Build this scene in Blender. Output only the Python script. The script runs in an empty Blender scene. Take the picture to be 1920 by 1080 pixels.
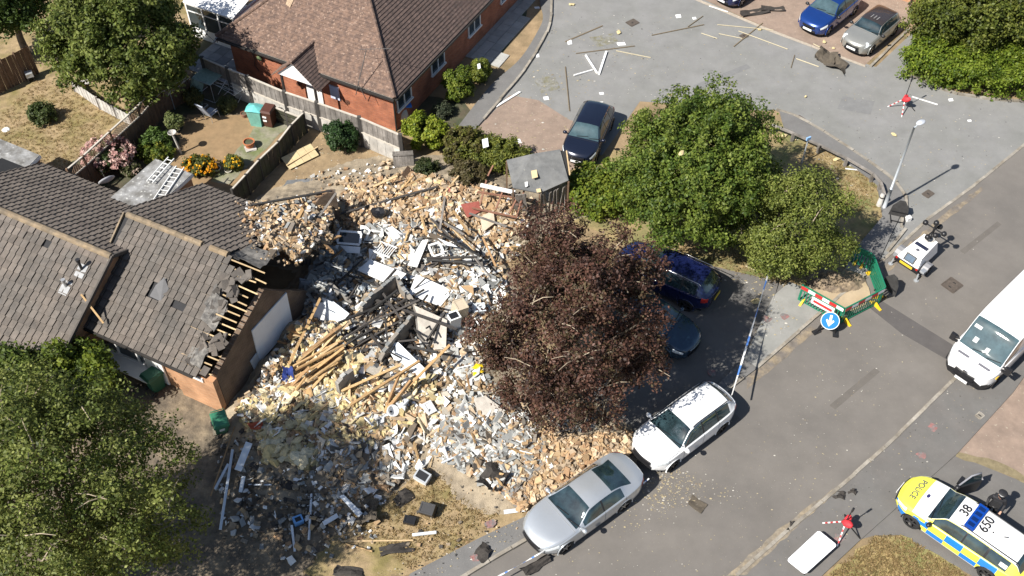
import bpy, bmesh, math, random
import numpy as np
from mathutils import Vector, Matrix, Euler
SC = bpy.context.scene
COL = SC.collection
random.seed(7); RNG = np.random.default_rng(11)
PI = math.pi
# ------------------------------------------------------------------ camera, sky, sun, exposure
CAM_H = 33.3; CAM_T = math.radians(48.59); CAM_F = 1927.0
cd = bpy.data.cameras.new('camera'); cam = bpy.data.objects.new('camera', cd); COL.objects.link(cam)
cd.sensor_width = 36.0; cd.lens = 36.0*CAM_F/1920.0; cd.clip_end = 2000.0; cd.clip_start = 0.5
cam.location = (0, 0, CAM_H); cam.rotation_euler = (PI/2-CAM_T, 0, 0)
SC.camera = cam
SUN_EL = math.radians(46.5); SUN_AZ = math.atan2(-0.82, -0.572)
W = bpy.data.worlds.new("World"); SC.world = W; W.use_nodes = True
wn = W.node_tree.nodes; wl = W.node_tree.links
sky = wn.new('ShaderNodeTexSky'); sky.sky_type = 'NISHITA'; sky.sun_disc = False
sky.sun_elevation = SUN_EL; sky.sun_rotation = SUN_AZ % (2*PI)
wl.new(sky.outputs[0], wn['Background'].inputs[0]); wn['Background'].inputs[1].default_value = 0.066
sd = bpy.data.lights.new('sun', 'SUN'); sd.energy = 5.0; sd.angle = math.radians(0.55); sd.color = (1.0, 0.955, 0.88)
sun = bpy.data.objects.new('sun', sd); COL.objects.link(sun)
sun.rotation_euler = Vector((0.82*math.cos(SUN_EL), 0.572*math.cos(SUN_EL), -math.sin(SUN_EL))).to_track_quat('-Z', 'Y').to_euler()
sun.location = (-20, 0, 60)
SC.view_settings.view_transform = 'Standard'; SC.view_settings.look = 'None'
SC.view_settings.gamma = 1.0; SC.view_settings.use_curve_mapping = False; SC.view_settings.exposure = 0.76
SC.render.engine = 'CYCLES'
SC.cycles.max_bounces = 5; SC.cycles.transparent_max_bounces = 6
SC.cycles.use_denoising = True

# ------------------------------------------------------------------ photo pixel -> place on the ground (or at height z)
_s, _c = math.sin(CAM_T), math.cos(CAM_T)
def G(px, py, z=0.0):
    u = (px-960)/CAM_F; v = (py-540)/CAM_F
    d = (u, _c-v*_s, -_s-v*_c); t = (z-CAM_H)/d[2]
    return Vector((d[0]*t, d[1]*t, z))
def dirpx(a, b, z=0.0):
    d = G(*b, z)-G(*a, z); return math.atan2(d.y, d.x)

# ------------------------------------------------------------------ materials
MATS = {}
def _n(nt, t, **kw):
    n = nt.nodes.new(t)
    for k, v in kw.items(): setattr(n, k, v)
    return n
def M(name, col, rough=0.8, var=0.25, scale=3.0, bump=0.0, bscale=25.0, metal=0.0, rand=0.0, coat=0.0, attr=False,
      spots=None, spot_scale=9.0, spot_amt=0.62, second=None, second_scale=0.6, second_pos=0.5, second_soft=0.12, spec=0.5, emit=None):
    if name in MATS: return MATS[name]
    m = bpy.data.materials.new(name); m.use_nodes = True; nt = m.node_tree; L = nt.links.new
    b = nt.nodes['Principled BSDF']; b.inputs['Roughness'].default_value = rough; b.inputs['Metallic'].default_value = metal
    b.inputs['Coat Weight'].default_value = coat; b.inputs['Coat Roughness'].default_value = 0.04
    b.inputs['Specular IOR Level'].default_value = spec
    geo = _n(nt, 'ShaderNodeNewGeometry'); pos = geo.outputs['Position']
    if attr:
        a = _n(nt, 'ShaderNodeAttribute', attribute_name='Col'); cur = a.outputs['Color']
    else:
        c = _n(nt, 'ShaderNodeRGB'); c.outputs[0].default_value = (*col, 1); cur = c.outputs[0]
    if second:
        nz = _n(nt, 'ShaderNodeTexNoise'); nz.inputs['Scale'].default_value = second_scale; nz.inputs['Detail'].default_value = 7; nz.inputs['Roughness'].default_value = 0.62
        L(pos, nz.inputs['Vector'])
        mr = _n(nt, 'ShaderNodeMapRange'); mr.inputs[1].default_value = second_pos-second_soft; mr.inputs[2].default_value = second_pos+second_soft
        L(nz.outputs[0], mr.inputs[0])
        mx = _n(nt, 'ShaderNodeMix', data_type='RGBA'); L(mr.outputs[0], mx.inputs[0]); L(cur, mx.inputs[6]); mx.inputs[7].default_value = (*second, 1); cur = mx.outputs[2]
    if var > 0:
        n1 = _n(nt, 'ShaderNodeTexNoise'); n1.inputs['Scale'].default_value = scale; n1.inputs['Detail'].default_value = 8; n1.inputs['Roughness'].default_value = 0.7
        L(pos, n1.inputs['Vector'])
        mr = _n(nt, 'ShaderNodeMapRange'); mr.inputs[1].default_value = 0.3; mr.inputs[2].default_value = 0.7; mr.inputs[3].default_value = 1-var; mr.inputs[4].default_value = 1+var
        L(n1.outputs[0], mr.inputs[0])
        vm = _n(nt, 'ShaderNodeVectorMath', operation='SCALE'); L(cur, vm.inputs[0]); L(mr.outputs[0], vm.inputs['Scale']); cur = vm.outputs[0]
    if rand > 0:
        oi = _n(nt, 'ShaderNodeObjectInfo'); mr = _n(nt, 'ShaderNodeMapRange'); mr.inputs[3].default_value = 1-rand; mr.inputs[4].default_value = 1+rand
        L(oi.outputs['Random'], mr.inputs[0])
        vm = _n(nt, 'ShaderNodeVectorMath', operation='SCALE'); L(cur, vm.inputs[0]); L(mr.outputs[0], vm.inputs['Scale']); cur = vm.outputs[0]
    if spots:
        n2 = _n(nt, 'ShaderNodeTexNoise'); n2.inputs['Scale'].default_value = spot_scale; n2.inputs['Detail'].default_value = 3
        L(pos, n2.inputs['Vector'])
        mr = _n(nt, 'ShaderNodeMapRange'); mr.inputs[1].default_value = spot_amt; mr.inputs[2].default_value = spot_amt+0.06
        L(n2.outputs[0], mr.inputs[0])
        mx = _n(nt, 'ShaderNodeMix', data_type='RGBA'); L(mr.outputs[0], mx.inputs[0]); L(cur, mx.inputs[6]); mx.inputs[7].default_value = (*spots, 1); cur = mx.outputs[2]
    L(cur, b.inputs['Base Color'])
    if bump > 0:
        n3 = _n(nt, 'ShaderNodeTexNoise'); n3.inputs['Scale'].default_value = bscale; n3.inputs['Detail'].default_value = 5
        L(pos, n3.inputs['Vector'])
        bp = _n(nt, 'ShaderNodeBump'); bp.inputs['Strength'].default_value = bump; bp.inputs['Distance'].default_value = 0.03
        L(n3.outputs[0], bp.inputs['Height']); L(bp.outputs[0], b.inputs['Normal'])
    MATS[name] = m
    return m
def leafmat(name, trans=0.3, rough=0.55):
    if name in MATS: return MATS[name]
    m = bpy.data.materials.new(name); m.use_nodes = True; nt = m.node_tree; L = nt.links.new
    b = nt.nodes['Principled BSDF']; o = nt.nodes['Material Output']
    a = _n(nt, 'ShaderNodeAttribute', attribute_name='Col'); L(a.outputs['Color'], b.inputs['Base Color']); b.inputs['Roughness'].default_value = rough
    b.inputs['Specular IOR Level'].default_value = 0.3
    t = _n(nt, 'ShaderNodeBsdfTranslucent'); L(a.outputs['Color'], t.inputs[0])
    mx = _n(nt, 'ShaderNodeMixShader'); mx.inputs[0].default_value = trans
    L(b.outputs[0], mx.inputs[1]); L(t.outputs[0], mx.inputs[2]); L(mx.outputs[0], o.inputs[0])
    MATS[name] = m; return m
def brickmat(name, c1, c2, mortar, ax='x'):
    """wall brick bond too small to pick apart; object coordinates of the wall (x along the wall, z up)"""
    if name in MATS: return MATS[name]
    m = bpy.data.materials.new(name); m.use_nodes = True; nt = m.node_tree; L = nt.links.new
    b = nt.nodes['Principled BSDF']; b.inputs['Roughness'].default_value = 0.9
    tc = _n(nt, 'ShaderNodeTexCoord'); sp = _n(nt, 'ShaderNodeSeparateXYZ'); cb = _n(nt, 'ShaderNodeCombineXYZ')
    L(tc.outputs['Object'], sp.inputs[0]); ad = _n(nt, 'ShaderNodeMath', operation='ADD'); L(sp.outputs[0], ad.inputs[0]); L(sp.outputs[1], ad.inputs[1])
    L(ad.outputs[0], cb.inputs[0]); L(sp.outputs[2], cb.inputs[1])
    t = _n(nt, 'ShaderNodeTexBrick'); t.inputs['Color1'].default_value = (*c1, 1); t.inputs['Color2'].default_value = (*c2, 1); t.inputs['Mortar'].default_value = (*mortar, 1)
    t.inputs['Scale'].default_value = 1.0; t.inputs['Mortar Size'].default_value = 0.006; t.inputs['Brick Width'].default_value = 0.225; t.inputs['Row Height'].default_value = 0.075
    L(cb.outputs[0], t.inputs['Vector'])
    n1 = _n(nt, 'ShaderNodeTexNoise'); n1.inputs['Scale'].default_value = 1.6; n1.inputs['Detail'].default_value = 8
    L(tc.outputs['Object'], n1.inputs['Vector']); mr = _n(nt, 'ShaderNodeMapRange'); mr.inputs[1].default_value = .3; mr.inputs[2].default_value = .7; mr.inputs[3].default_value = 0.72; mr.inputs[4].default_value = 1.22
    L(n1.outputs[0], mr.inputs[0]); vm = _n(nt, 'ShaderNodeVectorMath', operation='SCALE'); L(t.outputs[0], vm.inputs[0]); L(mr.outputs[0], vm.inputs['Scale'])
    L(vm.outputs[0], b.inputs['Base Color'])
    bp = _n(nt, 'ShaderNodeBump'); bp.inputs['Strength'].default_value = 0.5; bp.inputs['Distance'].default_value = 0.01; bp.invert = True
    L(t.outputs['Fac'], bp.inputs['Height']); L(bp.outputs[0], b.inputs['Normal'])
    MATS[name] = m; return m

# ------------------------------------------------------------------ mesh builder
BOXF = [(0,3,2,1),(4,5,6,7),(0,1,5,4),(1,2,6,5),(2,3,7,6),(3,0,4,7)]
def rotm(rx=0, ry=0, rz=0): return Euler((rx, ry, rz)).to_matrix()
class MB:
    def __init__(s): s.v = []; s.f = []; s.m = []; s.c = []
    def add(s, vs, fs, mi=0, col=None):
        o = len(s.v); s.v.extend([tuple(p) for p in vs])
        for f in fs:
            s.f.append(tuple(i+o for i in f)); s.m.append(mi); s.c.append(col)
        return s
    def box(s, c, size, rot=None, mi=0, col=None, jit=0.0):
        hx, hy, hz = size[0]/2, size[1]/2, size[2]/2
        vs = []
        for z in (-hz, hz):
            for x, y in ((-hx,-hy),(hx,-hy),(hx,hy),(-hx,hy)):
                p = Vector((x, y, z))
                if jit: p = Vector((x*(1+random.uniform(-jit, jit)), y*(1+random.uniform(-jit, jit)), z*(1+random.uniform(-jit, jit)*.5)))
                if rot is not None: p = rot @ p
                vs.append((p.x+c[0], p.y+c[1], p.z+c[2]))
        return s.add(vs, BOXF, mi, col)
    def beam(s, a, b, w, h, mi=0, col=None, roll=0.0):
        a = Vector(a); b = Vector(b); d = b-a; L = d.length
        q = d.to_track_quat('X', 'Z').to_matrix() @ rotm(roll)
        return s.box((a+b)/2, (L, w, h), q, mi, col)
    def tube(s, pts, r, n=8, mi=0, col=None, cap=True):
        pts = [Vector(p) for p in pts]
        rs = r if isinstance(r, (list, tuple)) else [r]*len(pts)
        o = len(s.v); prev = None
        for i, p in enumerate(pts):
            d = (pts[min(i+1, len(pts)-1)]-pts[max(i-1, 0)]).normalized()
            ref = Vector((0,0,1)) if abs(d.z) < .9 else Vector((1,0,0))
            a = d.cross(ref).normalized(); b = d.cross(a)
            for k in range(n):
                t = 2*PI*k/n; q = p+(a*math.cos(t)+b*math.sin(t))*rs[i]; s.v.append(tuple(q))
        for i in range(len(pts)-1):
            for k in range(n):
                s.f.append((o+i*n+k, o+i*n+(k+1)%n, o+(i+1)*n+(k+1)%n, o+(i+1)*n+k)); s.m.append(mi); s.c.append(col)
        if cap:
            s.f.append(tuple(o+k for k in range(n))); s.m.append(mi); s.c.append(col)
            e = o+(len(pts)-1)*n; s.f.append(tuple(e+n-1-k for k in range(n))); s.m.append(mi); s.c.append(col)
        return s
    def lathe(s, prof, n=16, c=(0,0,0), rot=None, mi=0, col=None):
        o = len(s.v)
        for r, z in prof:
            for k in range(n):
                t = 2*PI*k/n; p = Vector((r*math.cos(t), r*math.sin(t), z))
                if rot is not None: p = rot @ p
                s.v.append((p.x+c[0], p.y+c[1], p.z+c[2]))
        for i in range(len(prof)-1):
            for k in range(n):
                s.f.append((o+i*n+k, o+i*n+(k+1)%n, o+(i+1)*n+(k+1)%n, o+(i+1)*n+k)); s.m.append(mi); s.c.append(col)
        return s
    def prism(s, poly, z0, z1, mi=0, col=None):
        """poly: list of (x, y[, ...]) counter-clockwise; flat top and bottom"""
        n = len(poly); a = sum(poly[i][0]*poly[(i+1)%n][1]-poly[(i+1)%n][0]*poly[i][1] for i in range(n))
        if a < 0: poly = poly[::-1]
        vs = [(p[0], p[1], z0) for p in poly]+[(p[0], p[1], z1) for p in poly]
        fs = [tuple(range(n, 2*n)), tuple(range(n-1, -1, -1))]+[(i, (i+1)%n, n+(i+1)%n, n+i) for i in range(n)]
        return s.add(vs, fs, mi, col)
    def slab3(s, pts, th, mi=0, col=None):
        """a plate: 3-D polygon pts as its upper face, thickness th along its normal"""
        P = [Vector(p) for p in pts]; n = len(P)
        nor = Vector((0,0,0))
        for i in range(n): nor += P[i].cross(P[(i+1)%n])
        nor.normalize()
        if nor.z < 0: P = P[::-1]; nor = -nor
        vs = [tuple(p) for p in P]+[tuple(p-nor*th) for p in P]
        fs = [tuple(range(n)), tuple(range(2*n-1, n-1, -1))]+[(i, n+i, n+(i+1)%n, (i+1)%n) for i in range(n)]
        return s.add(vs, fs, mi, col)
    def mesh(s, name, mats, org=(0,0,0), smooth=False):
        me = bpy.data.meshes.new(name)
        ox, oy, oz = org
        me.from_pydata([(x-ox, y-oy, z-oz) for x, y, z in s.v], [], s.f)
        if not isinstance(mats, (list, tuple)): mats = [mats]
        for m in mats: me.materials.append(m)
        if any(s.m): me.polygons.foreach_set('material_index', s.m)
        if smooth: me.polygons.foreach_set('use_smooth', [True]*len(s.f))
        if any(c is not None for c in s.c):
            a = me.color_attributes.new('Col', 'FLOAT_COLOR', 'CORNER'); buf = []
            for f, c in zip(s.f, s.c):
                c = c or (1, 1, 1); buf.extend([c[0], c[1], c[2], 1.0]*len(f))
            a.data.foreach_set('color', buf)
        me.update()
        return me
    def build(s, name, mats, parent=None, org=(0,0,0), smooth=False):
        me = s.mesh(name, mats, org, smooth); o = bpy.data.objects.new(name, me); COL.objects.link(o)
        if parent is not None: o.parent = parent
        else: o.location = org
        return o
def tag(o, label=None, cat=None, group=None, kind=None):
    if label: o['label'] = label
    if cat: o['category'] = cat
    if group: o['group'] = group
    if kind: o['kind'] = kind
    return o
def thing(name, label, cat, loc=(0,0,0), rz=0.0, group=None):
    o = bpy.data.objects.new(name, None); COL.objects.link(o); o.empty_display_size = 0.2
    o.location = loc; o.rotation_euler = (0, 0, rz); tag(o, label, cat, group); return o
def link(name, me, parent=None, loc=(0,0,0), rot=(0,0,0), scale=None):
    o = bpy.data.objects.new(name, me); COL.objects.link(o); o.parent = parent; o.location = loc; o.rotation_euler = rot
    if scale: o.scale = scale
    return o
def copy_tree(o, parent=None):
    c = o.copy(); COL.objects.link(c); c.parent = parent
    for ch in o.children: copy_tree(ch, c)
    return c
def struct(o): o['kind'] = 'structure'; return o
def px3(poly, z=0.0): return [G(a, b, z) for a, b in poly]
def sheet(name, poly, z, mat, world=False):
    pts = [Vector((p[0], p[1], z)) for p in poly] if world else px3(poly, z)
    if name in ('lawn', 'planting_bed', 'island_verge', 'gravel_bed', 'garden_path', 'weed_seam', 'sand_drift', 'sand_pit'):   # ragged edges
        out = []; am = .16 if name in ('lawn', 'planting_bed', 'island_verge') else .05
        for i in range(len(pts)):
            a, b = pts[i], pts[(i+1) % len(pts)]; L = (b-a).length; n = max(1, min(40, int(L/.3))); nv = Vector((-(b-a).y, (b-a).x, 0))/max(L, 1e-6)
            for k in range(n): out.append(a.lerp(b, k/n)+nv*(random.uniform(-am, am) if k else 0))
        pts = out
    bm = bmesh.new(); vs = [bm.verts.new(p) for p in pts]; f = bm.faces.new(vs); f.normal_update()
    if f.normal.z < 0: f.normal_flip()
    bmesh.ops.triangulate(bm, faces=[f]); me = bpy.data.meshes.new(name); bm.to_mesh(me); bm.free(); me.materials.append(mat)
    o = bpy.data.objects.new(name, me); COL.objects.link(o); return struct(o)
def raised(name, poly, z1, mat, z0=-0.05):
    mb = MB(); mb.prism([(p.x, p.y) for p in px3(poly, z1)], z0, z1)
    bm = bmesh.new(); me = mb.mesh(name, mat); bm.from_mesh(me); bmesh.ops.triangulate(bm, faces=[f for f in bm.faces if len(f.verts) > 4]); bm.to_mesh(me); bm.free()
    o = bpy.data.objects.new(name, me); COL.objects.link(o); return struct(o)
def inpoly(x, y, poly):
    r = False; n = len(poly); j = n-1
    for i in range(n):
        xi, yi = poly[i]; xj, yj = poly[j]
        if (yi > y) != (yj > y) and x < (xj-xi)*(y-yi)/(yj-yi)+xi: r = not r
        j = i
    return r
def sample(poly, n, rnd=random):
    xs = [p[0] for p in poly]; ys = [p[1] for p in poly]; out = []
    while len(out) < n:
        x = rnd.uniform(min(xs), max(xs)); y = rnd.uniform(min(ys), max(ys))
        if inpoly(x, y, poly): out.append((x, y))
    return out
def smooth_line(pts, n=6):
    """Catmull-Rom through pixel points"""
    P = [Vector((*p, 0)) for p in pts]; out = []
    for i in range(len(P)-1):
        p0 = P[max(i-1, 0)]; p1 = P[i]; p2 = P[i+1]; p3 = P[min(i+2, len(P)-1)]
        for k in range(n):
            t = k/n; q = 0.5*((2*p1)+(p2-p0)*t+(2*p0-5*p1+4*p2-p3)*t*t+(3*p1-p0-3*p2+p3)*t**3); out.append((q.x, q.y))
    out.append(pts[-1]); return out
# ------------------------------------------------------------------ the ground, roads, pavements, kerbs
m_soil = M('dry_soil', (0.26,0.185,0.105), .95, .30, 1.3, .5, 12, second=(0.15,0.115,0.06), second_scale=.55, second_pos=.56)
m_lawn = M('dry_lawn', (0.29,0.212,0.118), .95, .32, 2.6, .6, 30, second=(0.17,0.14,0.05), second_scale=.8, second_pos=.55)
m_verge = M('dry_verge', (0.27,0.20,0.10), .95, .3, 3, .6, 28, second=(0.12,0.14,0.045), second_scale=.7, second_pos=.55)
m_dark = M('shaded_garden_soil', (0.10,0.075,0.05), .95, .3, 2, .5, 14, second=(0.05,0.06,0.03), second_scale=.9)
m_road = M('street_asphalt', (0.158,0.144,0.129), .9, .13, .45, .25, 90, second=(0.132,0.121,0.110), second_scale=.28, spots=(.25,.225,.18), spot_scale=16, spot_amt=.69)
m_close = M('close_asphalt', (0.205,0.203,0.198), .9, .13, .9, .25, 70, second=(0.185,0.185,0.175), second_scale=.35, spots=(.29,.28,.26), spot_scale=12, spot_amt=.68)
m_pave = M('pavement_tarmac', (0.15,0.147,0.143), .9, .14, 1.1, .25, 70, second=(0.14,0.135,0.13), second_scale=.5, spots=(.27,.25,.22), spot_scale=18, spot_amt=.68)
m_pavel = M('light_pavement', (0.27,0.265,0.25), .9, .12, 1.4, .25, 60, second=(0.22,0.22,0.205), second_scale=.6)
m_drive = M('tarmac_drive', (0.135,0.125,0.116), .9, .12, 1.2, .25, 70, second=(0.13,0.125,0.118), second_scale=.5, spots=(.24,.22,.19), spot_scale=15, spot_amt=.69)
m_red = M('red_block_paving', (0.27,0.20,0.155), .9, .16, 2.2, .3, 60, second=(0.22,0.165,0.13), second_scale=.7, spots=(.32,.27,.21), spot_scale=8, spot_amt=.64)
m_kerb = M('kerb_concrete', (0.30,0.275,0.235), .9, .22, 4, .3, 40, rand=.16, second=(0.19,0.165,0.13), second_scale=1.3)
m_seam = M('moss_seam', (0.19,0.155,0.09), .95, .3, 5)
m_patch = M('tarmac_patch', (0.085,0.078,0.075), .9, .12, 2, .2, 60)

mb = MB(); mb.add([(-140,-60,0),(140,-60,0),(140,220,0),(-140,220,0)], [(0,1,2,3)])
struct(mb.build('ground', m_soil))
# lawns, beds (sheets 4 mm apart)
sheet('lawn', [(-140,-30),(330,-30),(420,20),(400,60),(340,100),(300,150),(250,210),(130,310),(60,300),(-60,250)], .004, m_lawn)
sheet('lawn', [(352,215),(470,215),(520,245),(500,280),(430,350),(330,345),(318,300)], .004, M('trodden_lawn', (0.255,0.17,0.09), .95, .18, 2.5, .4, 30, second=(.22,.15,.08), second_scale=1.5))
sheet('lawn', [(590,240),(750,290),(830,310),(800,340),(660,345),(610,365),(500,370),(480,350)], .008, M('scuffed_lawn', (0.27,0.195,0.11), .95, .28, 2, .5, 22, second=(.21,.15,.085), second_scale=1.1))
sheet('lawn', [(540,1040),(600,1000),(650,985),(690,930),(760,850),(840,800),(960,940),(985,975),(900,1010),(770,1075),(600,1110)], .004, m_lawn)
sheet('lawn', [(1640,1004),(1690,1003),(1740,1030),(1800,1065),(1840,1100),(1520,1110),(1560,1070)], .012, M('verge_lawn', (0.29,0.22,0.10), .95, .3, 3, .6, 30, second=(.17,.17,.06), second_scale=.8, second_pos=.52))
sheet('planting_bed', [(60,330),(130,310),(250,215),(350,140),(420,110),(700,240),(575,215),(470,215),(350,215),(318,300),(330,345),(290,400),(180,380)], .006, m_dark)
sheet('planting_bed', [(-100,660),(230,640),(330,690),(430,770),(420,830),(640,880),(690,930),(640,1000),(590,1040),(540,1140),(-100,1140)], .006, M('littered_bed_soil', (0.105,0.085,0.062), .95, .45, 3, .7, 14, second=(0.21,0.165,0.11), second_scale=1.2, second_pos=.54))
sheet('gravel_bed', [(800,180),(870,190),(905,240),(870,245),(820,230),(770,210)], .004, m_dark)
sheet('island_verge', [(1420,215),(1470,230),(1560,285),(1640,330),(1690,395),(1640,480),(1560,560),(1480,540),(1340,500),(1190,470),(1080,420),(1040,330),(1130,290)], .008, m_verge)
# the main street and the close
L_edge = [(700,1180),(867,1082),(987,1010),(1200,850),(1420,688),(1517,603),(1647,493),(1747,403),(1830,343),(1920,270),(2100,130)]
R_edge = [(2300,230),(2050,465),(1920,580),(1783,718),(1680,820),(1587,903),(1480,993),(1380,1078),(1240,1190)]
sheet('street', L_edge+R_edge, .004, m_road)
close = smooth_line([(1034,-60),(1034,0),(1028,55),(985,130),(940,185),(893,243)])+[(935,300),(1040,330),(1130,290),(1200,190),(1440,208)]+smooth_line([(1450,205),(1500,224),(1565,262),(1640,312),(1680,345),(1697,378),(1690,400),(1648,490)])+[(1747,403),(1830,343),(1920,270),(2100,130),(2100,215)]+smooth_line([(1960,190),(1880,187),(1800,176),(1760,163),(1705,138),(1640,125)])+[(1440,55),(1300,-10),(1180,-60)]
sheet('close', close, .008, m_close)
sheet('parking_bay', [(893,243),(955,178),(1010,188),(1068,225),(1140,240),(1120,300),(1040,330),(935,300)], .012, m_red)
sheet('parking_bay', [(1180,-60),(1300,-10),(1440,53),(1535,90),(1622,122),(1715,35),(1730,-60)], .012, m_red)
sheet('bay_line', [(1300,-6),(1440,53),(1622,122),(1622,126),(1440,58),(1298,-2)], .016, M('pale_edging', (.36,.31,.25), .9, .25, 6))
sheet('tarmac_apron', [(1640,128),(1720,52),(1720,100),(1705,140)], .012, m_close)
raised('pavement', smooth_line([(1010,-60),(1012,0),(1018,30),(1010,55),(975,110),(920,160),(860,235)])+smooth_line([(890,243),(940,186),(985,130),(1027,55),(1032,0),(1034,-60)]), .09, m_pave)
raised('pavement', smooth_line([(1462,208),(1500,222),(1565,260),(1640,312),(1680,345),(1697,378),(1690,400)])+[(1648,488),(1600,470),(1655,405)]+smooth_line([(1645,345),(1590,305),(1520,262),(1470,238)]), .09, m_pave)
raised('pavement', [(690,1180),(770,1075),(900,1008),(985,968),(1200,820),(1330,735),(1395,672),(1420,690),(1200,850),(987,1012),(867,1082),(700,1182)], .08, m_pave)
sheet('driveway', [(1180,470),(1340,500),(1470,530),(1440,640),(1360,735),(1200,830),(1080,790)], .012, m_drive)
raised('pavement', [(1395,672),(1450,555),(1480,528),(1560,560),(1600,470),(1648,488),(1517,603),(1420,690)], .06, m_pavel)
raised('pavement', [(1384,1076),(1480,991),(1587,901),(1680,818),(1783,716),(1920,578),(2050,462),(2090,500),(1960,650),(1900,735),(1795,850),(1700,935),(1610,1015),(1530,1090),(1470,1190),(1250,1190)], .06, m_drive)
sheet('driveway', [(1600,1015),(1670,925),(1700,925),(1795,850),(1860,880),(1935,910),(2100,990),(2100,1200),(1850,1150),(1840,1090),(1740,1032),(1690,1003),(1640,1004)], .010, m_drive)
sheet('block_drive', [(1795,850),(1900,735),(1960,650),(2150,600),(2150,1000),(1935,905),(1870,868)], .010, m_red)
sheet('garden_path', [(470,250),(505,205),(545,232),(430,345),(395,340)], .010, M('mossy_slab', (.24,.22,.17), .95, .3, 2, .4, 20, second=(.13,.15,.06), second_scale=.9))
sheet('tarmac_patch', [(1590,545),(1655,565),(1800,655),(1785,680),(1690,625)], .008, m_patch)
sheet('weed_seam', [(1795,847),(1870,865),(1940,902),(2100,975),(2100,990),(1935,911),(1862,881),(1792,856)], .016, m_seam)
# worn edge strip along the right kerb, where sand has gathered
sheet('sand_drift', [(1360,1082),(1470,985),(1560,918),(1584,905),(1484,997),(1400,1078)], .064, M('drifted_sand', (.27,.22,.15), .95, .35, 6, second=(.17,.15,.125), second_scale=1.6))
m_spray = M('red_spray_paint', (.27,.115,.105), .9, .3, 9, second=(.15,.145,.14), second_scale=6, second_pos=.47, second_soft=.12)
for q in [(1727,855),(1749,803),(1573,1010),(1437,600),(1470,595),(1335,700),(920,985),(893,1047)]:
    p = G(*q, 0); mb = MB(); n = 11
    mb.add([(p.x+math.cos(2*PI*k/n)*.22*random.uniform(.6,1.15), p.y+math.sin(2*PI*k/n)*.2*random.uniform(.6,1.15), 0.09 if q[0] < 930 else .066) for k in range(n)], [tuple(range(n))])
    struct(mb.build('spray_mark', m_spray))
# kerbs made of single kerbstones
kerb_me = MB().box((0,0,.02), (.90,.13,.16), jit=.02).mesh('kerbstone', m_kerb)
kerb_top = MB().box((0,0,.02), (.90,.10,.12), jit=.02).mesh('kerbstone', m_kerb)
def kerb(line, z=0.02, me=kerb_me, step=.915):
    root = thing('kerb', None, None, (0,0,0)); struct(root)
    P = [G(*p) for p in line]; D = [0]
    for i in range(len(P)-1): D.append(D[-1]+(P[i+1]-P[i]).length)
    n = int(D[-1]/step)
    for k in range(n):
        d = (k+.5)*step; i = max(j for j in range(len(D)-1) if D[j] <= d); t = (d-D[i])/(D[i+1]-D[i]); p = P[i].lerp(P[i+1], t)
        a = math.atan2(P[i+1].y-P[i].y, P[i+1].x-P[i].x)
        link('kerbstone', me, root, (p.x+random.uniform(-.012,.012), p.y+random.uniform(-.012,.012), z+random.uniform(-.008,.008)), (0,0,a+random.uniform(-.015,.015)))
kerb(smooth_line([(1034,-40),(1034,0),(1028,55),(985,130),(940,185),(892,243)]))
kerb(smooth_line([(1455,207),(1500,224),(1565,262),(1640,312),(1680,345),(1698,378),(1691,402)]))
kerb([(1691,402),(1690,440),(1648,492)], .0)
kerb([(700,1182),(867,1084),(987,1012),(1200,852),(1420,690)])
kerb([(1420,690),(1517,605),(1647,495)], -.01)
kerb([(1380,1080),(1480,993),(1587,903),(1680,820),(1783,718),(1920,580),(2050,465)], -.005)
kerb([(1655,488),(1747,405),(1830,345),(1920,272),(2000,208)], -.065)
kerb(smooth_line([(1702,140),(1760,165),(1800,178),(1880,189),(1960,192)]))
kerb([(1632,126),(1660,98),(1718,42)], .0)
# pale slabs laid as a path beside the brick house
m_slab = M('pale_paving_slab', (.36,.36,.34), .9, .14, 2.5, .3, 30, rand=.10)
path = sheet('path', [(905,-80),(1000,-80),(990,10),(985,40),(925,125),(880,100),(850,95),(905,20)], .004, m_dark)
slab_me = [MB().box((0,0,0), (.58,.58,.06), jit=.01).mesh('paving_slab', m_slab) for _ in range(3)]
ang = math.radians(62); ux, uy = math.cos(ang), math.sin(ang); vx, vy = -uy, ux
o0 = G(885,118)
for i in range(-2, 22):
    for j in range(-8, 4):
        p = Vector((o0.x+ux*.6*i+vx*.6*j, o0.y+uy*.6*i+vy*.6*j, .025))
        w = p-Vector((0,0,CAM_H)); zz = w.y*_c-w.z*_s; qx = 960+CAM_F*w.x/zz; qy = 540+CAM_F*(-w.y*_s-w.z*_c)/zz
        if inpoly(qx, qy, [(900,-70),(1000,-70),(992,8),(988,40),(935,118),(905,130),(868,105),(905,20)]):
            link('paving_slab', random.choice(slab_me), path, (p.x,p.y,p.z+random.uniform(-.006,.006)), (0,0,ang+random.uniform(-.01,.01)))
# drain covers
m_iron = M('rusty_iron_cover', (.085,.068,.055), .75, .3, 8, .5, 60)
def cover(px, sx, sy, label, z=.02, ang=math.radians(38), mat=None, n=2):
    p = G(*px); t = thing('drain_cover', label, 'drain cover', (p.x,p.y,z), ang, 'iron covers in the road surface')
    f = MB()
    for c, s in (((0,sy/2,0),(sx,.04,.012)),((0,-sy/2,0),(sx,.04,.012)),((sx/2,0,0),(.04,sy-.05,.012)),((-sx/2,0,0),(.04,sy-.05,.012))): f.box(c, s)
    f.build('frame', mat or m_iron, t)
    for k in range(n): MB().box((sx*((k+.5)/n-.5)*.93, 0, .002), (sx*.9/n, sy*.9, .012)).build('lid', mat or m_iron, t)
    for k in range(n): MB().box((sx*((k+.5)/n-.5)*.93, 0, .010), (.05,.14,.004)).build('key_slot', M('black_gap', (.012,.012,.012)), t)
cover((1785,535), .72, .62, 'rusty square two-lid drain cover in the street beside the white van', n=2)
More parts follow.
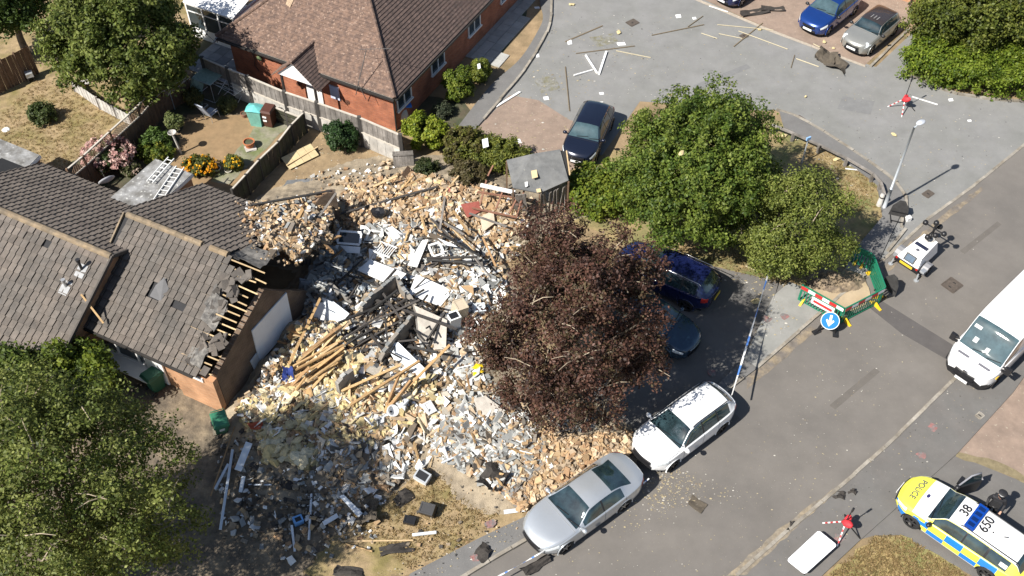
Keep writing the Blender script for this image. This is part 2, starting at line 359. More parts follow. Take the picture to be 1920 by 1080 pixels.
cover((1186,43), .6, .5, 'brown drain cover in the middle of the pale close', n=1)
cover((1497,225), .62, .42, 'red-brown drain cover beside the pavement kerb below the green tree', n=1)
cover((1395,68), .4, .35, 'small dark drain cover under a crossed pair of battens', n=1)
cover((1740,364), .5, .35, 'dark road gully grating beside the corner kerb', n=1, z=.02)
cover((1836,781), .3, .22, 'small grey stopcock cover in the pavement by the block drive', n=1, z=.07, mat=m_kerb)

# dust blown on the street, tar repairs and a cut trench
m_drift = M('tan_dust_on_asphalt', (.25,.20,.135), .95, .3, 5, .2, 50, second=(.142,.124,.107), second_scale=1.7, second_pos=.47, second_soft=.10)
sheet('sand_drift', [(1400,700),(1520,610),(1535,618),(1450,690),(1400,730)], .012, m_drift)
sheet('sand_drift', [(1655,500),(1760,410),(1840,350),(1845,356),(1760,425),(1665,510)], .012, m_drift)
m_rep = M('old_tar_repair', (.118,.106,.094), .92, .12, 2, .2, 60)
sheet('tarmac_patch', [(1330,800),(1372,770),(1390,786),(1348,817)], .008, m_rep)
sheet('tarmac_patch', [(1555,760),(1640,690),(1650,697),(1566,768)], .008, m_rep)
sheet('tarmac_patch', [(1800,470),(1870,415),(1878,421),(1808,477)], .008, m_rep)
sheet('tarmac_patch', [(1300,160),(1400,120),(1408,127),(1308,168)], .013, M('close_repair', (.17,.17,.168), .92, .15, 2, .2, 60))
sheet('tarmac_patch', [(1580,180),(1640,190),(1632,215),(1570,204)], .013, MATS['close_repair'])
m_oil = M('oil_stain', (.10,.095,.09), .6, .3, 6, second=(.19,.187,.18), second_scale=2.5, second_soft=.15)
sheet('weed_seam', [(1000,150),(1040,140),(1050,165),(1015,175)], .013, M('scorched_moss', (.16,.15,.09), .95, .3, 5, second=(.20,.198,.19), second_scale=3.0, second_pos=.48))
sheet('weed_seam', [(1105,70),(1150,62),(1160,80),(1120,88)], .013, MATS['scorched_moss'])
# ------------------------------------------------------------------ houses
m_tile = M('brown_concrete_tile', (.134,.113,.096), .92, .24, 3.0, .45, 40, rand=.17, spots=(.26,.24,.19), spot_scale=11, spot_amt=.70, second=(.098,.088,.078), second_scale=.7)
m_tile2 = M('lightened_rear_tile', (.165,.138,.115), .92, .25, 2.2, .45, 40, rand=.2, spots=(.30,.28,.22), spot_scale=8, spot_amt=.69, second=(.12,.10,.085), second_scale=.8)  # rear tile colour lightened to make up for the grazing sun
m_ridge = M('lichened_ridge_tile', (.25,.185,.115), .92, .3, 4, .4, 30, rand=.15, second=(.15,.12,.085), second_scale=1.6)
m_btop = brickmat('orange_brick_wall', (.47,.25,.13), (.40,.20,.10), (.40,.29,.20))
m_bred = brickmat('red_brick_wall', (.40,.135,.065), (.30,.095,.05), (.31,.20,.14))
m_bdark = brickmat('brown_party_wall_brick', (.17,.115,.075), (.12,.08,.055), (.18,.15,.12))
m_upvc = M('white_upvc', (.80,.80,.79), .35, .05, 5)
m_glass = M('window_glass', (.03,.045,.055), .06, 0, spec=.8)
m_black = M('black_plastic', (.02,.02,.022), .5, .15, 6)
m_gut = M('dark_gutter', (.035,.032,.03), .5, .2, 6)
m_wood = M('sawn_batten', (.56,.41,.23), .85, .2, 7, rand=.2)
m_plaster = M('white_plaster', (.62,.63,.64), .9, .10, 1.2, .1, 20, second=(.5,.5,.5), second_scale=.9)
m_felt = M('grey_roof_felt', (.30,.30,.30), .95, .25, 3, .3, 30, second=(.14,.135,.125), second_scale=1.7, spots=(.5,.5,.47), spot_scale=6, spot_amt=.63)
m_under = M('black_underfelt', (.022,.022,.024), .9, .2, 5)

AH = math.radians(-26.5); HU = Vector((math.cos(AH), math.sin(AH), 0)); HV = Vector((-HU.y, HU.x, 0)); E1 = Vector((-10.99, 22.53, 0))
def HW(u, v, z): return E1+HU*u+HV*v+Vector((0,0,z))
tile_me = {}
def tile_mesh(w, h, kind):
    k = (round(w,3), round(h,3), kind)
    if k in tile_me: return tile_me[k]
    out = []
    for i in range(4):
        mb = MB()   # a flat interlocking tile with a side roll and a rounded front edge
        t = .028
        if kind == 'front':
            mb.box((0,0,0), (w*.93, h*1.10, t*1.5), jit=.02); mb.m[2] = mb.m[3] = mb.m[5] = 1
            mb.box((w*.40,0,t*1.0), (w*.10, h*1.08, .022))
        else:
            mb.box((0,0,0), (w*.985, h*1.12, t), jit=.012)
        out.append(mb.mesh('roof_tile', [m_tile if kind == 'front' else m_tile2, M('tile_gap_shade', (.045,.038,.033), .95, .3, 6)]))  # dark edge colour paints the shade in the gaps between tiles
    tile_me[k] = out; return out
def tiled_slope(root, org, e, up, width, length, nx, ny, kind, keep=None, stuff_from=300, far=None, rise=.014):
    """tiles on a slope in the root's local frame: org = eave left corner, e = along the eave, up = up the slope"""
    e = Vector(e).normalized(); up = Vector(up).normalized(); n = e.cross(up).normalized()
    w = width/nx; h = length/ny; ms = tile_mesh(w, h, kind); R0 = Matrix((e, up, n)).transposed()
    cells = []
    for j in range(ny):
        for i in range(nx):
            if keep and not keep((i+.5)/nx, (j+.5)/ny): continue
            cells.append((i, j))
    cnt = 0
    cells.sort(key=lambda c: (tile_order(c, nx, ny)))
    for i, j in cells:
        off = .0
        p = Vector(org)+e*((i+.5)*w)+up*((j+.45)*h)+n*(.035+random.uniform(0,.022))
        R = R0 @ rotm(-math.atan2(.048, h)+random.uniform(-.015,.015), random.uniform(-.035,.035), random.uniform(-.022,.022))
        if cnt < stuff_from:
            o = link('roof_tile', random.choice(ms), root); o.matrix_local = Matrix.Translation(p) @ R.to_4x4(); cnt += 1
        else:
            far.box(p, (w*.975, h*1.12, .028), R); far.box(p+R @ Vector((w*.42,0,.014+rise/2)), (w*.13, h*1.10, rise), R)
def tile_order(c, nx, ny): return (c[1]*7+c[0]*3) % 1 + (c[1]/ny)

def terrace(name, label, u0, u1, vf, vr, ze, zr, nxt, keepF=None, keepR=None):
    """a single-storey terrace house; local frame x = along the ridge, y = to the rear; origin at its front left ground corner"""
    t = thing(name, label, 'house', HW(u0, vf, 0), AH); w = u1-u0; d = vr-vf; rv = d*.485
    return t, w, d, rv
# --- the damaged house (second of the terrace)
hb, w, d, rv = terrace('bungalow', 'brown-tiled brick bungalow with its right gable torn open beside the rubble', -6.75, -.55, 0.0, 8.5, 2.3, 4.5, 16)
zr, ze = 4.5, 2.3
wl_ = MB(); yf = .35
wl_.box((3.9,yf+.11,1.1), (1.2,.22,2.2)); wl_.box((.6,yf+.11,.35), (3.0,.22,.7)); wl_.box((.12,4.2,1.15), (.22,7.3,2.3)); wl_.box((2.4,8.05,1.1), (4.5,.22,2.1))
wl_.build('wall', m_btop, hb)
pw = MB(); pw.box((5.4,yf-.04,1.0), (1.95,.24,2.0)); pw.box((4.42,yf+.5,1.0), (.22,.9,2.0))
pw.build('porch_wall', m_btop, hb)
gw = MB()   # the exposed party wall under the torn verge
gw.add([(6.15,yf+.1,0),(6.15,6.6,0),(6.15,6.6,.7),(6.15,5.0,2.3),(6.15,3.9,3.5),(6.15,yf+.1,2.15),(6.38,yf+.1,0),(6.38,6.6,0),(6.38,6.6,.7),(6.38,5.0,2.3),(6.38,3.9,3.5),(6.38,yf+.1,2.15)],
       [(0,1,2,3,4,5),(11,10,9,8,7,6),(0,6,7,1),(1,7,8,2),(2,8,9,3),(3,9,10,4),(4,10,11,5),(5,11,6,0)])
gw.build('gable_wall', m_bdark, hb)
MB().box((6.42,3.8,1.35), (.05,2.3,1.9), rotm(-.04,0,0)).build('plaster_panel', M('bluish_white_plaster', (.80,.83,.86), .85, .08, 1.2), hb)
MB().box((6.45,2.4,.7), (.05,.42,.75), rotm(.1,0,0)).build('plaster_panel', m_plaster, hb)
# front windows and frames
fr = MB()
for x in (.3,1.35,2.4,3.2): fr.box((x,yf-.02,1.45), (.08,.10,1.5))
fr.box((1.75,yf-.02,2.16), (3.0,.10,.09)); fr.box((1.75,yf-.02,.74), (3.0,.12,.09)); fr.box((1.75,yf-.02,1.7), (2.9,.08,.06))
fr.box((1.75,yf-.35,.70), (3.0,.7,.05))
wf = fr.build('window_frame', m_upvc, hb)
for x in (.82,1.87,2.8): MB().box((x,yf,1.45), (.95 if x < 2.5 else .7,.03,1.36)).build('pane', m_glass, hb)
dr = MB(); dr.box((3.25,yf-.06,1.1), (.9,.06,2.0)); dr.build('door', m_upvc, hb)
pf = MB()
pf.box((5.35,yf-.18,1.86), (1.1,.06,.22)); pf.build('porch_window', m_upvc, hb)
# roof deck, verge, gutter
slopeL = math.hypot(rv, zr-ze)
dk = MB()
dk.slab3([(0,0,ze),(w-.5,0,ze),(w-.7,rv*.40,ze+(zr-ze)*.40),(w-1.45,rv*.47,ze+(zr-ze)*.47),(w-1.35,rv,zr),(-.3,rv,zr)], .05); dk.slab3([(-.3,rv,zr-.002),(w-.9,rv,zr-.002),(w-1.6,d,ze),(-.6,d,ze)], .05)
dk.build('roof_deck', m_under, hb)
rag = [random.uniform(0,.13) for _ in range(40)]
rag2 = [random.uniform(0,.10) for _ in range(20)]
kF = lambda a, b: a < (.955 if b < .4 else .89)-rag2[int(b*14)]
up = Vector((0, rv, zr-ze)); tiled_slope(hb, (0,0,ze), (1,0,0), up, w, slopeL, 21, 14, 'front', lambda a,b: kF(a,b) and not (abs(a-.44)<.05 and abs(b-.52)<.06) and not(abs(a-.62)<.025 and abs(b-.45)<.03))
kR = lambda a, b: a > .02 and a < .98-rag[int(b*30)]*.7-b*.0
up2 = Vector((0, d-rv, ze-zr))
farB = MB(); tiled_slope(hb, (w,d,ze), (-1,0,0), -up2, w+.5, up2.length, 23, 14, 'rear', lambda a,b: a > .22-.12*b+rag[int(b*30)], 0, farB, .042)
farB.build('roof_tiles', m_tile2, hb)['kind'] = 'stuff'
rd = MB()
for k in range(14):
    if k in (9, 12, 13): continue
    x = -.15+k*.41
    q = MB(); q.tube([(x,rv,zr+.0),(x+.43,rv,zr+.01)], .135, 10); q.build('ridge_tile', m_ridge, hb)
MB().box((w/2-.2,-.06,ze-.06), (w-.6,.11,.10)).build('gutter', m_gut, hb)
vg = MB(); vg.beam((-.02,0,ze+.04),(-.3,rv,zr+.06), .07,.12); vg.build('verge_board', m_ridge, hb)
for k, b in enumerate(np.linspace(.06,.97,17)):   # tile battens sticking out past the torn edge
    p = Vector((0,0,ze))+up*b; x0 = w-1.5; x1 = w+random.uniform(.15,.60)*(.35+.75*b)
    MB().beam((x0,p.y,p.z+.02),(x1,p.y+random.uniform(-.04,.04),p.z+.02+random.uniform(-.12,.08)), .042,.035).build('batten', m_wood, hb)
# loose, slipped tiles at the broken edge
for k in range(44):
    b = random.random(); a = random.uniform(.86,1.03)
    if b > .93: continue
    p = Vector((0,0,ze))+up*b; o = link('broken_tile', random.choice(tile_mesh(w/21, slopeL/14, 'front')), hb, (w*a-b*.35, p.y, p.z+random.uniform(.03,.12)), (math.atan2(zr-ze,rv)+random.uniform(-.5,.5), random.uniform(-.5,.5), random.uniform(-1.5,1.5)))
# torn flaps of felt
def flap(name, pts, mat, parent=None, label=None, cat=None, group=None, th=.02, n=5, amp=.12, sub=True):
    """crumpled sheet spanned by 4 corner points"""
    a, b, c, d_ = [Vector(p) for p in pts]; N = n+1; vs = []; ph = [random.uniform(0, 6) for _ in range(6)]
    for j in range(N):
        for i in range(N):
            s, t = i/n, j/n; p = a.lerp(b, s).lerp(d_.lerp(c, s), t)
            e = .5*(1-abs(2*s-1)*.3)
            p = p+Vector((random.uniform(-1,1)*amp*.35, random.uniform(-1,1)*amp*.35, amp*(.6+.5*math.sin(5*s+ph[0])+.5*math.sin(6*t+ph[1])+random.uniform(-.35,.35))))
            vs.append(p)
    fs = [(j*N+i, j*N+i+1, (j+1)*N+i+1, (j+1)*N+i) for j in range(n) for i in range(n)]
    lo = [p-Vector((0,0,th)) for p in vs]; K = len(vs)
    f2 = [tuple(K+q for q in reversed(f)) for f in fs]
    rim = []
    for i in range(n):
        rim += [(i+1, i, K+i, K+i+1), (n*N+i, n*N+i+1, K+n*N+i+1, K+n*N+i), (i*N, (i+1)*N, K+(i+1)*N, K+i*N), ((i+1)*N+n, i*N+n, K+i*N+n, K+(i+1)*N+n)]
    ctr = sum(vs, Vector())/K; ctr.z = min(p.z for p in vs)
    mb = MB(); mb.add(vs+lo, fs+f2+rim); o = mb.build(name, mat, parent, (0,0,0) if parent else tuple(ctr))
    return tag(o, label, cat, group)
for q in [((w-1.3,2.2,3.55),(w-.9,2.1,3.45),(w-.95,2.9,3.9),(w-1.25,3.0,3.95)),((w-1.15,1.7,3.3),(w-.4,1.5,3.2),(w-.45,2.6,3.75),(w-1.2,2.7,3.8)),((w-1.0,.3,2.5),(w-.3,.2,2.5),(w-.3,1.0,2.9),(w-1.0,1.1,2.95)),((w-1.2,4.2,4.5),(w+.05,4.1,4.3),(w-.1,5.2,4.0),(w-1.3,5.3,4.0))]:
    flap('torn_felt', q, M('torn_grey_felt', (.095,.09,.085), .85, .45, 6, .3, 20, second=(.16,.15,.135), second_scale=3), hb, amp=.10)
fd = MB(); c0 = Vector((0,0,ze))+up*.52
fd.add([(w*.40,c0.y-.35,c0.z-.14),(w*.49,c0.y-.38,c0.z-.13),(w*.505,c0.y+.12,c0.z+.14),(w*.45,c0.y+.36,c0.z+.40),(w*.415,c0.y+.02,c0.z+.16)], [(0,1,2,3,4)])
fd.build('lead_patch', M('lead_grey', (.06,.06,.065), .6, .2, 5), hb)
# --- the next house to the left
ha, wa, da, ra = terrace('bungalow', 'brown-tiled bungalow stepped forward beside the dark tree with two flue pipes', -16.4, -6.1, -1.9, 6.6, 2.0, 4.2, 26)
ze2, zr2 = 2.0, 4.25; ra = 4.1; SA = math.hypot(ra, zr2-ze2)
aw = MB(); aw.box((wa/2,.46,.95), (wa-.3,.22,1.9)); aw.box((wa/2,da-.4,.95), (wa-.3,.22,1.9)); aw.box((wa-.2,da/2,.95), (.22,da-1.05,1.9)); aw.box((.2,da/2,.95), (.22,da-1.05,1.9))
aw.add([(wa-.2,.4,1.7),(wa-.2,ra,zr2-.18),(wa-.2,da-.5,1.7),(wa-.3,.4,1.7),(wa-.3,ra,zr2-.18),(wa-.3,da-.5,1.7)], [(0,1,2),(5,4,3),(0,3,4,1),(1,4,5,2)])
aw.build('wall', m_btop, ha)
dk = MB(); dk.slab3([(0,0,ze2),(wa,0,ze2),(wa,ra,zr2),(0,ra,zr2)], .05); dk.slab3([(0,ra,zr2-.002),(wa,ra,zr2-.002),(wa,da,ze2),(0,da,ze2)], .05); dk.build('roof_deck', m_under, ha)
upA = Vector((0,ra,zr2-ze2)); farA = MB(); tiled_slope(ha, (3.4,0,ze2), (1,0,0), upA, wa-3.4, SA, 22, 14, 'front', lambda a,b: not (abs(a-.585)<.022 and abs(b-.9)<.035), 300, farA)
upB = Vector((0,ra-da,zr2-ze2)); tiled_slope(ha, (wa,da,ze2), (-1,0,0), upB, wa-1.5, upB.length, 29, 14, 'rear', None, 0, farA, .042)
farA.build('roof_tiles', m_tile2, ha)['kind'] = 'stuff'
for k in range(17): MB().tube([(wa-.05-k*.43,ra,zr2+.0),(wa-.48-k*.43,ra,zr2+.01)], .14, 10).build('ridge_tile', m_ridge, ha)
MB().beam((wa+.02,0,ze2+.05),(wa+.02,ra,zr2+.05), .07,.14).build('verge_board', M('dark_verge', (.07,.062,.055), .9, .3, 5), ha)
MB().beam((wa+.02,da,ze2+.05),(wa+.02,ra,zr2+.05), .07,.14).build('verge_board', MATS['dark_verge'], ha)
MB().box((wa/2,-.06,ze2-.06), (wa,.11,.10)).build('gutter', m_gut, ha)
for (x, b, hh, m2) in ((wa-.95,.80,.55,m_black),(wa-1.25,.62,.38,M('galvanised_pipe', (.5,.5,.5), .4, .15, 8, metal=.6))):
    p = Vector((0,0,ze2))+upA*b
    fl = MB().tube([(x,p.y,p.z-.05),(x,p.y,p.z+hh)], .055, 10).tube([(x,p.y,p.z+hh-.02),(x,p.y,p.z+hh+.10)], .085, 10).build('flue_pipe', m2, ha)
    MB().box((x,p.y-.05,p.z+.05), (.42,.55,.03), rotm(math.atan2(zr2-ze2,ra),0,0)).build('flashing', M('zinc_flashing', (.24,.245,.25), .5, .2, 5), fl)
pA = HW(-5.9-.05,0,0)
# --- two flat-roofed rear extensions
def extension(poly, z, label, hw=.16):
    P = px3(poly, z); c = sum(P, Vector())/len(P); t = thing('flat_roof_extension', label, 'extension', (c.x,c.y,0))
    lp = [(p.x-c.x, p.y-c.y) for p in P]
    MB().prism([(x*.93,y*.93) for x, y in lp], 0, z-.16).build('wall', m_btop, t)
    MB().prism(lp, z-.16, z-.02).build('fascia', m_upvc, t)
    MB().prism([(x*.985,y*.985) for x, y in lp], z-.02, z+.015).build('roof', m_felt, t)
    return t
extension([(292,297),(362,326),(268,412),(205,372)], 2.35, 'lichen-spotted flat-roofed extension carrying a ladder')
extension([(-10,256),(76,291),(14,352),(-80,318)], 2.35, 'pale flat-roofed extension at the picture edge by the dry lawn')

# --- the hipped brick house
AB = math.radians(-28.0); OB = Vector((-5.61, 39.25, 0)); BU = Vector((math.cos(AB), math.sin(AB), 0)); BV = Vector((-BU.y, BU.x, 0))
bh = thing('hipped_house', 'red brick house with a brown hipped roof and white porch gable', 'house', OB, AB)
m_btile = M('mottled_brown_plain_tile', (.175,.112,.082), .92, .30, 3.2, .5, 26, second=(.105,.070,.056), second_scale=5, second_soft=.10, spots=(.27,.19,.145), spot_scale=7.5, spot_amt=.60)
m_btile2 = M('shaded_plain_tile', (.125,.085,.07), .92, .3, 3.2, .5, 26, second=(.075,.053,.046), second_scale=5, second_soft=.10, spots=(.17,.12,.10), spot_scale=7.5, spot_amt=.62)  # darker copy of the tile: shade of the shaded slopes put into colour
LB = 10.75; DB = 20.0; zb = 2.45; pb = .78; q = .42
wb = MB(); wb.box((-LB/2,q+.11,1.3), (LB-2*q,.22,2.6)); wb.box((-q-.11,DB/2,1.3), (.22,DB-2*q-.46,2.6)); wb.box((-LB+q+.11,DB/2,1.3), (.22,DB-2*q-.46,2.6))
wb.build('wall', m_bred, bh)
hx = LB/2
def course_slope(e0, e1, dirup, r0, r1, n, mat, name='roof_slope'):
    """overlapping tile courses: each a thin step, edges e0-e1 at the eave to r0-r1 at the top"""
    e0, e1, r0, r1 = map(Vector, (e0, e1, r0, r1)); mb = MB(); nor = (e1-e0).cross(r0-e0).normalized()
    if nor.z < 0: nor = -nor
    for k in range(n):
        a, b = k/n, (k+1.15)/n
        p0 = e0.lerp(r0, a)+nor*.055; p1 = e1.lerp(r1, a)+nor*.055; p2 = e1.lerp(r1, min(b,1))+nor*.02; p3 = e0.lerp(r0, min(b,1))+nor*.02
        mb.slab3([p0, p1, p2, p3], .03)
    o = mb.build(name, mat, bh); return o
ap = (-hx, hx, zb+hx*pb); ap2 = (-hx, DB-hx, zb+hx*pb)
dk = MB(); dk.add([(0,0,zb),(-LB,0,zb),ap,(0,DB,zb),(-LB,DB,zb),ap2], [(0,2,1),(0,3,5,2),(1,2,5,4),(3,4,5),(0,1,4,3)]); dk.build('roof_deck', m_under, bh)
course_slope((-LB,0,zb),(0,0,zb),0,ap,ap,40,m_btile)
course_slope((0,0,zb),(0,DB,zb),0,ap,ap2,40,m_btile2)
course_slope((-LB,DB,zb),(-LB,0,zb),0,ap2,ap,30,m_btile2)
for a, b in (((0,0,zb),ap),((-LB,0,zb),ap)):
    A, B = Vector(a), Vector(b); N = 20
    for k in range(N):
        p0 = A.lerp(B, k/N); p1 = A.lerp(B, (k+1.1)/N); mb = MB(); mb.tube([p0+Vector((0,0,.05)), p1+Vector((0,0,.035))], .105, 8); mb.build('hip_tile', m_btile, bh)
gb = MB(); gb.box((-LB/2,-.06,zb-.07), (LB,.11,.10)); gb.box((.06,DB/2,zb-.07), (.11,DB,.10)); gb.build('gutter', m_gut, bh)
sf = MB(); sf.box((-LB/2,q/2,zb-.06), (LB-.1,q,.05)); sf.box((-q/2,DB/2,zb-.063), (q,DB-.1,.05)); sf.build('soffit', M('pale_soffit', (.5,.47,.42), .8, .1, 3), bh)
MB().tube([(-.32,.33,zb-.1),(-.32,.33,.1)], .045, 8).build('downpipe', m_gut, bh)
def win(x, y, z, wd, ht, face):
    f = MB(); dd = .05; o_ = -.02 if face == 'f' else .02
    def B(cx, cz, sx, sz, th=.07, of=0):
        if face == 'f': f.box((x+cx, y-.02-of, z+cz), (sx, th, sz))
        else: f.box((x+.02+of, y+cx, z+cz), (th, sx, sz))
    B(0,ht/2,wd,.07); B(0,-ht/2,wd+.16,.08,.14,.03); B(-wd/2,0,.07,ht); B(wd/2,0,.07,ht); B(0,0,.06,ht)
    B(-wd/4,ht*.22,wd/2,.05)
    fo = f.build('window', m_upvc, bh); g = MB()
    for s in (-1,1):
        if face == 'f': g = MB().box((x+s*wd/4,y,z), (wd/2-.06,.03,ht-.06))
        else: g = MB().box((x,y+s*wd/4,z), (.03,wd/2-.06,ht-.06))
        g.build('pane', m_glass, fo)
for y in (1.35,4.6,8.4,12.0): win(-q, y, 1.55, 1.25, 1.05, 's')
# porch with white gable
pr = MB(); pr.add([(-6.45,-.72,2.15),(-4.15,-.72,2.15),(-5.3,-.72,3.15),(-6.45,-.62,2.15),(-4.15,-.62,2.15),(-5.3,-.62,3.15)], [(0,1,2),(5,4,3),(0,2,5,3),(1,4,5,2),(0,3,4,1)])
pr.build('porch_gable', m_upvc, bh)
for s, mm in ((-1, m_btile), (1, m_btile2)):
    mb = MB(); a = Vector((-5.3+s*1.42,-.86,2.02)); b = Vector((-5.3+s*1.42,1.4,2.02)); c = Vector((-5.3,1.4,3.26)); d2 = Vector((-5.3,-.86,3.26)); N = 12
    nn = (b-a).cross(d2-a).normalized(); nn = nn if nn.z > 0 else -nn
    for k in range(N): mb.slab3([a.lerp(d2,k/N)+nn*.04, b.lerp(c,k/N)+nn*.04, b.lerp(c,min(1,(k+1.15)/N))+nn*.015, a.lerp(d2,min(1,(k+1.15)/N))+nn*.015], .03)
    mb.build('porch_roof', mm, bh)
MB().tube([(-5.3,-.88,3.28),(-5.3,1.35,3.28)], .09, 8).build('ridge_tile', m_btile, bh)
ps = MB(); ps.box((-4.3,-.6,1.05), (.10,.10,2.1)); ps.box((-6.3,-.6,1.05), (.10,.10,2.1)); ps.build('porch_post', m_gut, bh)
dd_ = MB(); dd_.box((-5.2,q-.04,1.05), (.95,.06,2.05)); dd_.build('door', m_upvc, bh)
MB().box((-5.2,q-.075,1.5), (.4,.02,.6)).build('door_glazing', m_glass, bh)
MB().box((-3.9,q-.05,1.15), (.55,.05,.8)).build('notice_panel', M('pale_blue_panel', (.55,.6,.75), .6, .1, 3), bh)
for x, z in ((-8.4,1.75),(-6.9,1.35)): MB().lathe([(0,-.06),(.13,-.04),(.16,.03),(.05,.10),(0,.12)], 10, (x,q-.12,z), rotm(PI/2,0,0)).build('hanging_basket', M('basket_moss', (.10,.13,.06), .95, .4, 20), bh)
for x, z in ((-7.7,1.85),(-6.2,.85),(-3.2,.8)): MB().lathe([(.02,0),(.13,.005),(.13,.02),(.02,.03)], 12, (x,q-.02,z), rotm(PI/2,0,.2)).build('wall_plaque', M('rust_plaque', (.12,.05,.03), .8, .3, 20), bh)
MB().tube([(-8.9,q-.05,2.0),(-8.75,q-.09,1.5),(-8.9,q-.07,1.1),(-8.7,q-.05,.8)], .03, 6).build('hose', M('brown_hose', (.10,.045,.03), .6, .2, 9), bh)
# roof wound and dislodged tiles
px_ = Vector((-7.4,2.2,zb+2.2*pb)); hole = MB()
hole.add([(-7.55,2.05,zb+2.05*pb+.10),(-7.25,2.0,zb+2.0*pb+.10),(-7.2,2.5,zb+2.5*pb+.10),(-7.4,2.65,zb+2.65*pb+.10),(-7.6,2.4,zb+2.4*pb+.10)], [(0,1,2,3,4)]); hole.build('roof_hole', M('torn_lath', (.33,.24,.16), .9, .5, 12), bh)
# TV aerial on the roof
ae = MB(); ae.tube([(-1.9,-.2,zb+.35),(-1.7,.5,zb+1.9)], .022, 6); ae.tube([(-2.1,.45,zb+1.85),(-.6,1.0,zb+2.05)], .015, 6)
for k in range(7):
    x = -2.0+k*.22; y = .49+k*.08; ae.tube([(x-.08,y+.22,zb+1.87+k*.03),(x+.08,y-.22,zb+1.87+k*.03)], .008, 4)
ae.tube([(-1.9,-.2,zb+.35),(-1.6,-.15,zb-.5)], .02, 6); ae.tube([(-1.9,-.2,zb+.35),(-2.2,-.12,zb-.5)], .02, 6)
ae.build('roof_aerial', M('aerial_metal', (.10,.09,.085), .5, .2, 9), bh)
# --- white conservatory behind it
cv = G(432, 22, 1.2); ct = thing('conservatory', 'white-framed glass conservatory behind the hipped house', 'conservatory', (cv.x,cv.y,0), AB)
MB().box((0,0,.35), (3.2,3.0,.7)).build('base_wall', m_upvc, ct)
f = MB()
for x in (-1.6,-.53,.53,1.6): f.box((x,-1.5,1.4), (.09,.09,1.5))
for y in (-.5,.5,1.5): f.box((-1.6,y,1.4), (.09,.09,1.5))
f.box((0,-1.5,2.15), (3.3,.11,.11)); f.box((0,-1.5,1.7), (3.2,.07,.06)); f.box((-1.6,0,2.15), (.11,3.1,.11)); f.box((1.6,0,2.15), (.11,3.1,.11)); f.box((0,1.5,2.15), (3.3,.11,.11))
f.build('frame', m_upvc, ct)
for k in range(3): MB().box((-1.065+k*1.065,-1.5,1.42), (.96,.03,1.4)).build('pane', m_glass, ct)
for k in range(3): MB().box((-1.6,-1.0+k*1.0,1.42), (.03,.9,1.4)).build('pane', m_glass, ct)
for k in range(4):
    MB().slab3([(-1.7+k*.85,-1.6,2.22),(-.88+k*.85,-1.6,2.22),(-.88+k*.85,1.6,2.9),(-1.7+k*.85,1.6,2.9)], .05).build('roof_panel', m_upvc, ct)
# --- brick house at the top edge behind the parked cars
bt = G(1600,-22); AT = dirpx((1440,53),(1622,122)); tb = thing('brick_house', 'orange brick house front behind the parked blue and grey cars', 'house', (bt.x,bt.y,0), AT)
def TB(p, z=0): 
    r = Matrix.Rotation(-AT, 3, 'Z') @ (G(*p, z)-bt); return r
a = TB((1480,-30)); b = TB((1718,18))
MB().box(((a.x+b.x)/2,.6,1.6), (b.x-a.x,.24,3.2)).build('wall', m_btop, tb)
MB().slab3([(a.x-.4,.1,3.2),(b.x+.4,.1,3.2),(b.x+.4,4.5,5.6),(a.x-.4,4.5,5.6)], .08).build('roof', m_btile, tb)
MB().tube([(b.x-.5,.42,3.1),(b.x-.5,.42,.1)], .05, 8).build('downpipe', m_gut, tb)
MB().box((b.x-1.2,.45,.9), (.8,.06,1.1)).build('meter_door', m_upvc, tb)
# ------------------------------------------------------------------ vehicles
def mono(x, xs, ys):
    """monotone cubic interpolation"""
    xs = np.asarray(xs, float); ys = np.asarray(ys, float); x = np.clip(x, xs[0], xs[-1]); h = np.diff(xs); d = np.diff(ys)/h
    m = np.zeros_like(ys); m[0] = d[0]; m[-1] = d[-1]
    for i in range(1, len(xs)-1):
        if d[i-1]*d[i] > 0: w1 = 2*h[i]+h[i-1]; w2 = h[i]+2*h[i-1]; m[i] = (w1+w2)/(w1/d[i-1]+w2/d[i])
    i = np.clip(np.searchsorted(xs, x)-1, 0, len(xs)-2); t = (x-xs[i])/h[i]
    return ys[i]*(1+2*t)*(1-t)**2+m[i]*h[i]*t*(1-t)**2+ys[i+1]*t*t*(3-2*t)+m[i+1]*h[i]*t*t*(t-1)
m_cglass = M('car_glass', (.018,.034,.04), .035, .75, 1.7, spec=1.0, coat=.6)
m_cglass2 = M('clear_car_glass', (.05,.085,.095), .04, .35, 2.2, spec=1.0, coat=.6)
m_tyre = M('tyre_rubber', (.018,.018,.019), .85, .2, 12)
m_rim = M('alloy_rim', (.42,.43,.44), .35, .1, 9, metal=.8)
m_rimd = M('dark_rim', (.08,.08,.085), .4, .1, 9, metal=.6)
m_lamp = M('lamp_lens', (.62,.66,.68), .12, .25, 14, coat=.8)
m_tail = M('red_lamp_lens', (.38,.02,.015), .15, .1, 9, coat=.8)
m_plate = M('white_number_plate', (.75,.75,.73), .4, .05, 9)
m_plat2 = M('yellow_number_plate', (.75,.52,.04), .4, .05, 9)
m_trim = M('black_trim', (.016,.016,.018), .4, .1, 9)
m_chrome = M('chrome', (.6,.6,.6), .15, .05, 9, metal=1.0)
WH = {}
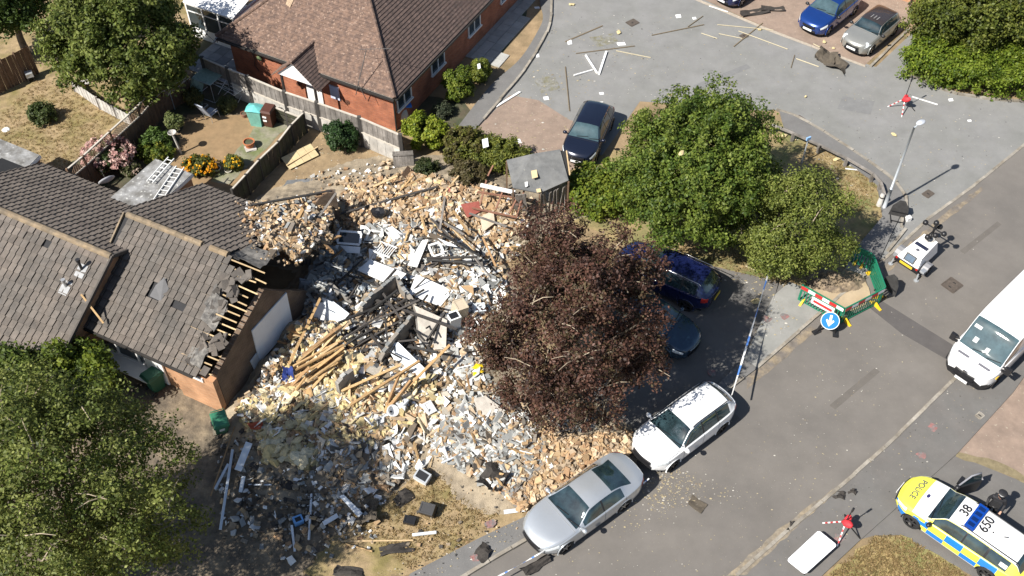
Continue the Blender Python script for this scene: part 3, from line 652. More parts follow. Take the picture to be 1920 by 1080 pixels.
def wheel(root, x, y, r, wd, rim, side):
    k = (r, wd, rim.name)
    if k not in WH:
        t = MB(); t.lathe([(r*.66,-wd/2),(r*.93,-wd/2),(r,-wd*.36),(r,wd*.36),(r*.93,wd/2),(r*.66,wd/2)], 28, rot=rotm(PI/2,0,0))
        h = MB(); h.lathe([(r*.67,-wd*.46),(r*.62,-wd*.42),(r*.58,-wd*.25),(r*.1,-wd*.2),(0,-wd*.2)], 24, rot=rotm(PI/2,0,0), mi=1)
        for a in range(5):
            q = rotm(0, 2*PI*a/5, 0); h.box(q @ Vector((r*.36,-wd*.36,0)), (r*.58,wd*.14,r*.15), q, 0)
        h.lathe([(r*.66,-wd*.5),(r*.66,-wd*.38),(r*.6,-wd*.40),(r*.6,-wd*.5),(r*.66,-wd*.5)], 24, rot=rotm(PI/2,0,0)); h.lathe([(0,-wd*.46),(r*.14,-wd*.44),(r*.14,-wd*.2)], 12, rot=rotm(PI/2,0,0))
        WH[k] = (t.mesh('tyre', m_tyre, smooth=True), h.mesh('rim', [rim, m_trim]))
    e = bpy.data.objects.new('wheel', None); COL.objects.link(e); e.parent = root; e.location = (x, y, r); e.rotation_euler = (0, 0, 0 if side < 0 else PI)
    link('tyre', WH[k][0], e); link('rim', WH[k][1], e)
def car(name, label, cat, loc, rz, L, Wd, Hh, wb, fo, paint, prof, group=None, rim=m_rim, wr=.33, roofmat=None, colorfn=None, mats=None, glassF=None, glassS=None,
        plate=True, extras=(), rear_vis=True, ns=132, nt=34, archmat=None, pillar=None, side_windows=None):
    """x forward. prof: dict of profiles over s = 0 (nose) .. 1 (tail)"""
    root = thing(name, label, cat, loc, rz, group)
    P = prof; s = np.linspace(0, 1, ns); hw = mono(s, *P['hw'])*Wd/2; zb = mono(s, *P['zb'])*Hh; ze = mono(s, *P['belt'])*Hh; zt = mono(s, *P['top'])*Hh; ht = mono(s, *P['hwt'])*Wd/2
    ht = np.minimum(ht, hw*.93)
    X = L/2-s*L
    S = np.zeros((ns, 8, 3))
    crown = np.clip((zt-ze)*.25, .012, .06)
    for j, (yy, zz) in enumerate([(hw*.88, zb), (hw*.975, zb+.10), (hw, zb+(ze-zb)*.55), (hw*.985, ze-.035), (hw*.95, ze+.0), (ht, np.maximum(zt-crown, ze+.004)), (ht*.72, np.maximum(zt-crown*.35, ze+.006)), (ht*0, np.maximum(zt, ze+.008))]):
        S[:, j, 0] = X; S[:, j, 1] = yy; S[:, j, 2] = zz
    sw = P.get('sweep', .0)   # nose and tail wrap: sides run back from the centre line
    tk = np.array([0,1,2,3,4,5,6,7.]); tt = np.sort(np.concatenate([np.linspace(0,7,nt-6), [3.95,4.12,4.9,5.0,5.12,3.0]])); nt = len(tt)
    D = np.zeros((ns, nt, 3))
    for i in range(ns):
        for c in range(3): D[i, :, c] = mono(tt, tk, S[i, :, c])
    fb = P.get('fbulge', .10); rbg = P.get('rbulge', .06)
    yn = D[:, :, 1]/(Wd/2)
    D[:, :, 0] -= (fb*np.exp(-(s/.12)**2))[:, None]*yn**2
    D[:, :, 0] += (rbg*np.exp(-((1-s)/.10)**2))[:, None]*yn**2
    Dm = D[:, ::-1, :].copy(); Dm[:, :, 1] *= -1
    A = np.concatenate([D, Dm[:, 1:, :]], axis=1); nn = A.shape[1]; ta = np.concatenate([tt, tt[::-1][1:]])
    V = A.reshape(-1, 3)
    cw, rf, rr, dk = P['cuts']   # cowl, roof front, roof rear, deck
    sp = P['side']               # list of (s0, s1) side window spans
    xw1 = L/2-fo; xw2 = xw1-wb; ar = wr*1.14
    seams = [sp[0][0]-.012, sp[0][1]+.006]+([sp[1][1]+.01] if len(sp) > 1 else []); parts = {}; sc_ = paint.node_tree.nodes['RGB'].outputs[0].default_value if 'RGB' in paint.node_tree.nodes else (.1,.1,.1)
    m_seam_ = M('seam_'+paint.name, (sc_[0]*.45, sc_[1]*.45, sc_[2]*.45), .6, 0)
    def addf(k, f, mi): parts.setdefault(k, ([], []))[0].append(f); parts[k][1].append(mi)
    for i in range(ns-1):
        sm = (s[i]+s[i+1])/2
        for j in range(nn-1):
            tm = (ta[j]+ta[j+1])/2; sgn = 1 if j < nt-1 else -1
            f = (i*nn+j, i*nn+j+1, (i+1)*nn+j+1, (i+1)*nn+j)
            cc = V[list(f)].mean(axis=0)
            if tm < 2.9 and min((cc[0]-xw1)**2, (cc[0]-xw2)**2)+(cc[2]-wr)**2 < ar*ar: continue
            key = 'body'; mi = 0
            if tm > 5.08 and cw+.008 < sm < rf-.004: key = 'windscreen'
            elif tm > 5.10 and rr+.006 < sm < dk-.01 and P.get('rearglass', True): key = 'rear_window'
            elif 4.06 < tm < 4.92 and cw < sm < dk:
                for q, (a, b) in enumerate(sp):
                    if a < sm < b: key = 'side_window.%d%s' % (q, 'l' if sgn > 0 else 'r')
                if key == 'body' and sp[0][0] < sm < sp[-1][1]: mi = 1
            elif tm > 5.0 and rf <= sm <= rr and roofmat is not None: mi = 2
            if key == 'body' and tm < .35: mi = 1
            if key == 'body' and mi == 0 and not colorfn and ((.9 < tm < 4.0 and any(abs(sm-q) < .5/ns for q in seams)) or (tm > 4.3 and abs(sm-(cw-.012)) < .5/ns) or (4.2 < tm < 4.34 and .03 < sm < cw-.02)): mi = 3
            if key == 'body' and mi == 0 and colorfn: mi = colorfn(cc, sm, tm, sgn)
            addf(key, f, mi)
    # noses and tails closed with a fan
    for i, flip in ((0, False), (ns-1, True)):
        o = len(V); ctr = V[i*nn:(i+1)*nn].mean(axis=0)+np.array([.03 if i == 0 else -.02, 0, 0]); V = np.vstack([V, ctr[None]])
        for j in range(nn-1):
            f = (o, i*nn+j+1, i*nn+j) if not flip else (o, i*nn+j, i*nn+j+1)
            addf('body', f, colorfn(V[list(f)].mean(axis=0), s[i], (ta[j]+ta[j+1])/2, 1 if j < nt-1 else -1) if colorfn else 0)
        addf('body', (o, i*nn, i*nn+nn-1) if not flip else (o, i*nn+nn-1, i*nn), 1)
    for k, (fs, ms) in parts.items():
        nm = k.split('.')[0]; used = sorted({q for f in fs for q in f}); mp = {q: n_ for n_, q in enumerate(used)}
        me = bpy.data.meshes.new(nm); me.from_pydata([tuple(V[q]) for q in used], [], [tuple(mp[q] for q in f) for f in fs])
        if nm == 'body':
            for m_ in [paint, m_trim, roofmat or paint]+list(mats or [m_seam_]): me.materials.append(m_)
            me.polygons.foreach_set('material_index', ms)
        else: me.materials.append((glassF or m_cglass) if nm == 'windscreen' else (glassS or m_cglass))
        me.polygons.foreach_set('use_smooth', [True]*len(fs)); me.update(); link(nm, me, root)
    # underbody and wheel housings
    ub = MB(); ub.box((0,0,.26), (L*.86,Wd*.74,.16)); ub.box((xw1,0,wr+.02), (wr*2.05,Wd*.80,wr*1.75)); ub.box((xw2,0,wr+.02), (wr*2.05,Wd*.80,wr*1.75)); ub.build('underbody', m_trim, root)
    hwx = lambda x: float(mono(np.array([(L/2-x)/L]), *P['hw'])[0]*Wd/2)
    for x in (xw1, xw2):
        for sd_ in (-1, 1):
            wheel(root, x, sd_*(hwx(x)-.12), wr, .22, rim, sd_)
            a = MB(); y = sd_*(hwx(x)-.008); pts = [(x+ar*1.0*math.cos(t), y-sd_*.012*abs(math.cos(t)), wr+ar*1.0*math.sin(t)) for t in np.linspace(-.05*PI, 1.05*PI, 15)]
            a.tube(pts, .028, 6); a.build('wheel_arch', archmat or paint, root, smooth=True)
    at = lambda sv, pr: float(mono(np.array([sv]), *P[pr])[0])
    # lamps follow the corners
    for sd_ in (-1, 1):
        for nm, s0, s1, mt, zf in (('headlight', .012, .105, m_lamp, 'front'), ('tail_light', .945, .995, m_tail, 'rear')):
            lm = MB(); grid = []
            rows = (.62, .98) if zf == 'front' else (.55, .97)
            if 'lamp' in P and zf == 'front': rows = P['lamp']
            for sv in np.linspace(s0, s1, 7):
                y = at(sv, 'hw')*Wd/2; z0 = at(sv, 'zb')*Hh; z1 = at(sv, 'belt')*Hh; row = []
                for r in np.linspace(rows[0], rows[1], 4):
                    yy = float(mono(np.array([r*4.0]), tk[:5], [y*.88, y*.975, y, y*.985, y*.95])[0]); z = float(mono(np.array([r*4.0]), tk[:5], [z0, z0+.1, z0+(z1-z0)*.55, z1-.035, z1])[0])
                    x = L/2-sv*L; yq = yy/(Wd/2)
                    x += -fb*math.exp(-(sv/.12)**2)*yq**2+rbg*math.exp(-((1-sv)/.10)**2)*yq**2
                    row.append((x+(.012 if zf == 'front' else -.012), sd_*(yy+.012), z+.010))
                grid += row
            fs = [(i*4+j, i*4+j+1, (i+1)*4+j+1, (i+1)*4+j) for i in range(6) for j in range(3)]
            lm.add(grid, fs); lm.build(nm, mt, root, smooth=True)
        zc = at((cw+rf)/2, 'belt')*Hh; sm = cw+.035; xm = L/2-sm*L; ym = at(sm, 'hw')*Wd/2
        mr = MB(); mr.lathe([(0,-.11),(.05,-.10),(.085,-.04),(.09,.03),(.06,.09),(0,.11)], 10, (xm-.05, sd_*(ym+.10), zc+.06), rotm(PI/2,0,0)); mr.box((xm-.05, sd_*(ym+.0), zc+.03), (.06,.12,.04)); mr.build('wing_mirror', extras_get(extras, 'mirror', paint), root, smooth=True)
    zn = at(0, 'top')*Hh; z0 = at(0, 'zb')*Hh
    gz = z0+(zn-z0)*P.get('grille_z', .72); gw = P.get('grille', (.95,.16))
    g = MB(); 
    def bow(mbb, w_, z_, th, hh, off=0.0):
        for a_, b_ in zip(np.linspace(-w_/2, w_/2, 8)[:-1], np.linspace(-w_/2, w_/2, 8)[1:]):
            xa, xb = (L/2+off-fb*(q_/(Wd/2))**2 for q_ in (a_, b_)); mbb.beam((xa, a_, z_), (xb, b_, z_), th, hh)
    for k in range(4): bow(g, gw[0]*.86, gz-gw[1]/2+gw[1]*(k+.5)/4, .07, gw[1]/4*.62)
    g.build('grille', extras_get(extras, 'grille', m_trim), root)
    ai = MB(); bow(ai, gw[0]*1.0, z0+(zn-z0)*.22, .07, (zn-z0)*.20); ai.build('air_intake', m_trim, root)
    if plate:
        MB().box((L/2+.062, 0, z0+(zn-z0)*P.get('plate_z', .42)), (.02,.52,.115)).build('number_plate', m_plate, root)
        zt1 = at(1, 'zb')*Hh+(at(1, 'top')-at(1, 'zb'))*Hh*.55; MB().box((-L/2-.035, 0, zt1), (.03,.52,.115)).build('number_plate', m_plat2, root)
    wp = MB()
    for yy in (-.32, .30):   # wipers lie at the foot of the windscreen
        xa = L/2-(cw+.012)*L; wp.beam((xa, yy, at(cw+.012,'top')*Hh+.02), (xa-.10, yy+.52, at(cw+.03,'top')*Hh+.02), .022, .02)
    wp.build('wiper', m_trim, root)
    return root, at
def extras_get(ex, k, d):
    for e in ex:
        if e[0] == k: return e[1]
    return d
def profile(kind):
    if kind == 'saloon': return dict(hw=([0,.03,.10,.22,.5,.78,.92,.98,1],[.60,.78,.93,.985,1,.99,.93,.80,.66]), zb=([0,.08,.2,.8,.92,1],[.22,.15,.13,.14,.18,.27]),
        belt=([0,.05,.15,.30,.55,.8,.92,1],[.44,.52,.585,.64,.66,.68,.685,.64]), top=([0,.04,.12,.28,.31,.45,.55,.66,.86,.93,1],[.47,.56,.63,.685,.70,.965,1.0,.985,.76,.735,.68]),
        hwt=([0,.05,.20,.30,.36,.45,.66,.76,.86,1],[.50,.68,.84,.86,.78,.64,.615,.62,.70,.62]), cuts=(.285,.455,.66,.865), side=((.36,.545),(.56,.75)), sweep=.1, fbulge=.26, rbulge=.16, grille=(1.0,.10), grille_z=.85, plate_z=.40)
    if kind == 'suv': return dict(hw=([0,.03,.09,.2,.5,.8,.93,.985,1],[.64,.82,.95,.99,1,.985,.92,.80,.66]), zb=([0,.08,.2,.8,.92,1],[.24,.17,.15,.15,.19,.27]),
        belt=([0,.04,.13,.28,.55,.8,.93,1],[.48,.565,.60,.625,.64,.655,.66,.63]), top=([0,.03,.10,.24,.27,.42,.55,.80,.88,.965,1],[.52,.60,.65,.69,.705,.95,1.0,.97,.93,.70,.60]),
        hwt=([0,.05,.20,.26,.33,.42,.8,.90,.97,1],[.52,.74,.87,.88,.78,.665,.63,.61,.66,.58]), cuts=(.252,.425,.875,.965), side=((.31,.525),(.54,.70),(.715,.86)), fbulge=.26, rbulge=.20, grille=(1.0,.20), grille_z=.70, plate_z=.30)
    if kind == 'estate': return dict(hw=([0,.03,.09,.2,.5,.8,.93,.985,1],[.62,.80,.94,.985,1,.99,.94,.84,.74]), zb=([0,.08,.2,.8,.92,1],[.24,.16,.14,.15,.19,.27]),
        belt=([0,.04,.13,.28,.55,.8,.93,1],[.44,.53,.585,.635,.655,.67,.67,.64]), top=([0,.03,.10,.25,.275,.395,.50,.80,.90,.97,1],[.49,.57,.63,.69,.705,.965,1.0,.975,.94,.72,.64]),
        hwt=([0,.05,.20,.265,.32,.395,.8,.90,.97,1],[.52,.72,.86,.87,.78,.68,.66,.65,.70,.62]), cuts=(.258,.397,.89,.968), side=((.315,.53),(.545,.70),(.715,.87)), fbulge=.24, rbulge=.10, grille=(1.0,.18), grille_z=.68, plate_z=.28)
    if kind == 'hatch': return dict(hw=([0,.03,.09,.2,.5,.8,.93,.985,1],[.64,.82,.94,.985,1,.99,.94,.86,.76]), zb=([0,.08,.2,.8,.92,1],[.22,.15,.13,.14,.18,.26]),
        belt=([0,.04,.13,.28,.55,.8,.93,1],[.44,.53,.585,.63,.655,.675,.68,.65]), top=([0,.03,.10,.25,.28,.43,.55,.80,.88,.97,1],[.49,.57,.63,.69,.71,.97,1.0,.97,.93,.70,.62]),
        hwt=([0,.05,.20,.27,.34,.43,.8,.88,.97,1],[.54,.74,.86,.87,.78,.67,.65,.64,.70,.62]), cuts=(.262,.435,.86,.965), side=((.33,.545),(.56,.73),(.745,.85)), fbulge=.22, rbulge=.12, grille=(.85,.11), grille_z=.82, plate_z=.42)
    if kind == 'mini': return dict(hw=([0,.03,.09,.2,.5,.8,.93,.985,1],[.66,.84,.95,.985,1,.99,.95,.88,.78]), zb=([0,.08,.2,.8,.92,1],[.20,.14,.12,.13,.17,.25]),
        belt=([0,.04,.13,.28,.55,.8,.93,1],[.44,.54,.60,.645,.66,.665,.665,.64]), top=([0,.03,.10,.30,.33,.44,.55,.80,.90,.97,1],[.50,.58,.64,.69,.71,.95,1.0,.975,.94,.72,.63]),
        hwt=([0,.05,.20,.31,.37,.44,.8,.90,.97,1],[.56,.76,.86,.87,.80,.72,.70,.69,.72,.64]), cuts=(.312,.445,.885,.968), side=((.36,.60),(.615,.84)), fbulge=.26, rbulge=.14, grille=(.85,.17), grille_z=.62, plate_z=.52, lamp=(.80,.96))
    if kind == 'van': return dict(hw=([0,.02,.06,.14,.3,.6,.97,1],[.70,.84,.93,.985,1,1,.99,.95]), zb=([0,.06,.15,.8,.94,1],[.12,.10,.10,.10,.12,.16]),
        belt=([0,.03,.09,.2,.3,.6,1],[.36,.43,.47,.52,.525,.525,.525]), top=([0,.02,.06,.115,.135,.30,.40,.9,.985,1],[.39,.455,.50,.545,.57,.945,.985,1.0,.985,.95]),
        hwt=([0,.04,.10,.13,.30,.40,.9,1],[.56,.78,.87,.885,.86,.87,.88,.86]), cuts=(.122,.298,.99,.995), side=((.17,.335),), fbulge=.24, rbulge=.02, grille=(.95,.24), grille_z=.60, plate_z=.18, rearglass=False, lamp=(.70,1.0))
def by_wheels(f, r, wb, Wd, fo, L, side):
    """pose from the two tyre contact points seen on one flank; side=+1 when that flank is the car's left"""
    F_, R_ = G(*f), G(*r); h = (F_-R_).normalized(); left = Vector((-h.y, h.x, 0)); c = (F_+R_)/2-left*side*(Wd/2-.03)
    # axle midpoint is not the car's middle
    mid = L/2-fo-wb/2; c = c-h*mid; return (c.x, c.y, 0.0), math.atan2(h.y, h.x)
def by_nose(px, rz, L):
    p = G(*px); return (p.x-math.cos(rz)*L/2, p.y-math.sin(rz)*L/2, 0.0)
p_silver = M('silver_paint', (.50,.53,.56), .28, .04, 1.5, metal=.55, coat=1.0)
p_white = M('white_paint', (.80,.80,.80), .3, .03, 2, coat=.9)
p_navy = M('navy_paint', (.010,.016,.07), .22, .08, 2, metal=.2, coat=1.0)
p_dnavy = M('black_navy_paint', (.010,.014,.030), .2, .08, 2, metal=.3, coat=1.0)
p_blue = M('royal_blue_paint', (.010,.045,.21), .22, .08, 2, metal=.35, coat=1.0)
p_slate = M('slate_blue_paint', (.022,.05,.085), .22, .08, 2, metal=.35, coat=1.0)
p_grey = M('grey_paint', (.30,.30,.28), .3, .06, 2, metal=.4, coat=1.0)
p_yellow = M('police_yellow', (.76,.72,.08), .35, .05, 3, coat=.6)
p_pblue = M('police_blue', (.012,.19,.58), .35, .05, 3, coat=.6)
lc, rz = by_wheels((1062,1036), (1169,958), 2.71, 1.855, .90, 4.80, 1)
car('silver_saloon', 'silver four-door saloon parked at the kerb with tape across its bonnet', 'car', lc, rz, 4.80, 1.855, 1.42, 2.71, .90, p_silver, profile('saloon'), plate=False)
sv = car('white_estate', 'white car with roof rails parked behind the silver saloon', 'car', *by_wheels((1258,884.5), (1354.5,810.6), 2.62, 1.84, .86, 4.45, 1), 4.45, 1.84, 1.58, 2.62, .86, p_white, profile('suv'), rim=m_rimd, plate=False)
def rails(r, L, W_, H_, m, x0=.9, x1=-1.9, y=.60, z=None):
    for sd_ in (-1, 1):
        b = MB(); zz = z or H_; b.tube([(x0,sd_*y,zz-.09),(x0-.1,sd_*y,zz-.02),(0,sd_*y,zz+.005),(x1+.1,sd_*y,zz-.03),(x1,sd_*y,zz-.10)], .020, 6); b.build('roof_rail', m, r, smooth=True)
rails(sv[0], 4.45, 1.84, 1.58, m_trim, .25, -1.65, .60)
def polcol(c, s_, t_, sg):
    x, y, z = c
    if t_ >= 4.0:
        if s_ < .155: return 3
        if s_ > .94: return 3
        if 4.0 < t_ < 5.0 and s_ > .27: return 3
        return 0
    if z > .80 and s_ < .27: return 3
    row = 0 if z > .58 else 1
    if z < .33: return 0
    k = int((2.30-x+.48)/.62)
    return 4 if (k+row) % 2 == 0 else 3
lc, rz = by_wheels((1697,984), (1848,1090), 2.86, 1.88, .93, 4.85, 1)
pc, pat = car('police_car', 'police estate in blue and yellow squares with 38 650 on its roof', 'police car', lc, rz, 4.85, 1.88, 1.50, 2.86, .93, p_white, profile('estate'), mats=[p_yellow, p_pblue], colorfn=polcol, rim=m_rimd, archmat=m_trim, ns=170, nt=44, extras=(('mirror', m_trim),))
rails(pc, 4.85, 1.88, 1.5, m_trim, .2, -2.0, .585)
lb = MB(); lb.box((-.11,0,1.555), (.34,1.12,.09)); lbo = lb.build('light_bar', M('blue_light_bar', (.004,.05,.30), .12, .15, 7, coat=1.0), pc)
for y in (-.38,-.12,.15,.40): MB().box((-.11,y,1.605), (.22,.16,.012)).build('light_module', M('dark_blue_module', (.004,.02,.10), .15, .2, 7, coat=.8), lbo)
MB().box((-.11,0,1.505), (.3,1.05,.03)).build('light_bar_foot', m_trim, pc)
def lettering(txt, size, loc, rot, mat, parent, ext=.004):
    cu = bpy.data.curves.new('lettering', 'FONT'); cu.body = txt; cu.size = size; cu.align_x = 'CENTER'; cu.align_y = 'CENTER'; cu.extrude = ext
    cu.materials.append(mat); tmp = bpy.data.objects.new("lettering_curve", cu); me = bpy.data.meshes.new_from_object(tmp); bpy.data.objects.remove(tmp); bpy.data.curves.remove(cu)
    return link("lettering", me, parent, loc, rot)
m_ink = M('black_lettering', (.012,.012,.014), .5, 0)
lettering('38', .46, (.27,.0,1.532), (-.03,0,-PI/2), m_ink, pc, .012)
lettering('650', .46, (-.50,.0,1.53), (.01,0,-PI/2), m_ink, pc, .012)
zq = pat(.105,'top')*1.5
lettering('POLICE', .30, (2.425-.10*4.85,0,zq+.045), (math.atan2((pat(.15,'top')-pat(.06,'top'))*1.5,.09*4.85),0,PI/2), M('grey_lettering', (.10,.11,.12), .5, 0), pc, .004)
cr = MB(); cr.lathe([(0,.012),(.07,.012),(.07,0)], 16); o = cr.build('crest', M('crest_navy', (.03,.03,.12), .4, .3, 30), pc); o.location = (2.425-.185*4.85,0,pat(.185,'top')*1.5+.006); o.rotation_euler = (0,.12,0); o.scale = (.8,1.3,1)
MB().tube([(-1.15,0,1.5),(-1.25,0,1.60)], .02, 6).build('roof_fin', m_trim, pc)
MB().lathe([(0,.05),(.02,.04),(.03,0)], 8, (-.8,.1,1.49)).build('roof_aerial', m_trim, pc)
for y, zq in ((.905,.0),):   # rear quarter notice
    MB().box((-1.62,y-.12,1.18), (.26,.02,.16), rotm(.35,0,0)).build('window_notice', m_plate, pc)
# the far-side front door stands open
dz = MB(); a0 = Vector((.98,-.92,0)); ang = math.radians(-118)
def DP(d, z, o=0): return (a0.x-math.cos(math.radians(62))*d+o*.9, a0.y-math.sin(math.radians(62))*d-o*.4, z)
for (z0, z1, th) in ((.32,.98,.10),):
    dz.add([DP(0,z0),DP(1.12,z0),DP(1.15,.6),DP(1.12,z1),DP(0,z1),DP(0,z0,.11),DP(1.12,z0,.11),DP(1.15,.6,.11),DP(1.12,z1,.11),DP(0,z1,.11)],
           [(0,1,2,3,4),(9,8,7,6,5),(0,5,6,1),(1,6,7,2),(2,7,8,3),(3,8,9,4),(4,9,5,0)])
do = dz.build('door', m_trim, pc)
fr_ = MB(); fr_.tube([DP(.05,.98,.05),DP(.62,1.40,.12),DP(1.0,1.42,.12),DP(1.16,1.0,.05)], .035, 6); fr_.build('window_frame', M('door_frame_grey', (.25,.25,.27), .35, .1, 5), do, smooth=True)
MB().add([DP(.1,.98,.05),DP(.64,1.39,.12),DP(1.0,1.41,.12),DP(1.14,1.0,.05)], [(0,1,2,3)]).build('door_glass', m_cglass, do)
MB().box((1.0,-1.35,1.02), (.14,.30,.2)).build('door_mirror', m_trim, do)
# --- the white van
AV = math.radians(42.5)+PI
vn, vat = car('white_van', 'white panel van with black bumper parked across the right kerb', 'van', by_nose((1796,722), AV, 5.5), AV, 5.5, 2.06, 2.45, 3.3, .98, p_white, profile('van'), rim=m_rimd, wr=.35, archmat=m_trim, glassF=m_cglass2, plate=False, ns=150, nt=44,
    colorfn=lambda c, s_, t_, sg: 1 if (c[2] < .62 and s_ < .06) or (c[2] < .42) else 0, extras=(('mirror', m_trim),))
for y in (-.45,.45): MB().box((2.75-.072*5.5,y,vat(.072,'top')*2.45+.012), (.10,.48,.02), rotm(0,.42,0)).build('bonnet_vent', M('grey_vent', (.10,.10,.12), .5, .3, 40), vn)
MB().box((2.80,0,.42), (.03,.52,.115)).build('number_plate', m_plate, vn)
MB().box((2.835,0,.98), (.03,.16,.09)).build('badge', m_chrome, vn)
for sd_ in (-1,1):
    q = MB(); q.box((1.92,sd_*1.20,1.32), (.13,.20,.34), jit=.05); q.box((1.95,sd_*1.06,1.22), (.08,.2,.08)); q.build('door_mirror', m_trim, vn)
MB().lathe([(0,.14),(.03,.10),(.05,0)], 8, (-.2,.45,2.44)).build('roof_aerial', m_trim, vn)
for x, y, w_, h_ in ((1.83,.15,.26,.16),(1.75,-.42,.22,.18),(1.45,-.62,.14,.3)): MB().box((x,y,vat((2.75-x)/5.5,'top')*2.45+.012), (w_,h_,.008), rotm(0,.72,0)).build('dashboard_paper', M('pale_paper', (.42,.44,.44), .6, .2, 6), vn)  # pale plates laid flush on the outside of the windscreen
MB().box((1.98,.99,.86), (.34,.05,.10)).build('side_marker', M('amber_sticker', (.7,.45,.02), .4, .1, 5), vn)
# --- the three cars parked nose-out in the top bays
AM = dirpx((1712,42), (1622,118))
mn, mat_ = car('grey_hatchback', 'small grey hatchback with round headlights and a dark roof', 'car', by_nose((1592,104), AM, 3.85), AM, 3.85, 1.73, 1.42, 2.5, .78, p_grey, profile('mini'), roofmat=M('dark_roof_paint', (.035,.028,.026), .25, .1, 3, coat=1.0), extras=(('mirror', m_trim),))
for sd_ in (-1,1): MB().lathe([(0,.05),(.10,.035),(.15,-.01),(.16,-.05)], 18, (1.925-.33,sd_*.62,.80), rotm(0,PI/2-.75,0)).build('headlight_ring', m_lamp, mn, smooth=True)
q = MB()
for y in (-.18,0,.18): q.box((-.1,y,1.428), (.34,.05,.006)); 
q.build('roof_stripe', M('pale_stripe', (.2,.2,.2), .5, .2, 9), mn)
car('blue_hatchback', 'royal blue hatchback parked beside the small grey car', 'car', by_nose((1511,68), AM, 4.3), AM, 4.3, 1.81, 1.50, 2.66, .86, p_blue, profile('hatch'), glassF=m_cglass2, extras=(('mirror', m_trim),))
car('blue_saloon', 'dark blue car whose nose shows at the top picture edge', 'car', by_nose((1350,14), AM, 4.4), AM, 4.4, 1.8, 1.46, 2.65, .88, p_navy, profile('hatch'))
# --- cars by the trees
AK = dirpx((1122,212), (1078,305))
car('black_hatchback', 'black-blue hatchback parked nose to the wrecked shed', 'car', by_nose((1079,316), AK, 4.05), AK, 4.05, 1.75, 1.48, 2.5, .86, p_dnavy, profile('hatch'), glassF=m_cglass2, rim=m_rimd)
AN = dirpx((1325,512), (1240,475), 1.6)
pn = G(1348,578); nvl = (pn.x+math.cos(AN)*2.3-.2, pn.y+math.sin(AN)*2.3+.1, 0)
nv = car('navy_people_carrier', 'dark navy people carrier with chrome roof rails under the copper tree', 'car', nvl, AN, 4.6, 1.85, 1.66, 2.75, .9, p_navy, profile('suv'), rim=m_rimd)
rails(nv[0], 4.6, 1.85, 1.66, m_chrome, .5, -1.75, .62)
AF = AN+PI+math.radians(-8)
car('slate_blue_car', 'slate blue car with chrome-edged grille half hidden by the copper tree', 'car', by_nose((1300,668), AF, 4.5), AF, 4.5, 1.84, 1.48, 2.7, .9, p_slate, profile('hatch'), glassF=m_cglass2, extras=(('grille', m_chrome),), plate=False)
# ------------------------------------------------------------------ trees, hedges, shrubs
m_bark = M('grey_bark', (.13,.105,.08), .95, .35, 6, .6, 20)
m_twig = M('bare_twig', (.34,.28,.20), .9, .3, 6)
m_leaf = leafmat('leaf', .36); m_leafd = leafmat('copper_leaf', .22)
def leaf_cloud(name, centers, radii, per, size, pal, mat, parent=None, org=(0,0,0), up=.35, out=.5, tone=.35, mid=None, aspect=.62, rg=RNG, flat=1.0, droop=0.0):
    """many leaf-sized quads in clumps; pal = list of (r,g,b) leaf colours"""
    C = np.asarray(centers, float); n = len(C); R = np.broadcast_to(np.asarray(radii, float), (n,))
    idx = np.repeat(np.arange(n), per); N = len(idx)
    d = rg.normal(size=(N,3)); d /= np.linalg.norm(d, axis=1, keepdims=True); rr = rg.random(N)**.45
    off = d*rr[:,None]*R[idx][:,None]; off[:,2] *= flat
    if droop: off[:,2] -= droop*rg.random(N)*R[idx]
    p = C[idx]+off
    m = np.asarray(mid if mid is not None else C.mean(axis=0)); o = p-m; o /= (np.linalg.norm(o, axis=1, keepdims=True)+1e-6)
    nrm = rg.normal(size=(N,3))*.62+d*out*.7+o*out+np.array([0,0,up]); nrm /= np.linalg.norm(nrm, axis=1, keepdims=True)
    t = np.cross(nrm, rg.normal(size=(N,3))); t /= (np.linalg.norm(t, axis=1, keepdims=True)+1e-9); b = np.cross(nrm, t)
    s = size*(.65+.7*rg.random(N))[:,None]; w = s*aspect
    V = np.empty((N,4,3)); V[:,0] = p-t*s*.5; V[:,1] = p+b*w*.5-t*s*.08; V[:,2] = p+t*s*.5; V[:,3] = p-b*w*.5-t*s*.08
    V -= np.asarray(org)
    me = bpy.data.meshes.new(name); me.vertices.add(N*4); me.vertices.foreach_set('co', V.reshape(-1)); me.loops.add(N*4); me.loops.foreach_set('vertex_index', np.arange(N*4, dtype=np.int32))
    me.polygons.add(N); me.polygons.foreach_set('loop_start', np.arange(0, N*4, 4, dtype=np.int32)); 
    me.update(calc_edges=True)
    pal = np.asarray(pal); ct = rg.random(n)*(len(pal)-1); li = np.clip(ct[idx]+rg.normal(size=N)*.55, 0, len(pal)-1.001); k = li.astype(int); f = (li-k)[:,None]
    col = pal[k]*(1-f)+pal[np.minimum(k+1, len(pal)-1)]*f
    col = col*(1+tone*(rg.random(n)-.5))[idx][:,None]*(1+.35*(rg.random(N)-.5))[:,None]
    a = me.color_attributes.new('Col', 'FLOAT_COLOR', 'POINT'); c4 = np.ones((N,4,4)); c4[:,:,:3] = col[:,None,:]; a.data.foreach_set('color', c4.reshape(-1))
    me.materials.append(mat); me.update(); o_ = bpy.data.objects.new(name, me); COL.objects.link(o_)
    if parent is not None: o_.parent = parent
    return o_
def lobes(R, n, r0, r1, rg, low=-.55, bias=1.0):
    out = []
    while len(out) < n:
        d = rg.normal(size=3); d /= np.linalg.norm(d)
        if d[2] < low: continue
        k = (.62+.30*rg.random())*bias; out.append((d[0]*R[0]*k, d[1]*R[1]*k, d[2]*R[2]*k, r0+(r1-r0)*rg.random()))
    return np.array(out)
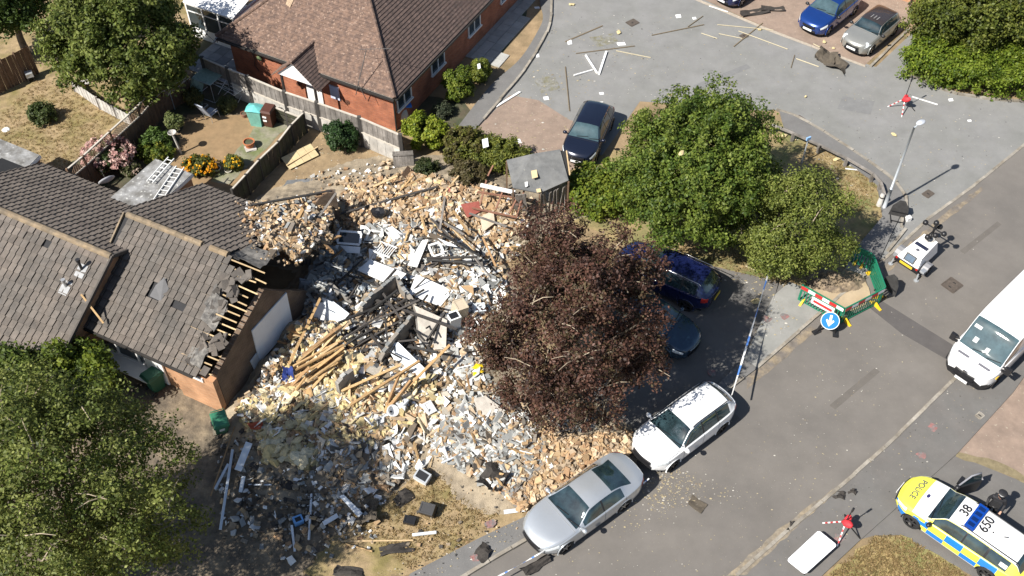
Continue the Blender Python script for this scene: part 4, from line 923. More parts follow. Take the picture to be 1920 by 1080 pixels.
def tree(name, label, cat, ctr_px, zc, R, nl, lr, ncl, per, leaf, pal, cr=.35, mat=None, group=None, trunk=.16, seed=1, low=-.55, up=.35, out=.5, tone=.35, twigs=0, flat=1.0, droop=0.0, stems=9, base=None, org=None, inner=.18, trunk_part=True, aspect=.62):
    rg = np.random.default_rng(seed); rnd = random.Random(seed)
    c = G(*ctr_px, zc) if org is None else Vector(org); t = thing(name, label, cat, (c.x, c.y, 0), 0, group)
    Lb = lobes(R, nl, lr[0], lr[1], rg, low); cs = []
    for k in range(ncl):
        q = Lb[rg.integers(len(Lb))] if rg.random() > inner else np.array([0,0,0,min(R)*.8]); d = rg.normal(size=3); d /= np.linalg.norm(d)
        p = q[:3]+d*q[3]*(.55+.5*rg.random()); 
        if zc+p[2] < .12: p[2] = .12-zc+.3*rg.random()
        cs.append((p[0], p[1], zc+p[2]))
    leaf_cloud('crown', cs, cr*(.6+.8*rg.random(len(cs))), per, leaf, pal, mat or m_leaf, t, up=up, out=out, tone=tone, mid=(0,0,zc-.2*R[2]), rg=rg, flat=flat, droop=droop, aspect=aspect)
    if trunk_part:
        bx, by = (0, 0) if base is None else base
        tm = MB(); top = Vector((0,0,zc*.75)); tm.tube([(bx,by,0),(bx*.7,by*.7,zc*.3),(bx*.3+.1,by*.3,zc*.55),top], [trunk*1.25,trunk,trunk*.8,trunk*.6], 10); tm.build('trunk', m_bark, t, smooth=True)
        lm = MB()
        for k in range(stems):
            q = Lb[rg.integers(len(Lb))]; e = Vector((q[0],q[1],zc+q[2])); m = top.lerp(e, .5)+Vector((0,0,-.15*R[2])); lm.tube([Vector((0,0,zc*rg.uniform(.35,.7))), m, e], [trunk*.45, trunk*.3, .025], 6)
        lm.build('limb', m_bark, t, smooth=True)
    if twigs:
        tw = MB()
        for k in range(twigs):
            q = Lb[rg.integers(len(Lb))]; d = rg.normal(size=3); d /= np.linalg.norm(d); d[2] = abs(d[2])*.6; e = Vector((q[0],q[1],zc+q[2]))+Vector(d)*q[3]*1.12
            tw.tube([e-Vector((d[0]*.9,d[1]*.9,d[2]*.8+.1)), e-Vector((d[0]*.4,d[1]*.4,d[2]*.3-.06)), e], [.022,.016,.008], 4)
        tw.build('bare_twigs', m_twig, t)['kind'] = 'stuff'
    return t
GRN = [(.044,.080,.012),(.100,.146,.021),(.172,.214,.038)]
tree('broadleaf_tree', 'large round green maple between the close and the parked cars', 'tree', (1308,318), 4.0, (3.6,3.6,3.8), 120, (.5,.9), 2000, 54, .125, GRN, .30, seed=3, low=-.75, trunk=.2, inner=.24)
tree('birch_tree', 'feathery yellow-green birch drooping over the green barriers', 'tree', (1490,412), 3.0, (2.75,2.2,2.4), 56, (.4,.8), 760, 64, .10, [(.08,.11,.020),(.15,.18,.035),(.225,.25,.06)], .33, seed=5, low=-.8, twigs=26, droop=.5, trunk=.10)
tree('copper_tree', 'dark copper-leaved tree over the front garden rubble', 'tree', (1068,604), 4.9, (3.65,3.6,4.5), 86, (.45,.9), 1500, 54, .11, [(.028,.014,.010),(.066,.031,.022),(.115,.056,.040),(.075,.058,.028)], .33, mat=m_leafd, seed=8, low=-.75, twigs=110, trunk=.2, tone=.6)
tree('dusty_tree', 'big dusty green tree filling the lower corner by the bungalow', 'tree', (100,940), 5.9, (4.7,3.6,4.3), 90, (.6,1.1), 1500, 66, .105, [(.060,.085,.016),(.130,.160,.032),(.215,.235,.065)], .40, seed=12, low=-.7, twigs=90, trunk=.24, tone=.5, inner=.3)
tree('conifer_shrub', 'bright green ragged shrub under the eave of the left bungalow', 'tree', (120,708), 1.7, (2.3,1.3,1.6), 26, (.35,.65), 330, 44, .16, [(.045,.07,.010),(.11,.155,.016),(.20,.24,.03)], .30, seed=13, low=-.6, twigs=8, trunk=.1)
tree('conifer_shrub', 'ragged green shrub cut off by the picture edge under the left eave', 'tree', (20,722), 1.7, (1.9,1.4,1.8), 22, (.35,.65), 240, 44, .16, [(.035,.055,.010),(.07,.105,.016),(.12,.16,.03)], .30, seed=14, low=-.6, twigs=4, trunk=.1)
tree('broadleaf_tree', 'tall leafy tree behind the dry lawn and trellis fence', 'tree', (232,62), 4.0, (3.85,3.7,3.6), 66, (.55,1.0), 1250, 50, .17, [(.055,.080,.014),(.11,.145,.026),(.175,.20,.05)], .38, seed=17, low=-.7, trunk=.2)
tree('broadleaf_tree', 'dark green tree cut by the top corner of the picture', 'tree', (5,-6), 3.6, (2.6,2.6,3.0), 36, (.5,.9), 560, 50, .17, [(.036,.062,.012),(.065,.11,.02),(.10,.15,.03)], .38, seed=18, low=-.7, trunk=.18)
tree('broadleaf_tree', 'sunlit bushy tree rising behind the clipped corner hedge', 'tree', (1850,22), 2.6, (4.0,2.4,2.5), 54, (.5,.9), 950, 50, .16, [(.045,.062,.010),(.10,.125,.018),(.165,.18,.035)], .36, seed=21, low=-.7, trunk=.15)
# hedges and shrubs
def mass(name, label, cat, poly, z0, z1, ncl, per, leaf, pal, cr=.22, seed=1, group=None, tone=.4, mat=None, stems=14, up=.3, aspect=.62):
    """a hedge or shrub that fills a footprint given in photo pixels at mid height"""
    rnd = random.Random(seed); rg = np.random.default_rng(seed); zm = (z0+z1)/2
    P = px3(poly, zm); c = sum(P, Vector())/len(P); t = thing(name, label, cat, (c.x,c.y,0), 0, group); lp = [(p.x-c.x, p.y-c.y) for p in P]; cs = []
    for x, y in sample(lp, ncl, rnd):
        r = rnd.random(); z = z0+(z1-z0)*(1-r*r*.9); cs.append((x, y, z+.10*math.sin(3*x)+.08*math.sin(4*y+1)))
    leaf_cloud('foliage', cs, cr*(.6+.8*rg.random(len(cs))), per, leaf, pal, mat or m_leaf, t, up=up, tone=tone, mid=(0,0,z0-1), rg=rg, aspect=aspect)
    st = MB()
    for x, y in sample(lp, stems, rnd): st.tube([(x*.7,y*.7,0),(x,y,z0+(z1-z0)*.7)], [.03,.012], 5)
    st.build('stems', m_bark, t); return t
YG = [(.06,.095,.012),(.115,.165,.018),(.19,.22,.03)]
mass('corner_hedge', 'clipped leafy hedge at the bend of the close', 'hedge', [(1690,110),(1720,72),(1800,80),(1960,100),(1960,172),(1880,170),(1800,158),(1740,145),(1695,130)], .1, 1.5, 900, 44, .14, [(.06,.10,.010),(.125,.18,.016),(.20,.25,.03)], .30, seed=31)
mass('garden_hedge', 'low green hedge between the wrecked shed and the maple', 'hedge', [(1062,330),(1090,318),(1140,318),(1190,345),(1185,400),(1120,405),(1070,385)], .1, 1.2, 260, 40, .16, YG, .26, seed=32)
def ball(name, label, px, z, R, ncl, per, leaf, pal, seed, cat='shrub', group=None, cr=.14, tone=.35, aspect=.62):
    return tree(name, label, cat, px, z, R, 34, (R[0]*.18,R[0]*.30), ncl, per, leaf, pal, cr, seed=seed, low=-.9, trunk=.05, stems=5, tone=tone, inner=.1, group=group, out=.7, aspect=aspect)
ball('clipped_shrub', 'taller clipped shrub of two domes beside the brick house window', (860,158), .95, (.78,.75,.95), 420, 40, .10, YG, 41)
ball('clipped_shrub', 'low round clipped shrub with white scraps next to the slab path', (899,131), .65, (.62,.6,.6), 260, 40, .10, [(.08,.11,.015),(.14,.17,.022),(.21,.23,.04)], 42)
ball('round_shrub', 'dark green ball-shaped bush in front of the pale fence boards', (637,253), .85, (.88,.85,.85), 420, 42, .09, [(.018,.045,.012),(.035,.075,.02),(.055,.10,.03)], 43)
ball('golden_shrub', 'bright yellow-green shrub at the corner of the brick house', (797,246), .95, (1.05,.95,.85), 420, 40, .13, [(.11,.155,.012),(.20,.25,.02),(.30,.32,.04)], 44)
ball('scorched_shrub', 'brown scorched bush beside the bright yellow-green shrub', (868,272), .85, (1.15,.9,.75), 380, 34, .12, [(.07,.06,.02),(.12,.105,.03),(.16,.17,.035)], 45, tone=.5)
ball('scorched_shrub', 'ragged green and brown bush behind the wrecked shed roof', (938,290), .75, (.95,.85,.7), 320, 34, .12, [(.07,.09,.016),(.13,.15,.025),(.19,.20,.035)], 46, tone=.5)
ball('scorched_shrub', 'dry straw-coloured bush at the edge of the brick rubble', (880,325), .6, (.85,.8,.6), 260, 34, .13, [(.09,.075,.035),(.13,.105,.05),(.07,.065,.02)], 47, tone=.5)
ball('scorched_shrub', 'small dark green bush by the broken garden gate', (800,318), .5, (.6,.6,.5), 180, 34, .11, [(.025,.04,.012),(.05,.065,.02),(.07,.075,.03)], 48)
ball('low_shrub', 'low grey-green shrub beside the clipped domes', (828,208), .35, (.55,.5,.35), 150, 34, .09, [(.04,.055,.03),(.07,.085,.05),(.09,.10,.06)], 49)
ball('lawn_bush', 'small green bush alone on the dry lawn', (78,212), .45, (.72,.6,.45), 190, 34, .11, [(.035,.055,.012),(.065,.09,.025),(.10,.12,.045)], 50)
ball('garden_shrub', 'light green shrub beside the clothes line', (326,226), .8, (.45,.45,.5), 150, 34, .11, [(.08,.11,.03),(.15,.18,.06),(.22,.24,.10)], 51)
ball('garden_shrub', 'leafy green shrub beneath the leaning garden post', (292,262), .55, (.75,.65,.5), 220, 34, .11, [(.04,.075,.014),(.075,.13,.025),(.11,.17,.04)], 52)
ball('garden_shrub', 'low yellow-flecked plant next to the lichened flat roof', (290,288), .35, (.9,.4,.3), 150, 34, .10, [(.05,.085,.014),(.10,.14,.02),(.22,.22,.03)], 53)
ball('garden_shrub', 'olive bush beside the netted frame in the back garden', (362,183), .6, (.5,.45,.5), 150, 34, .10, [(.06,.06,.015),(.10,.10,.03),(.14,.13,.04)], 54)
ball('garden_shrub', 'dark leafy plant between the grey chair and the green netting', (425,195), .4, (.5,.4,.35), 130, 34, .10, [(.05,.065,.02),(.09,.10,.035),(.12,.13,.05)], 55)
# flowering plants: foliage with blossoms
def flowers(name, label, px, z, R, pal_l, pal_f, nf, seed, fs=.10):
    t = ball(name, label, px, z, R, 200, 30, .11, pal_l, seed, 'flowering plant'); rg = np.random.default_rng(seed+100); d = rg.normal(size=(nf,3)); d[:,2] = np.abs(d[:,2])*.9; d /= np.linalg.norm(d, axis=1, keepdims=True)
    pts = d*np.array(R)*1.06+np.array([0,0,z]); leaf_cloud('blossoms', pts, fs*.9, 14, fs*.75, pal_f, m_leaf, t, up=.9, rg=rg, aspect=.9, tone=.3); return t
flowers('hydrangea', 'pink-flowering hydrangea bush inside the trellis fence', (203,292), .75, (1.15,1.0,.75), [(.04,.065,.018),(.07,.10,.03),(.09,.08,.03)], [(.42,.22,.20),(.58,.36,.32),(.65,.48,.42)], 120, 61, .16)
flowers('marigold', 'orange and yellow flowering plant at the corner of the trodden lawn', (376,311), .45, (.78,.55,.42), [(.06,.075,.015),(.11,.11,.02),(.10,.13,.03)], [(.75,.26,.01),(.85,.42,.01),(.88,.55,.03)], 62, 62, .085)
flowers('marigold', 'yellow flowers beside the white bowl and the path', (437,305), .35, (.42,.35,.32), [(.06,.08,.02),(.10,.12,.03),(.12,.14,.03)], [(.85,.5,.02),(.88,.6,.04),(.85,.42,.01)], 36, 63, .08)
flowers('pale_flower', 'pale flowering plant in shade beside the flat roof', (245,318), .35, (.4,.35,.3), [(.05,.06,.02),(.08,.09,.03),(.10,.10,.05)], [(.5,.4,.3),(.6,.5,.4),(.5,.35,.3)], 40, 64, .09)
# grass tufts on the dry lawns: nobody could count them
def tufts(label_poly, n, pal, size, seed, z=.0):
    rnd = random.Random(seed); pts = [G(*p) for p in sample(label_poly, n, rnd)]
    o = leaf_cloud('grass', [(p.x,p.y,z+.03) for p in pts], .09, 6, size, pal, m_leaf, None, up=.1, out=.0, rg=np.random.default_rng(seed), aspect=.25, flat=.4); o['kind'] = 'stuff'; o['label'] = 'dry straw-coloured grass tufts on the lawn'; return o
DRY = [(.30,.21,.10),(.36,.26,.13),(.28,.20,.09),(.21,.17,.07)]
tufts([(0,215),(70,150),(170,170),(235,205),(150,300),(80,330),(0,270)], 1500, DRY, .09, 71)
tufts([(1640,1008),(1690,1005),(1740,1032),(1830,1090),(1540,1090)], 1500, DRY, .10, 72)
tufts([(650,980),(720,900),(820,840),(960,940),(900,1005),(770,1070)], 1500, DRY, .09, 73)
tufts([(1500,230),(1570,285),(1640,330),(1660,385),(1600,400),(1520,330)], 900, DRY, .09, 74)
tufts([(1190,470),(1340,500),(1480,540),(1560,480),(1400,450)], 700, DRY, .09, 75)

mass('ragged_hedge', 'ragged yellow-green hedge running from the corner shrub to the shed', 'hedge', [(820,262),(880,246),(940,272),(1000,284),(990,306),(930,318),(860,300)], .1, 1.1, 240, 40, .12, [(.07,.085,.018),(.13,.15,.025),(.20,.21,.04)], .24, seed=33)
# ------------------------------------------------------------------ back gardens: fences, bins, pots, furniture
m_fence = M('weathered_grey_board', (.23,.21,.19), .92, .25, 4, .4, 30, rand=.16, second=(.15,.135,.12), second_scale=1.8)
m_fbrown = M('brown_fence_board', (.15,.095,.06), .92, .25, 4, .4, 30, rand=.16)
m_fdark = M('shade_dark_board', (.055,.047,.036), .92, .25, 4, .4, 30, rand=.16, second=(.05,.055,.03), second_scale=1.5)  # dark tone puts the shade on the garden fence's face into the boards
m_fpale = M('pale_gravel_board', (.50,.48,.44), .92, .2, 3, .3, 30, rand=.14, second=(.38,.36,.33), second_scale=1.6)
m_fcap = M('bleached_top_rail', (.46,.42,.36), .9, .2, 4, .3, 30)
m_fpost = M('dark_post', (.06,.055,.05), .9, .2, 5)
m_terra = M('terracotta', (.40,.14,.06), .85, .15, 8)
m_galv = M('galvanised_steel', (.46,.48,.50), .45, .12, 6, metal=.5)
m_whitep = M('white_plastic', (.72,.72,.70), .5, .08, 6)
def fence(name, label, pts, h, mat, bw=.14, rail=m_fcap, post=m_fpost, z0=0.0, vertical=True, post_w=.09, top=.05, parent=None, lattice=0.0, postcap=0.06, from_top=False):
    """run of boarded bays between posts; each board a part"""
    P = [G(*p, h if from_top else 0) for p in pts]; c = P[0]; t = parent or thing(name, label, 'fence', (c.x, c.y, 0))
    o = Vector((t.location.x, t.location.y, 0)); Q = [Vector((p.x-o.x, p.y-o.y, 0)) for p in P]
    hb_ = h-lattice
    for i in range(len(Q)-1):
        a, b = Q[i], Q[i+1]; d = b-a; L = d.length; an = math.atan2(d.y, d.x); u = d/L
        if vertical:
            n = max(1, int(L/bw)); w = L/n
            bme = MB().box((0,0,0), (w*.95,.022,hb_-z0-.03)).mesh('board', mat)
            for k in range(n):
                p = a+u*((k+.5)*w); link('board', bme, t, (p.x-u.y*.012*(k % 2), p.y+u.x*.012*(k % 2), (hb_+z0)/2+random.uniform(-.012,.012)), (random.uniform(-.012,.012), random.uniform(-.01,.01), an))
        else:
            n = max(1, int((hb_-z0)/bw)); w = (hb_-z0)/n; bme = MB().box((0,0,0), (L-.1,.026,w*.94)).mesh('board', mat)
            p = (a+b)/2
            for k in range(n): link('board', bme, t, (p.x, p.y, z0+(k+.5)*w), (.14, 0, an))
        if rail: MB().beam((a.x,a.y,h+.0), (b.x,b.y,h+.0), .085, top).build('top_rail', rail, t)
        if lattice:
            lt = MB(); nn = int(L/.14)
            for k in range(nn+1):
                for sgn in (-1, 1):
                    s0 = k*L/nn; s1 = s0+sgn*lattice
                    f0, f1 = max(0, min(L, s0)), max(0, min(L, s1)); zz1 = hb_+abs(f1-f0)
                    if abs(f1-f0) < .05: continue
                    q0 = a+u*f0; q1 = a+u*f1; lt.beam((q0.x,q0.y+.008*sgn,hb_), (q1.x,q1.y+.008*sgn,zz1), .022, .008)
            lt.build('trellis', mat, t)['kind'] = 'stuff'
            MB().beam((a.x,a.y,hb_), (b.x,b.y,hb_), .06, .05).build('mid_rail', rail or mat, t)
    for q in Q: MB().box((q.x,q.y,(h+postcap)/2), (post_w,post_w,h+postcap)).build('post', post, t)
    return t
ft = fence('panel_fence', 'long weathered grey panel fence with dark posts below the hipped brick house', [(378,108),(425,128),(463,143),(532,172),(593,192),(673,220),(750,253)], 1.8, m_fence, bw=.15, from_top=True, post_w=.17, z0=.95)
P_ = [G(*p,1.8) for p in [(425,128),(463,143),(532,172),(593,192),(673,220),(750,253)]]
for i in range(len(P_)-1):
    a, b = P_[i]-ft.location, P_[i+1]-ft.location; n = 5 if i else 3
    MB().beam((a.x,a.y,.93),(b.x,b.y,.93), .12,.06).build('mid_rail', m_fcap, ft)
    for k in range(n):
        q0 = a.lerp(b, k/n); q1 = a.lerp(b, (k+.97)/n); MB().beam((q0.x,q0.y,.45),(q1.x,q1.y,.45), .05,.90).build('gravel_board', m_fpale, ft)
fence('trellis_fence', 'brown fence with diagonal trellis on top between the two back gardens', [(125,318),(155,293),(205,247),(257,200),(295,157),(345,128)], 1.85, m_fbrown, from_top=True, lattice=.55, rail=m_fcap, post=m_fbrown)
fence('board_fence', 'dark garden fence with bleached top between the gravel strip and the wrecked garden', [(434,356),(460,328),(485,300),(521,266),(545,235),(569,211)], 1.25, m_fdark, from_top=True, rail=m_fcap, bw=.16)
fence('board_fence', 'brown close-boarded fence at the picture edge in tree shade', [(-40,132),(0,112),(25,100),(50,86)], 1.75, m_fbrown, from_top=True, rail=None, post=m_fbrown)
fence('board_fence', 'low pale board fence under the tall tree at the dry lawn', [(133,150),(180,183),(212,200),(242,216)], .75, m_fpale, from_top=True, rail=None, post=m_fence)
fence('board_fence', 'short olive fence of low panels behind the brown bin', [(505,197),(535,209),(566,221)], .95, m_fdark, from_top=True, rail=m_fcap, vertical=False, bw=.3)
gp = thing('garden_gate', 'grey boarded gate leaning at the end of the pale fence', 'gate', tuple(G(758,318)), dirpx((738,318),(778,316)))
for k in range(7): MB().box((-.42+k*.14,.1,.52), (.132,.025,1.0), rotm(-.15,0,0)).build('board', m_fence, gp)
for z in (.2,.85): MB().box((0,.075+(z-.52)*.15-.02,z), (1.0,.03,.10), rotm(-.15,0,0)).build('ledge', m_fence, gp)
gp = thing('fence_panel', 'fallen dark fence panel on the bricks below the broken gate', 'fence panel', tuple(G(773,342)), 1.2)
for k in range(6): MB().box((-.3+k*.12,0,.35), (.112,.03,.95), rotm(-.8,0,.02*k)).build('board', m_fbrown, gp)
gp = thing('boarded_panel', 'pale sheet of four boards lying against the dark garden fence', 'panel', tuple(G(564,300)), dirpx((528,316),(593,284)))
for k in range(4): MB().box((-.62+k*.415,0,.22), (.40,.75,.025), rotm(.35,0,.0)).build('board', M('yellowed_plywood', (.52,.42,.24), .85, .15, 3, .1, 20, rand=.08), gp)
MB().box((.1,-.05,.245), (1.9,.05,.03), rotm(.35,0,.1)).build('batten', m_wood, gp)
o = MB(); P4 = px3([(538,338),(600,333),(640,352),(575,366),(530,352)], .03); o.slab3(P4, .02); c = P4[0]; tag(o.build('tarpaulin', M('grey_tarpaulin', (.13,.135,.14), .8, .35, 4, .4, 9, spots=(.3,.25,.17), spot_scale=5, spot_amt=.66), org=tuple(c)), 'flat grey tarpaulin on the scuffed lawn behind the rubble', 'tarpaulin')
def wheelie(px, rz, m, label, h=1.06, cover=None):
    p = G(*px); t = thing('wheelie_bin', label, 'bin', (p.x,p.y,0), rz)
    b = MB(); v = []
    for z, s in ((.06,.78),(h*.86,1.0)):
        for x, y in ((-.27,-.31),(.27,-.31),(.27,.31),(-.27,.31)): v.append((x*s,y*s,z))
    b.add(v, BOXF); b.box((0,0,h*.86), (.60,.68,.05)); b.build('bin_body', m, t)
    l = MB(); l.add([(-.30,-.34,h*.88),(.30,-.34,h*.88),(.30,.36,h*.88),(-.30,.36,h*.88),(-.25,-.28,h*.97),(.25,-.28,h*.97),(.26,.30,h),(-.26,.30,h)], BOXF); l.build('lid', m, t)
    MB().tube([(-.25,.38,h*.93),(.25,.38,h*.93)], .02, 6).build('handle', m, t)
    for s in (-1,1): MB().lathe([(0,-.03),(.1,-.03),(.1,.03),(0,.03)], 14, (s*.27,.28,.10), rotm(0,PI/2,0)).build('wheel', m_tyre, t)
    return t
m_gbin = M('green_bin_plastic', (.015,.09,.055), .5, .12, 5)
m_bbin = M('brown_bin_plastic', (.075,.028,.018), .5, .12, 5)
wheelie((296,728), AH+2.9, m_gbin, 'dark green wheelie bin against the bungalow wall by the porch')
w2 = wheelie((414,805), AH+.6, M('mid_green_bin_plastic', (.03,.16,.09), .5, .1, 5), 'green wheelie bin tilted beside the bungalow corner and rubble'); w2.rotation_euler = (.25,.1,AH+.9)
MB().box((0,-.30,.62), (.2,.012,.16), rotm(-.09,0,0)).build('sticker', m_whitep, w2)
wb_ = wheelie((508,234), AB+.2, m_bbin, 'brown wheelie bin next to the teal covered butt', h=1.1)
for z, r in ((.70,.3),(.48,-.2)): MB().box((-.08,-.315+.0*z,z), (.20,.012,.10), rotm(-.06,r*.3,0)).build('sticker', m_whitep, wb_)
p = G(484,232); t = thing('water_butt', 'tall teal plastic-covered butt next to the brown bin', 'water butt', (p.x,p.y,0), AB+.3)
m_teal = M('teal_plastic', (.12,.42,.40), .4, .2, 3, .3, 6)
MB().add([(x*s,y*s,z) for z, s in ((0,.78),(.98,1.0)) for x, y in ((-.36,-.3),(.36,-.3),(.36,.3),(-.36,.3))], BOXF).build('butt_body', M('pale_teal_plastic', (.16,.38,.32), .45, .2, 3, .3, 6), t)
c4 = [(-.4,-.34,.98),(.4,-.34,.98),(.4,.34,.98),(-.4,.34,.98)]; lb_ = MB(); lb_.add(c4+[(0,0,1.2)]+[(0,-.36,1.03),(.42,0,1.03),(0,.36,1.03),(-.42,0,1.03)], [(0,5,4),(5,1,4),(1,6,4),(6,2,4),(2,7,4),(7,3,4),(3,8,4),(8,0,4),(3,2,1,0)]); lb_.build('lid', m_teal, t)
# netted cage and its fallen polythene
p = G(400,175); t = thing('netting_cage', 'pale green netted plant cage in the back garden corner', 'plant cage', (p.x,p.y,0), AB)
m_net = M('pale_green_netting', (.26,.34,.28), .7, .3, 8, .3, 20)
cg = MB()
for x in (-.6,.6):
    for y in (-.6,.6): cg.tube([(x,y,0),(x,y,1.15)], .018, 6)
for z in (.02,1.15):
    for a, b in (((-.6,-.6),(.6,-.6)),((.6,-.6),(.6,.6)),((.6,.6),(-.6,.6)),((-.6,.6),(-.6,-.6))): cg.tube([(*a,z),(*b,z)], .016, 6)
cg.build('frame', m_galv, t)
flap('netting', [(-.62,-.62,1.13),(.62,-.62,1.13),(.62,.62,1.13),(-.62,.62,1.13)], m_net, t, amp=.05, n=7)
flap('netting', [(-.55,-1.15,.05),(.25,-1.25,.02),(.2,-.64,1.13),(-.6,-.64,1.15)], m_net, t, amp=.08, n=7)
p = G(440,178); t = thing('wire_rack', 'white wire drying rack beside the netted plant cage', 'rack', (p.x,p.y,0), dirpx((417,165),(462,190)))
r_ = MB(); 
for y in (-.6,-.4,-.2,0,.2,.4,.6): r_.tube([(-.85,y,.75),(.85,y,.75)], .010, 5)
for x in (-.85,.85): r_.tube([(x,-.62,.75),(x,.62,.75)], .014, 5)
r_.build('rack_top', m_whitep, t); r_ = MB()
for x in (-.7,.7): r_.tube([(x,-.5,0),(x,.5,.75)], .014, 5); r_.tube([(x,.5,0),(x,-.5,.75)], .014, 5)
r_.build('legs', m_whitep, t)
p = G(328,205); t = thing('rotary_dryer', 'rotary clothes dryer with thin white lines in garden shade', 'clothes dryer', (p.x,p.y,0), .3)
MB().tube([(0,0,0),(0,0,1.7)], .025, 8).build('pole', m_galv, t); r_ = MB(); ln = MB()
for k in range(4):
    a = PI/2*k; e = (1.15*math.cos(a),1.15*math.sin(a),1.75); r_.tube([(0,0,1.15), e], .014, 5)
    for q in (.35,.55,.75,.98):
        a2 = a+PI/2; ln.tube([(1.15*q*math.cos(a),1.15*q*math.sin(a),1.15+.6*q),(1.15*q*math.cos(a2),1.15*q*math.sin(a2),1.15+.6*q)], .006, 4)
r_.build('arm', m_galv, t); ln.build('line', m_whitep, t)
def chair(px, rz, m, label, tilt=.0):
    p = G(*px); t = thing('garden_chair', label, 'chair', (p.x,p.y,0), rz)
    MB().box((0,0,.42), (.52,.55,.03)).build('seat', m, t); MB().box((0,.42,.80), (.52,.05,.95), rotm(-.42,0,0)).build('backrest', m, t)
    for x in (-.25,.25):
        for y in (-.24,.24): MB().tube([(x,y,.42),(x*1.12,y*1.2,0)], .014, 5).build('leg', m_galv, t)
        MB().tube([(x*1.15,-.2,.62),(x*1.15,.36,.62)], .014, 5).build('armrest', m_galv, t)
chair((398,222), 2.6, M('grey_mesh_fabric', (.33,.36,.42), .8, .12, 6), 'grey mesh garden chair at the edge of the trodden lawn')
p = G(340,288); t = thing('bird_feeder', 'leaning pale garden post with a bushy top by the orange flowers', 'post', (p.x,p.y,0), .3)
MB().tube([(0,0,0),(-.12,.05,1.15)], .05, 8).build('post', m_fpale, t); MB().lathe([(.02,0),(.22,.18),(.2,.2),(.03,.03)], 10, (-.12,.05,1.15)).build('bowl', m_fpale, t)
def pot(px, r, h, m, label, z=0, cat='pot', plant=None):
    p = G(*px, z); t = thing('plant_pot', label, cat, (p.x,p.y,z))
    MB().lathe([(0,0),(r*.68,0),(r*.95,h*.85),(r*1.08,h*.85),(r*1.08,h),(r*.92,h),(r*.88,h*.82)], 18).build('pot', m, t, smooth=False)
    MB().lathe([(0,h*.84),(r*.9,h*.82)], 14).build('soil', m_dark, t)
pot((469,276), .27, .38, m_terra, 'large terracotta pot standing on a pale slab in the garden')
pot((459,219), .17, .24, M('dull_terracotta', (.25,.12,.08), .9, .2, 8), 'small brown pot at the foot of the teal butt')
pot((384,203), .20, .16, M('grey_clay', (.22,.19,.16), .9, .2, 8), 'wide grey pot left of the grey garden chair')
pot((407,319), .19, .14, m_whitep, 'grey-white bowl behind the orange flowering plant', cat='bowl')
pot((429,322), .17, .13, M('cream_bowl', (.6,.57,.5), .6, .1, 6), 'cream bowl beneath the yellow flowers', cat='bowl')
tag(MB().lathe([(0,.035),(.16,.03),(.20,.0),(.0,0)], 16).build('lid', m_whitep, org=(0,0,0)), 'white round lid lying on the dry lawn', 'lid').location = G(11,243,.01)
tag(MB().box((0,0,.03), (.5,.42,.06), rotm(0,0,.4), jit=.1).build('slab', m_fpale), 'pale slab under the big terracotta pot', 'slab').location = G(470,279,.012)
def dish(loc, rz, label, r=.38):
    t = thing('satellite_dish', label, 'satellite dish', loc, rz); q = rotm(0.95,0,0)
    MB().lathe([(0,-.10),(r*.5,-.075),(r*.85,-.02),(r,.02),(r*1.02,.0),(r*.8,-.05),(0,-.13)], 22, (0,0,.25), q).build('reflector', M('grey_dish', (.38,.38,.40), .5, .1, 5), t, smooth=True)
    a = MB(); a.tube([(0,.05,.0),(0,.0,.25)], .02, 6); a.tube([(0,-.1,.05),(0,-.42,.42)], .012, 5); a.box((0,-.43,.45), (.06,.09,.06)); a.build('arm', m_gut, t)
dish(tuple(G(203,345,1.95)), -2.5, 'grey satellite dish at the rear eave of the left bungalow')
q = Matrix.Rotation(AB, 3, 'Z') @ Vector((-LB-.15,.1,0)); dish((OB.x+q.x, OB.y+q.y, 2.0), AB-1.2, 'round grey satellite dish at the corner of the hipped house')
# the ladder lies on the flat roof
la = G(277,403,2.42); lb2 = G(338,313,2.42); d = lb2-la; t = thing('ladder', 'white aluminium ladder lying on the lichened flat roof', 'ladder', tuple(la), math.atan2(d.y,d.x)); L = d.length
for y in (-.19,.19): MB().box((L/2,y,.0), (L,.035,.07)).build('stile', m_whitep, t)
for k in range(11): MB().tube([((k+.5)*L/11,-.19,0),((k+.5)*L/11,.19,0)], .018, 6).build('rung', m_whitep, t)
la = G(300,325,2.46); lb2 = G(343,336,2.46); d = lb2-la; t = thing('ladder', 'short white ladder section laid across the longer ladder', 'ladder', tuple(G(292,340,2.48)), dirpx((292,340),(330,297),2.4)); 
for y in (-.15,.15): MB().box((.7,y+.2,.02), (1.7,.035,.06)).build('stile', m_whitep, t)
for k in range(6): MB().tube([(.0+k*.28,.05,.02),(.0+k*.28,.35,.02)], .018, 6).build('rung', m_whitep, t)
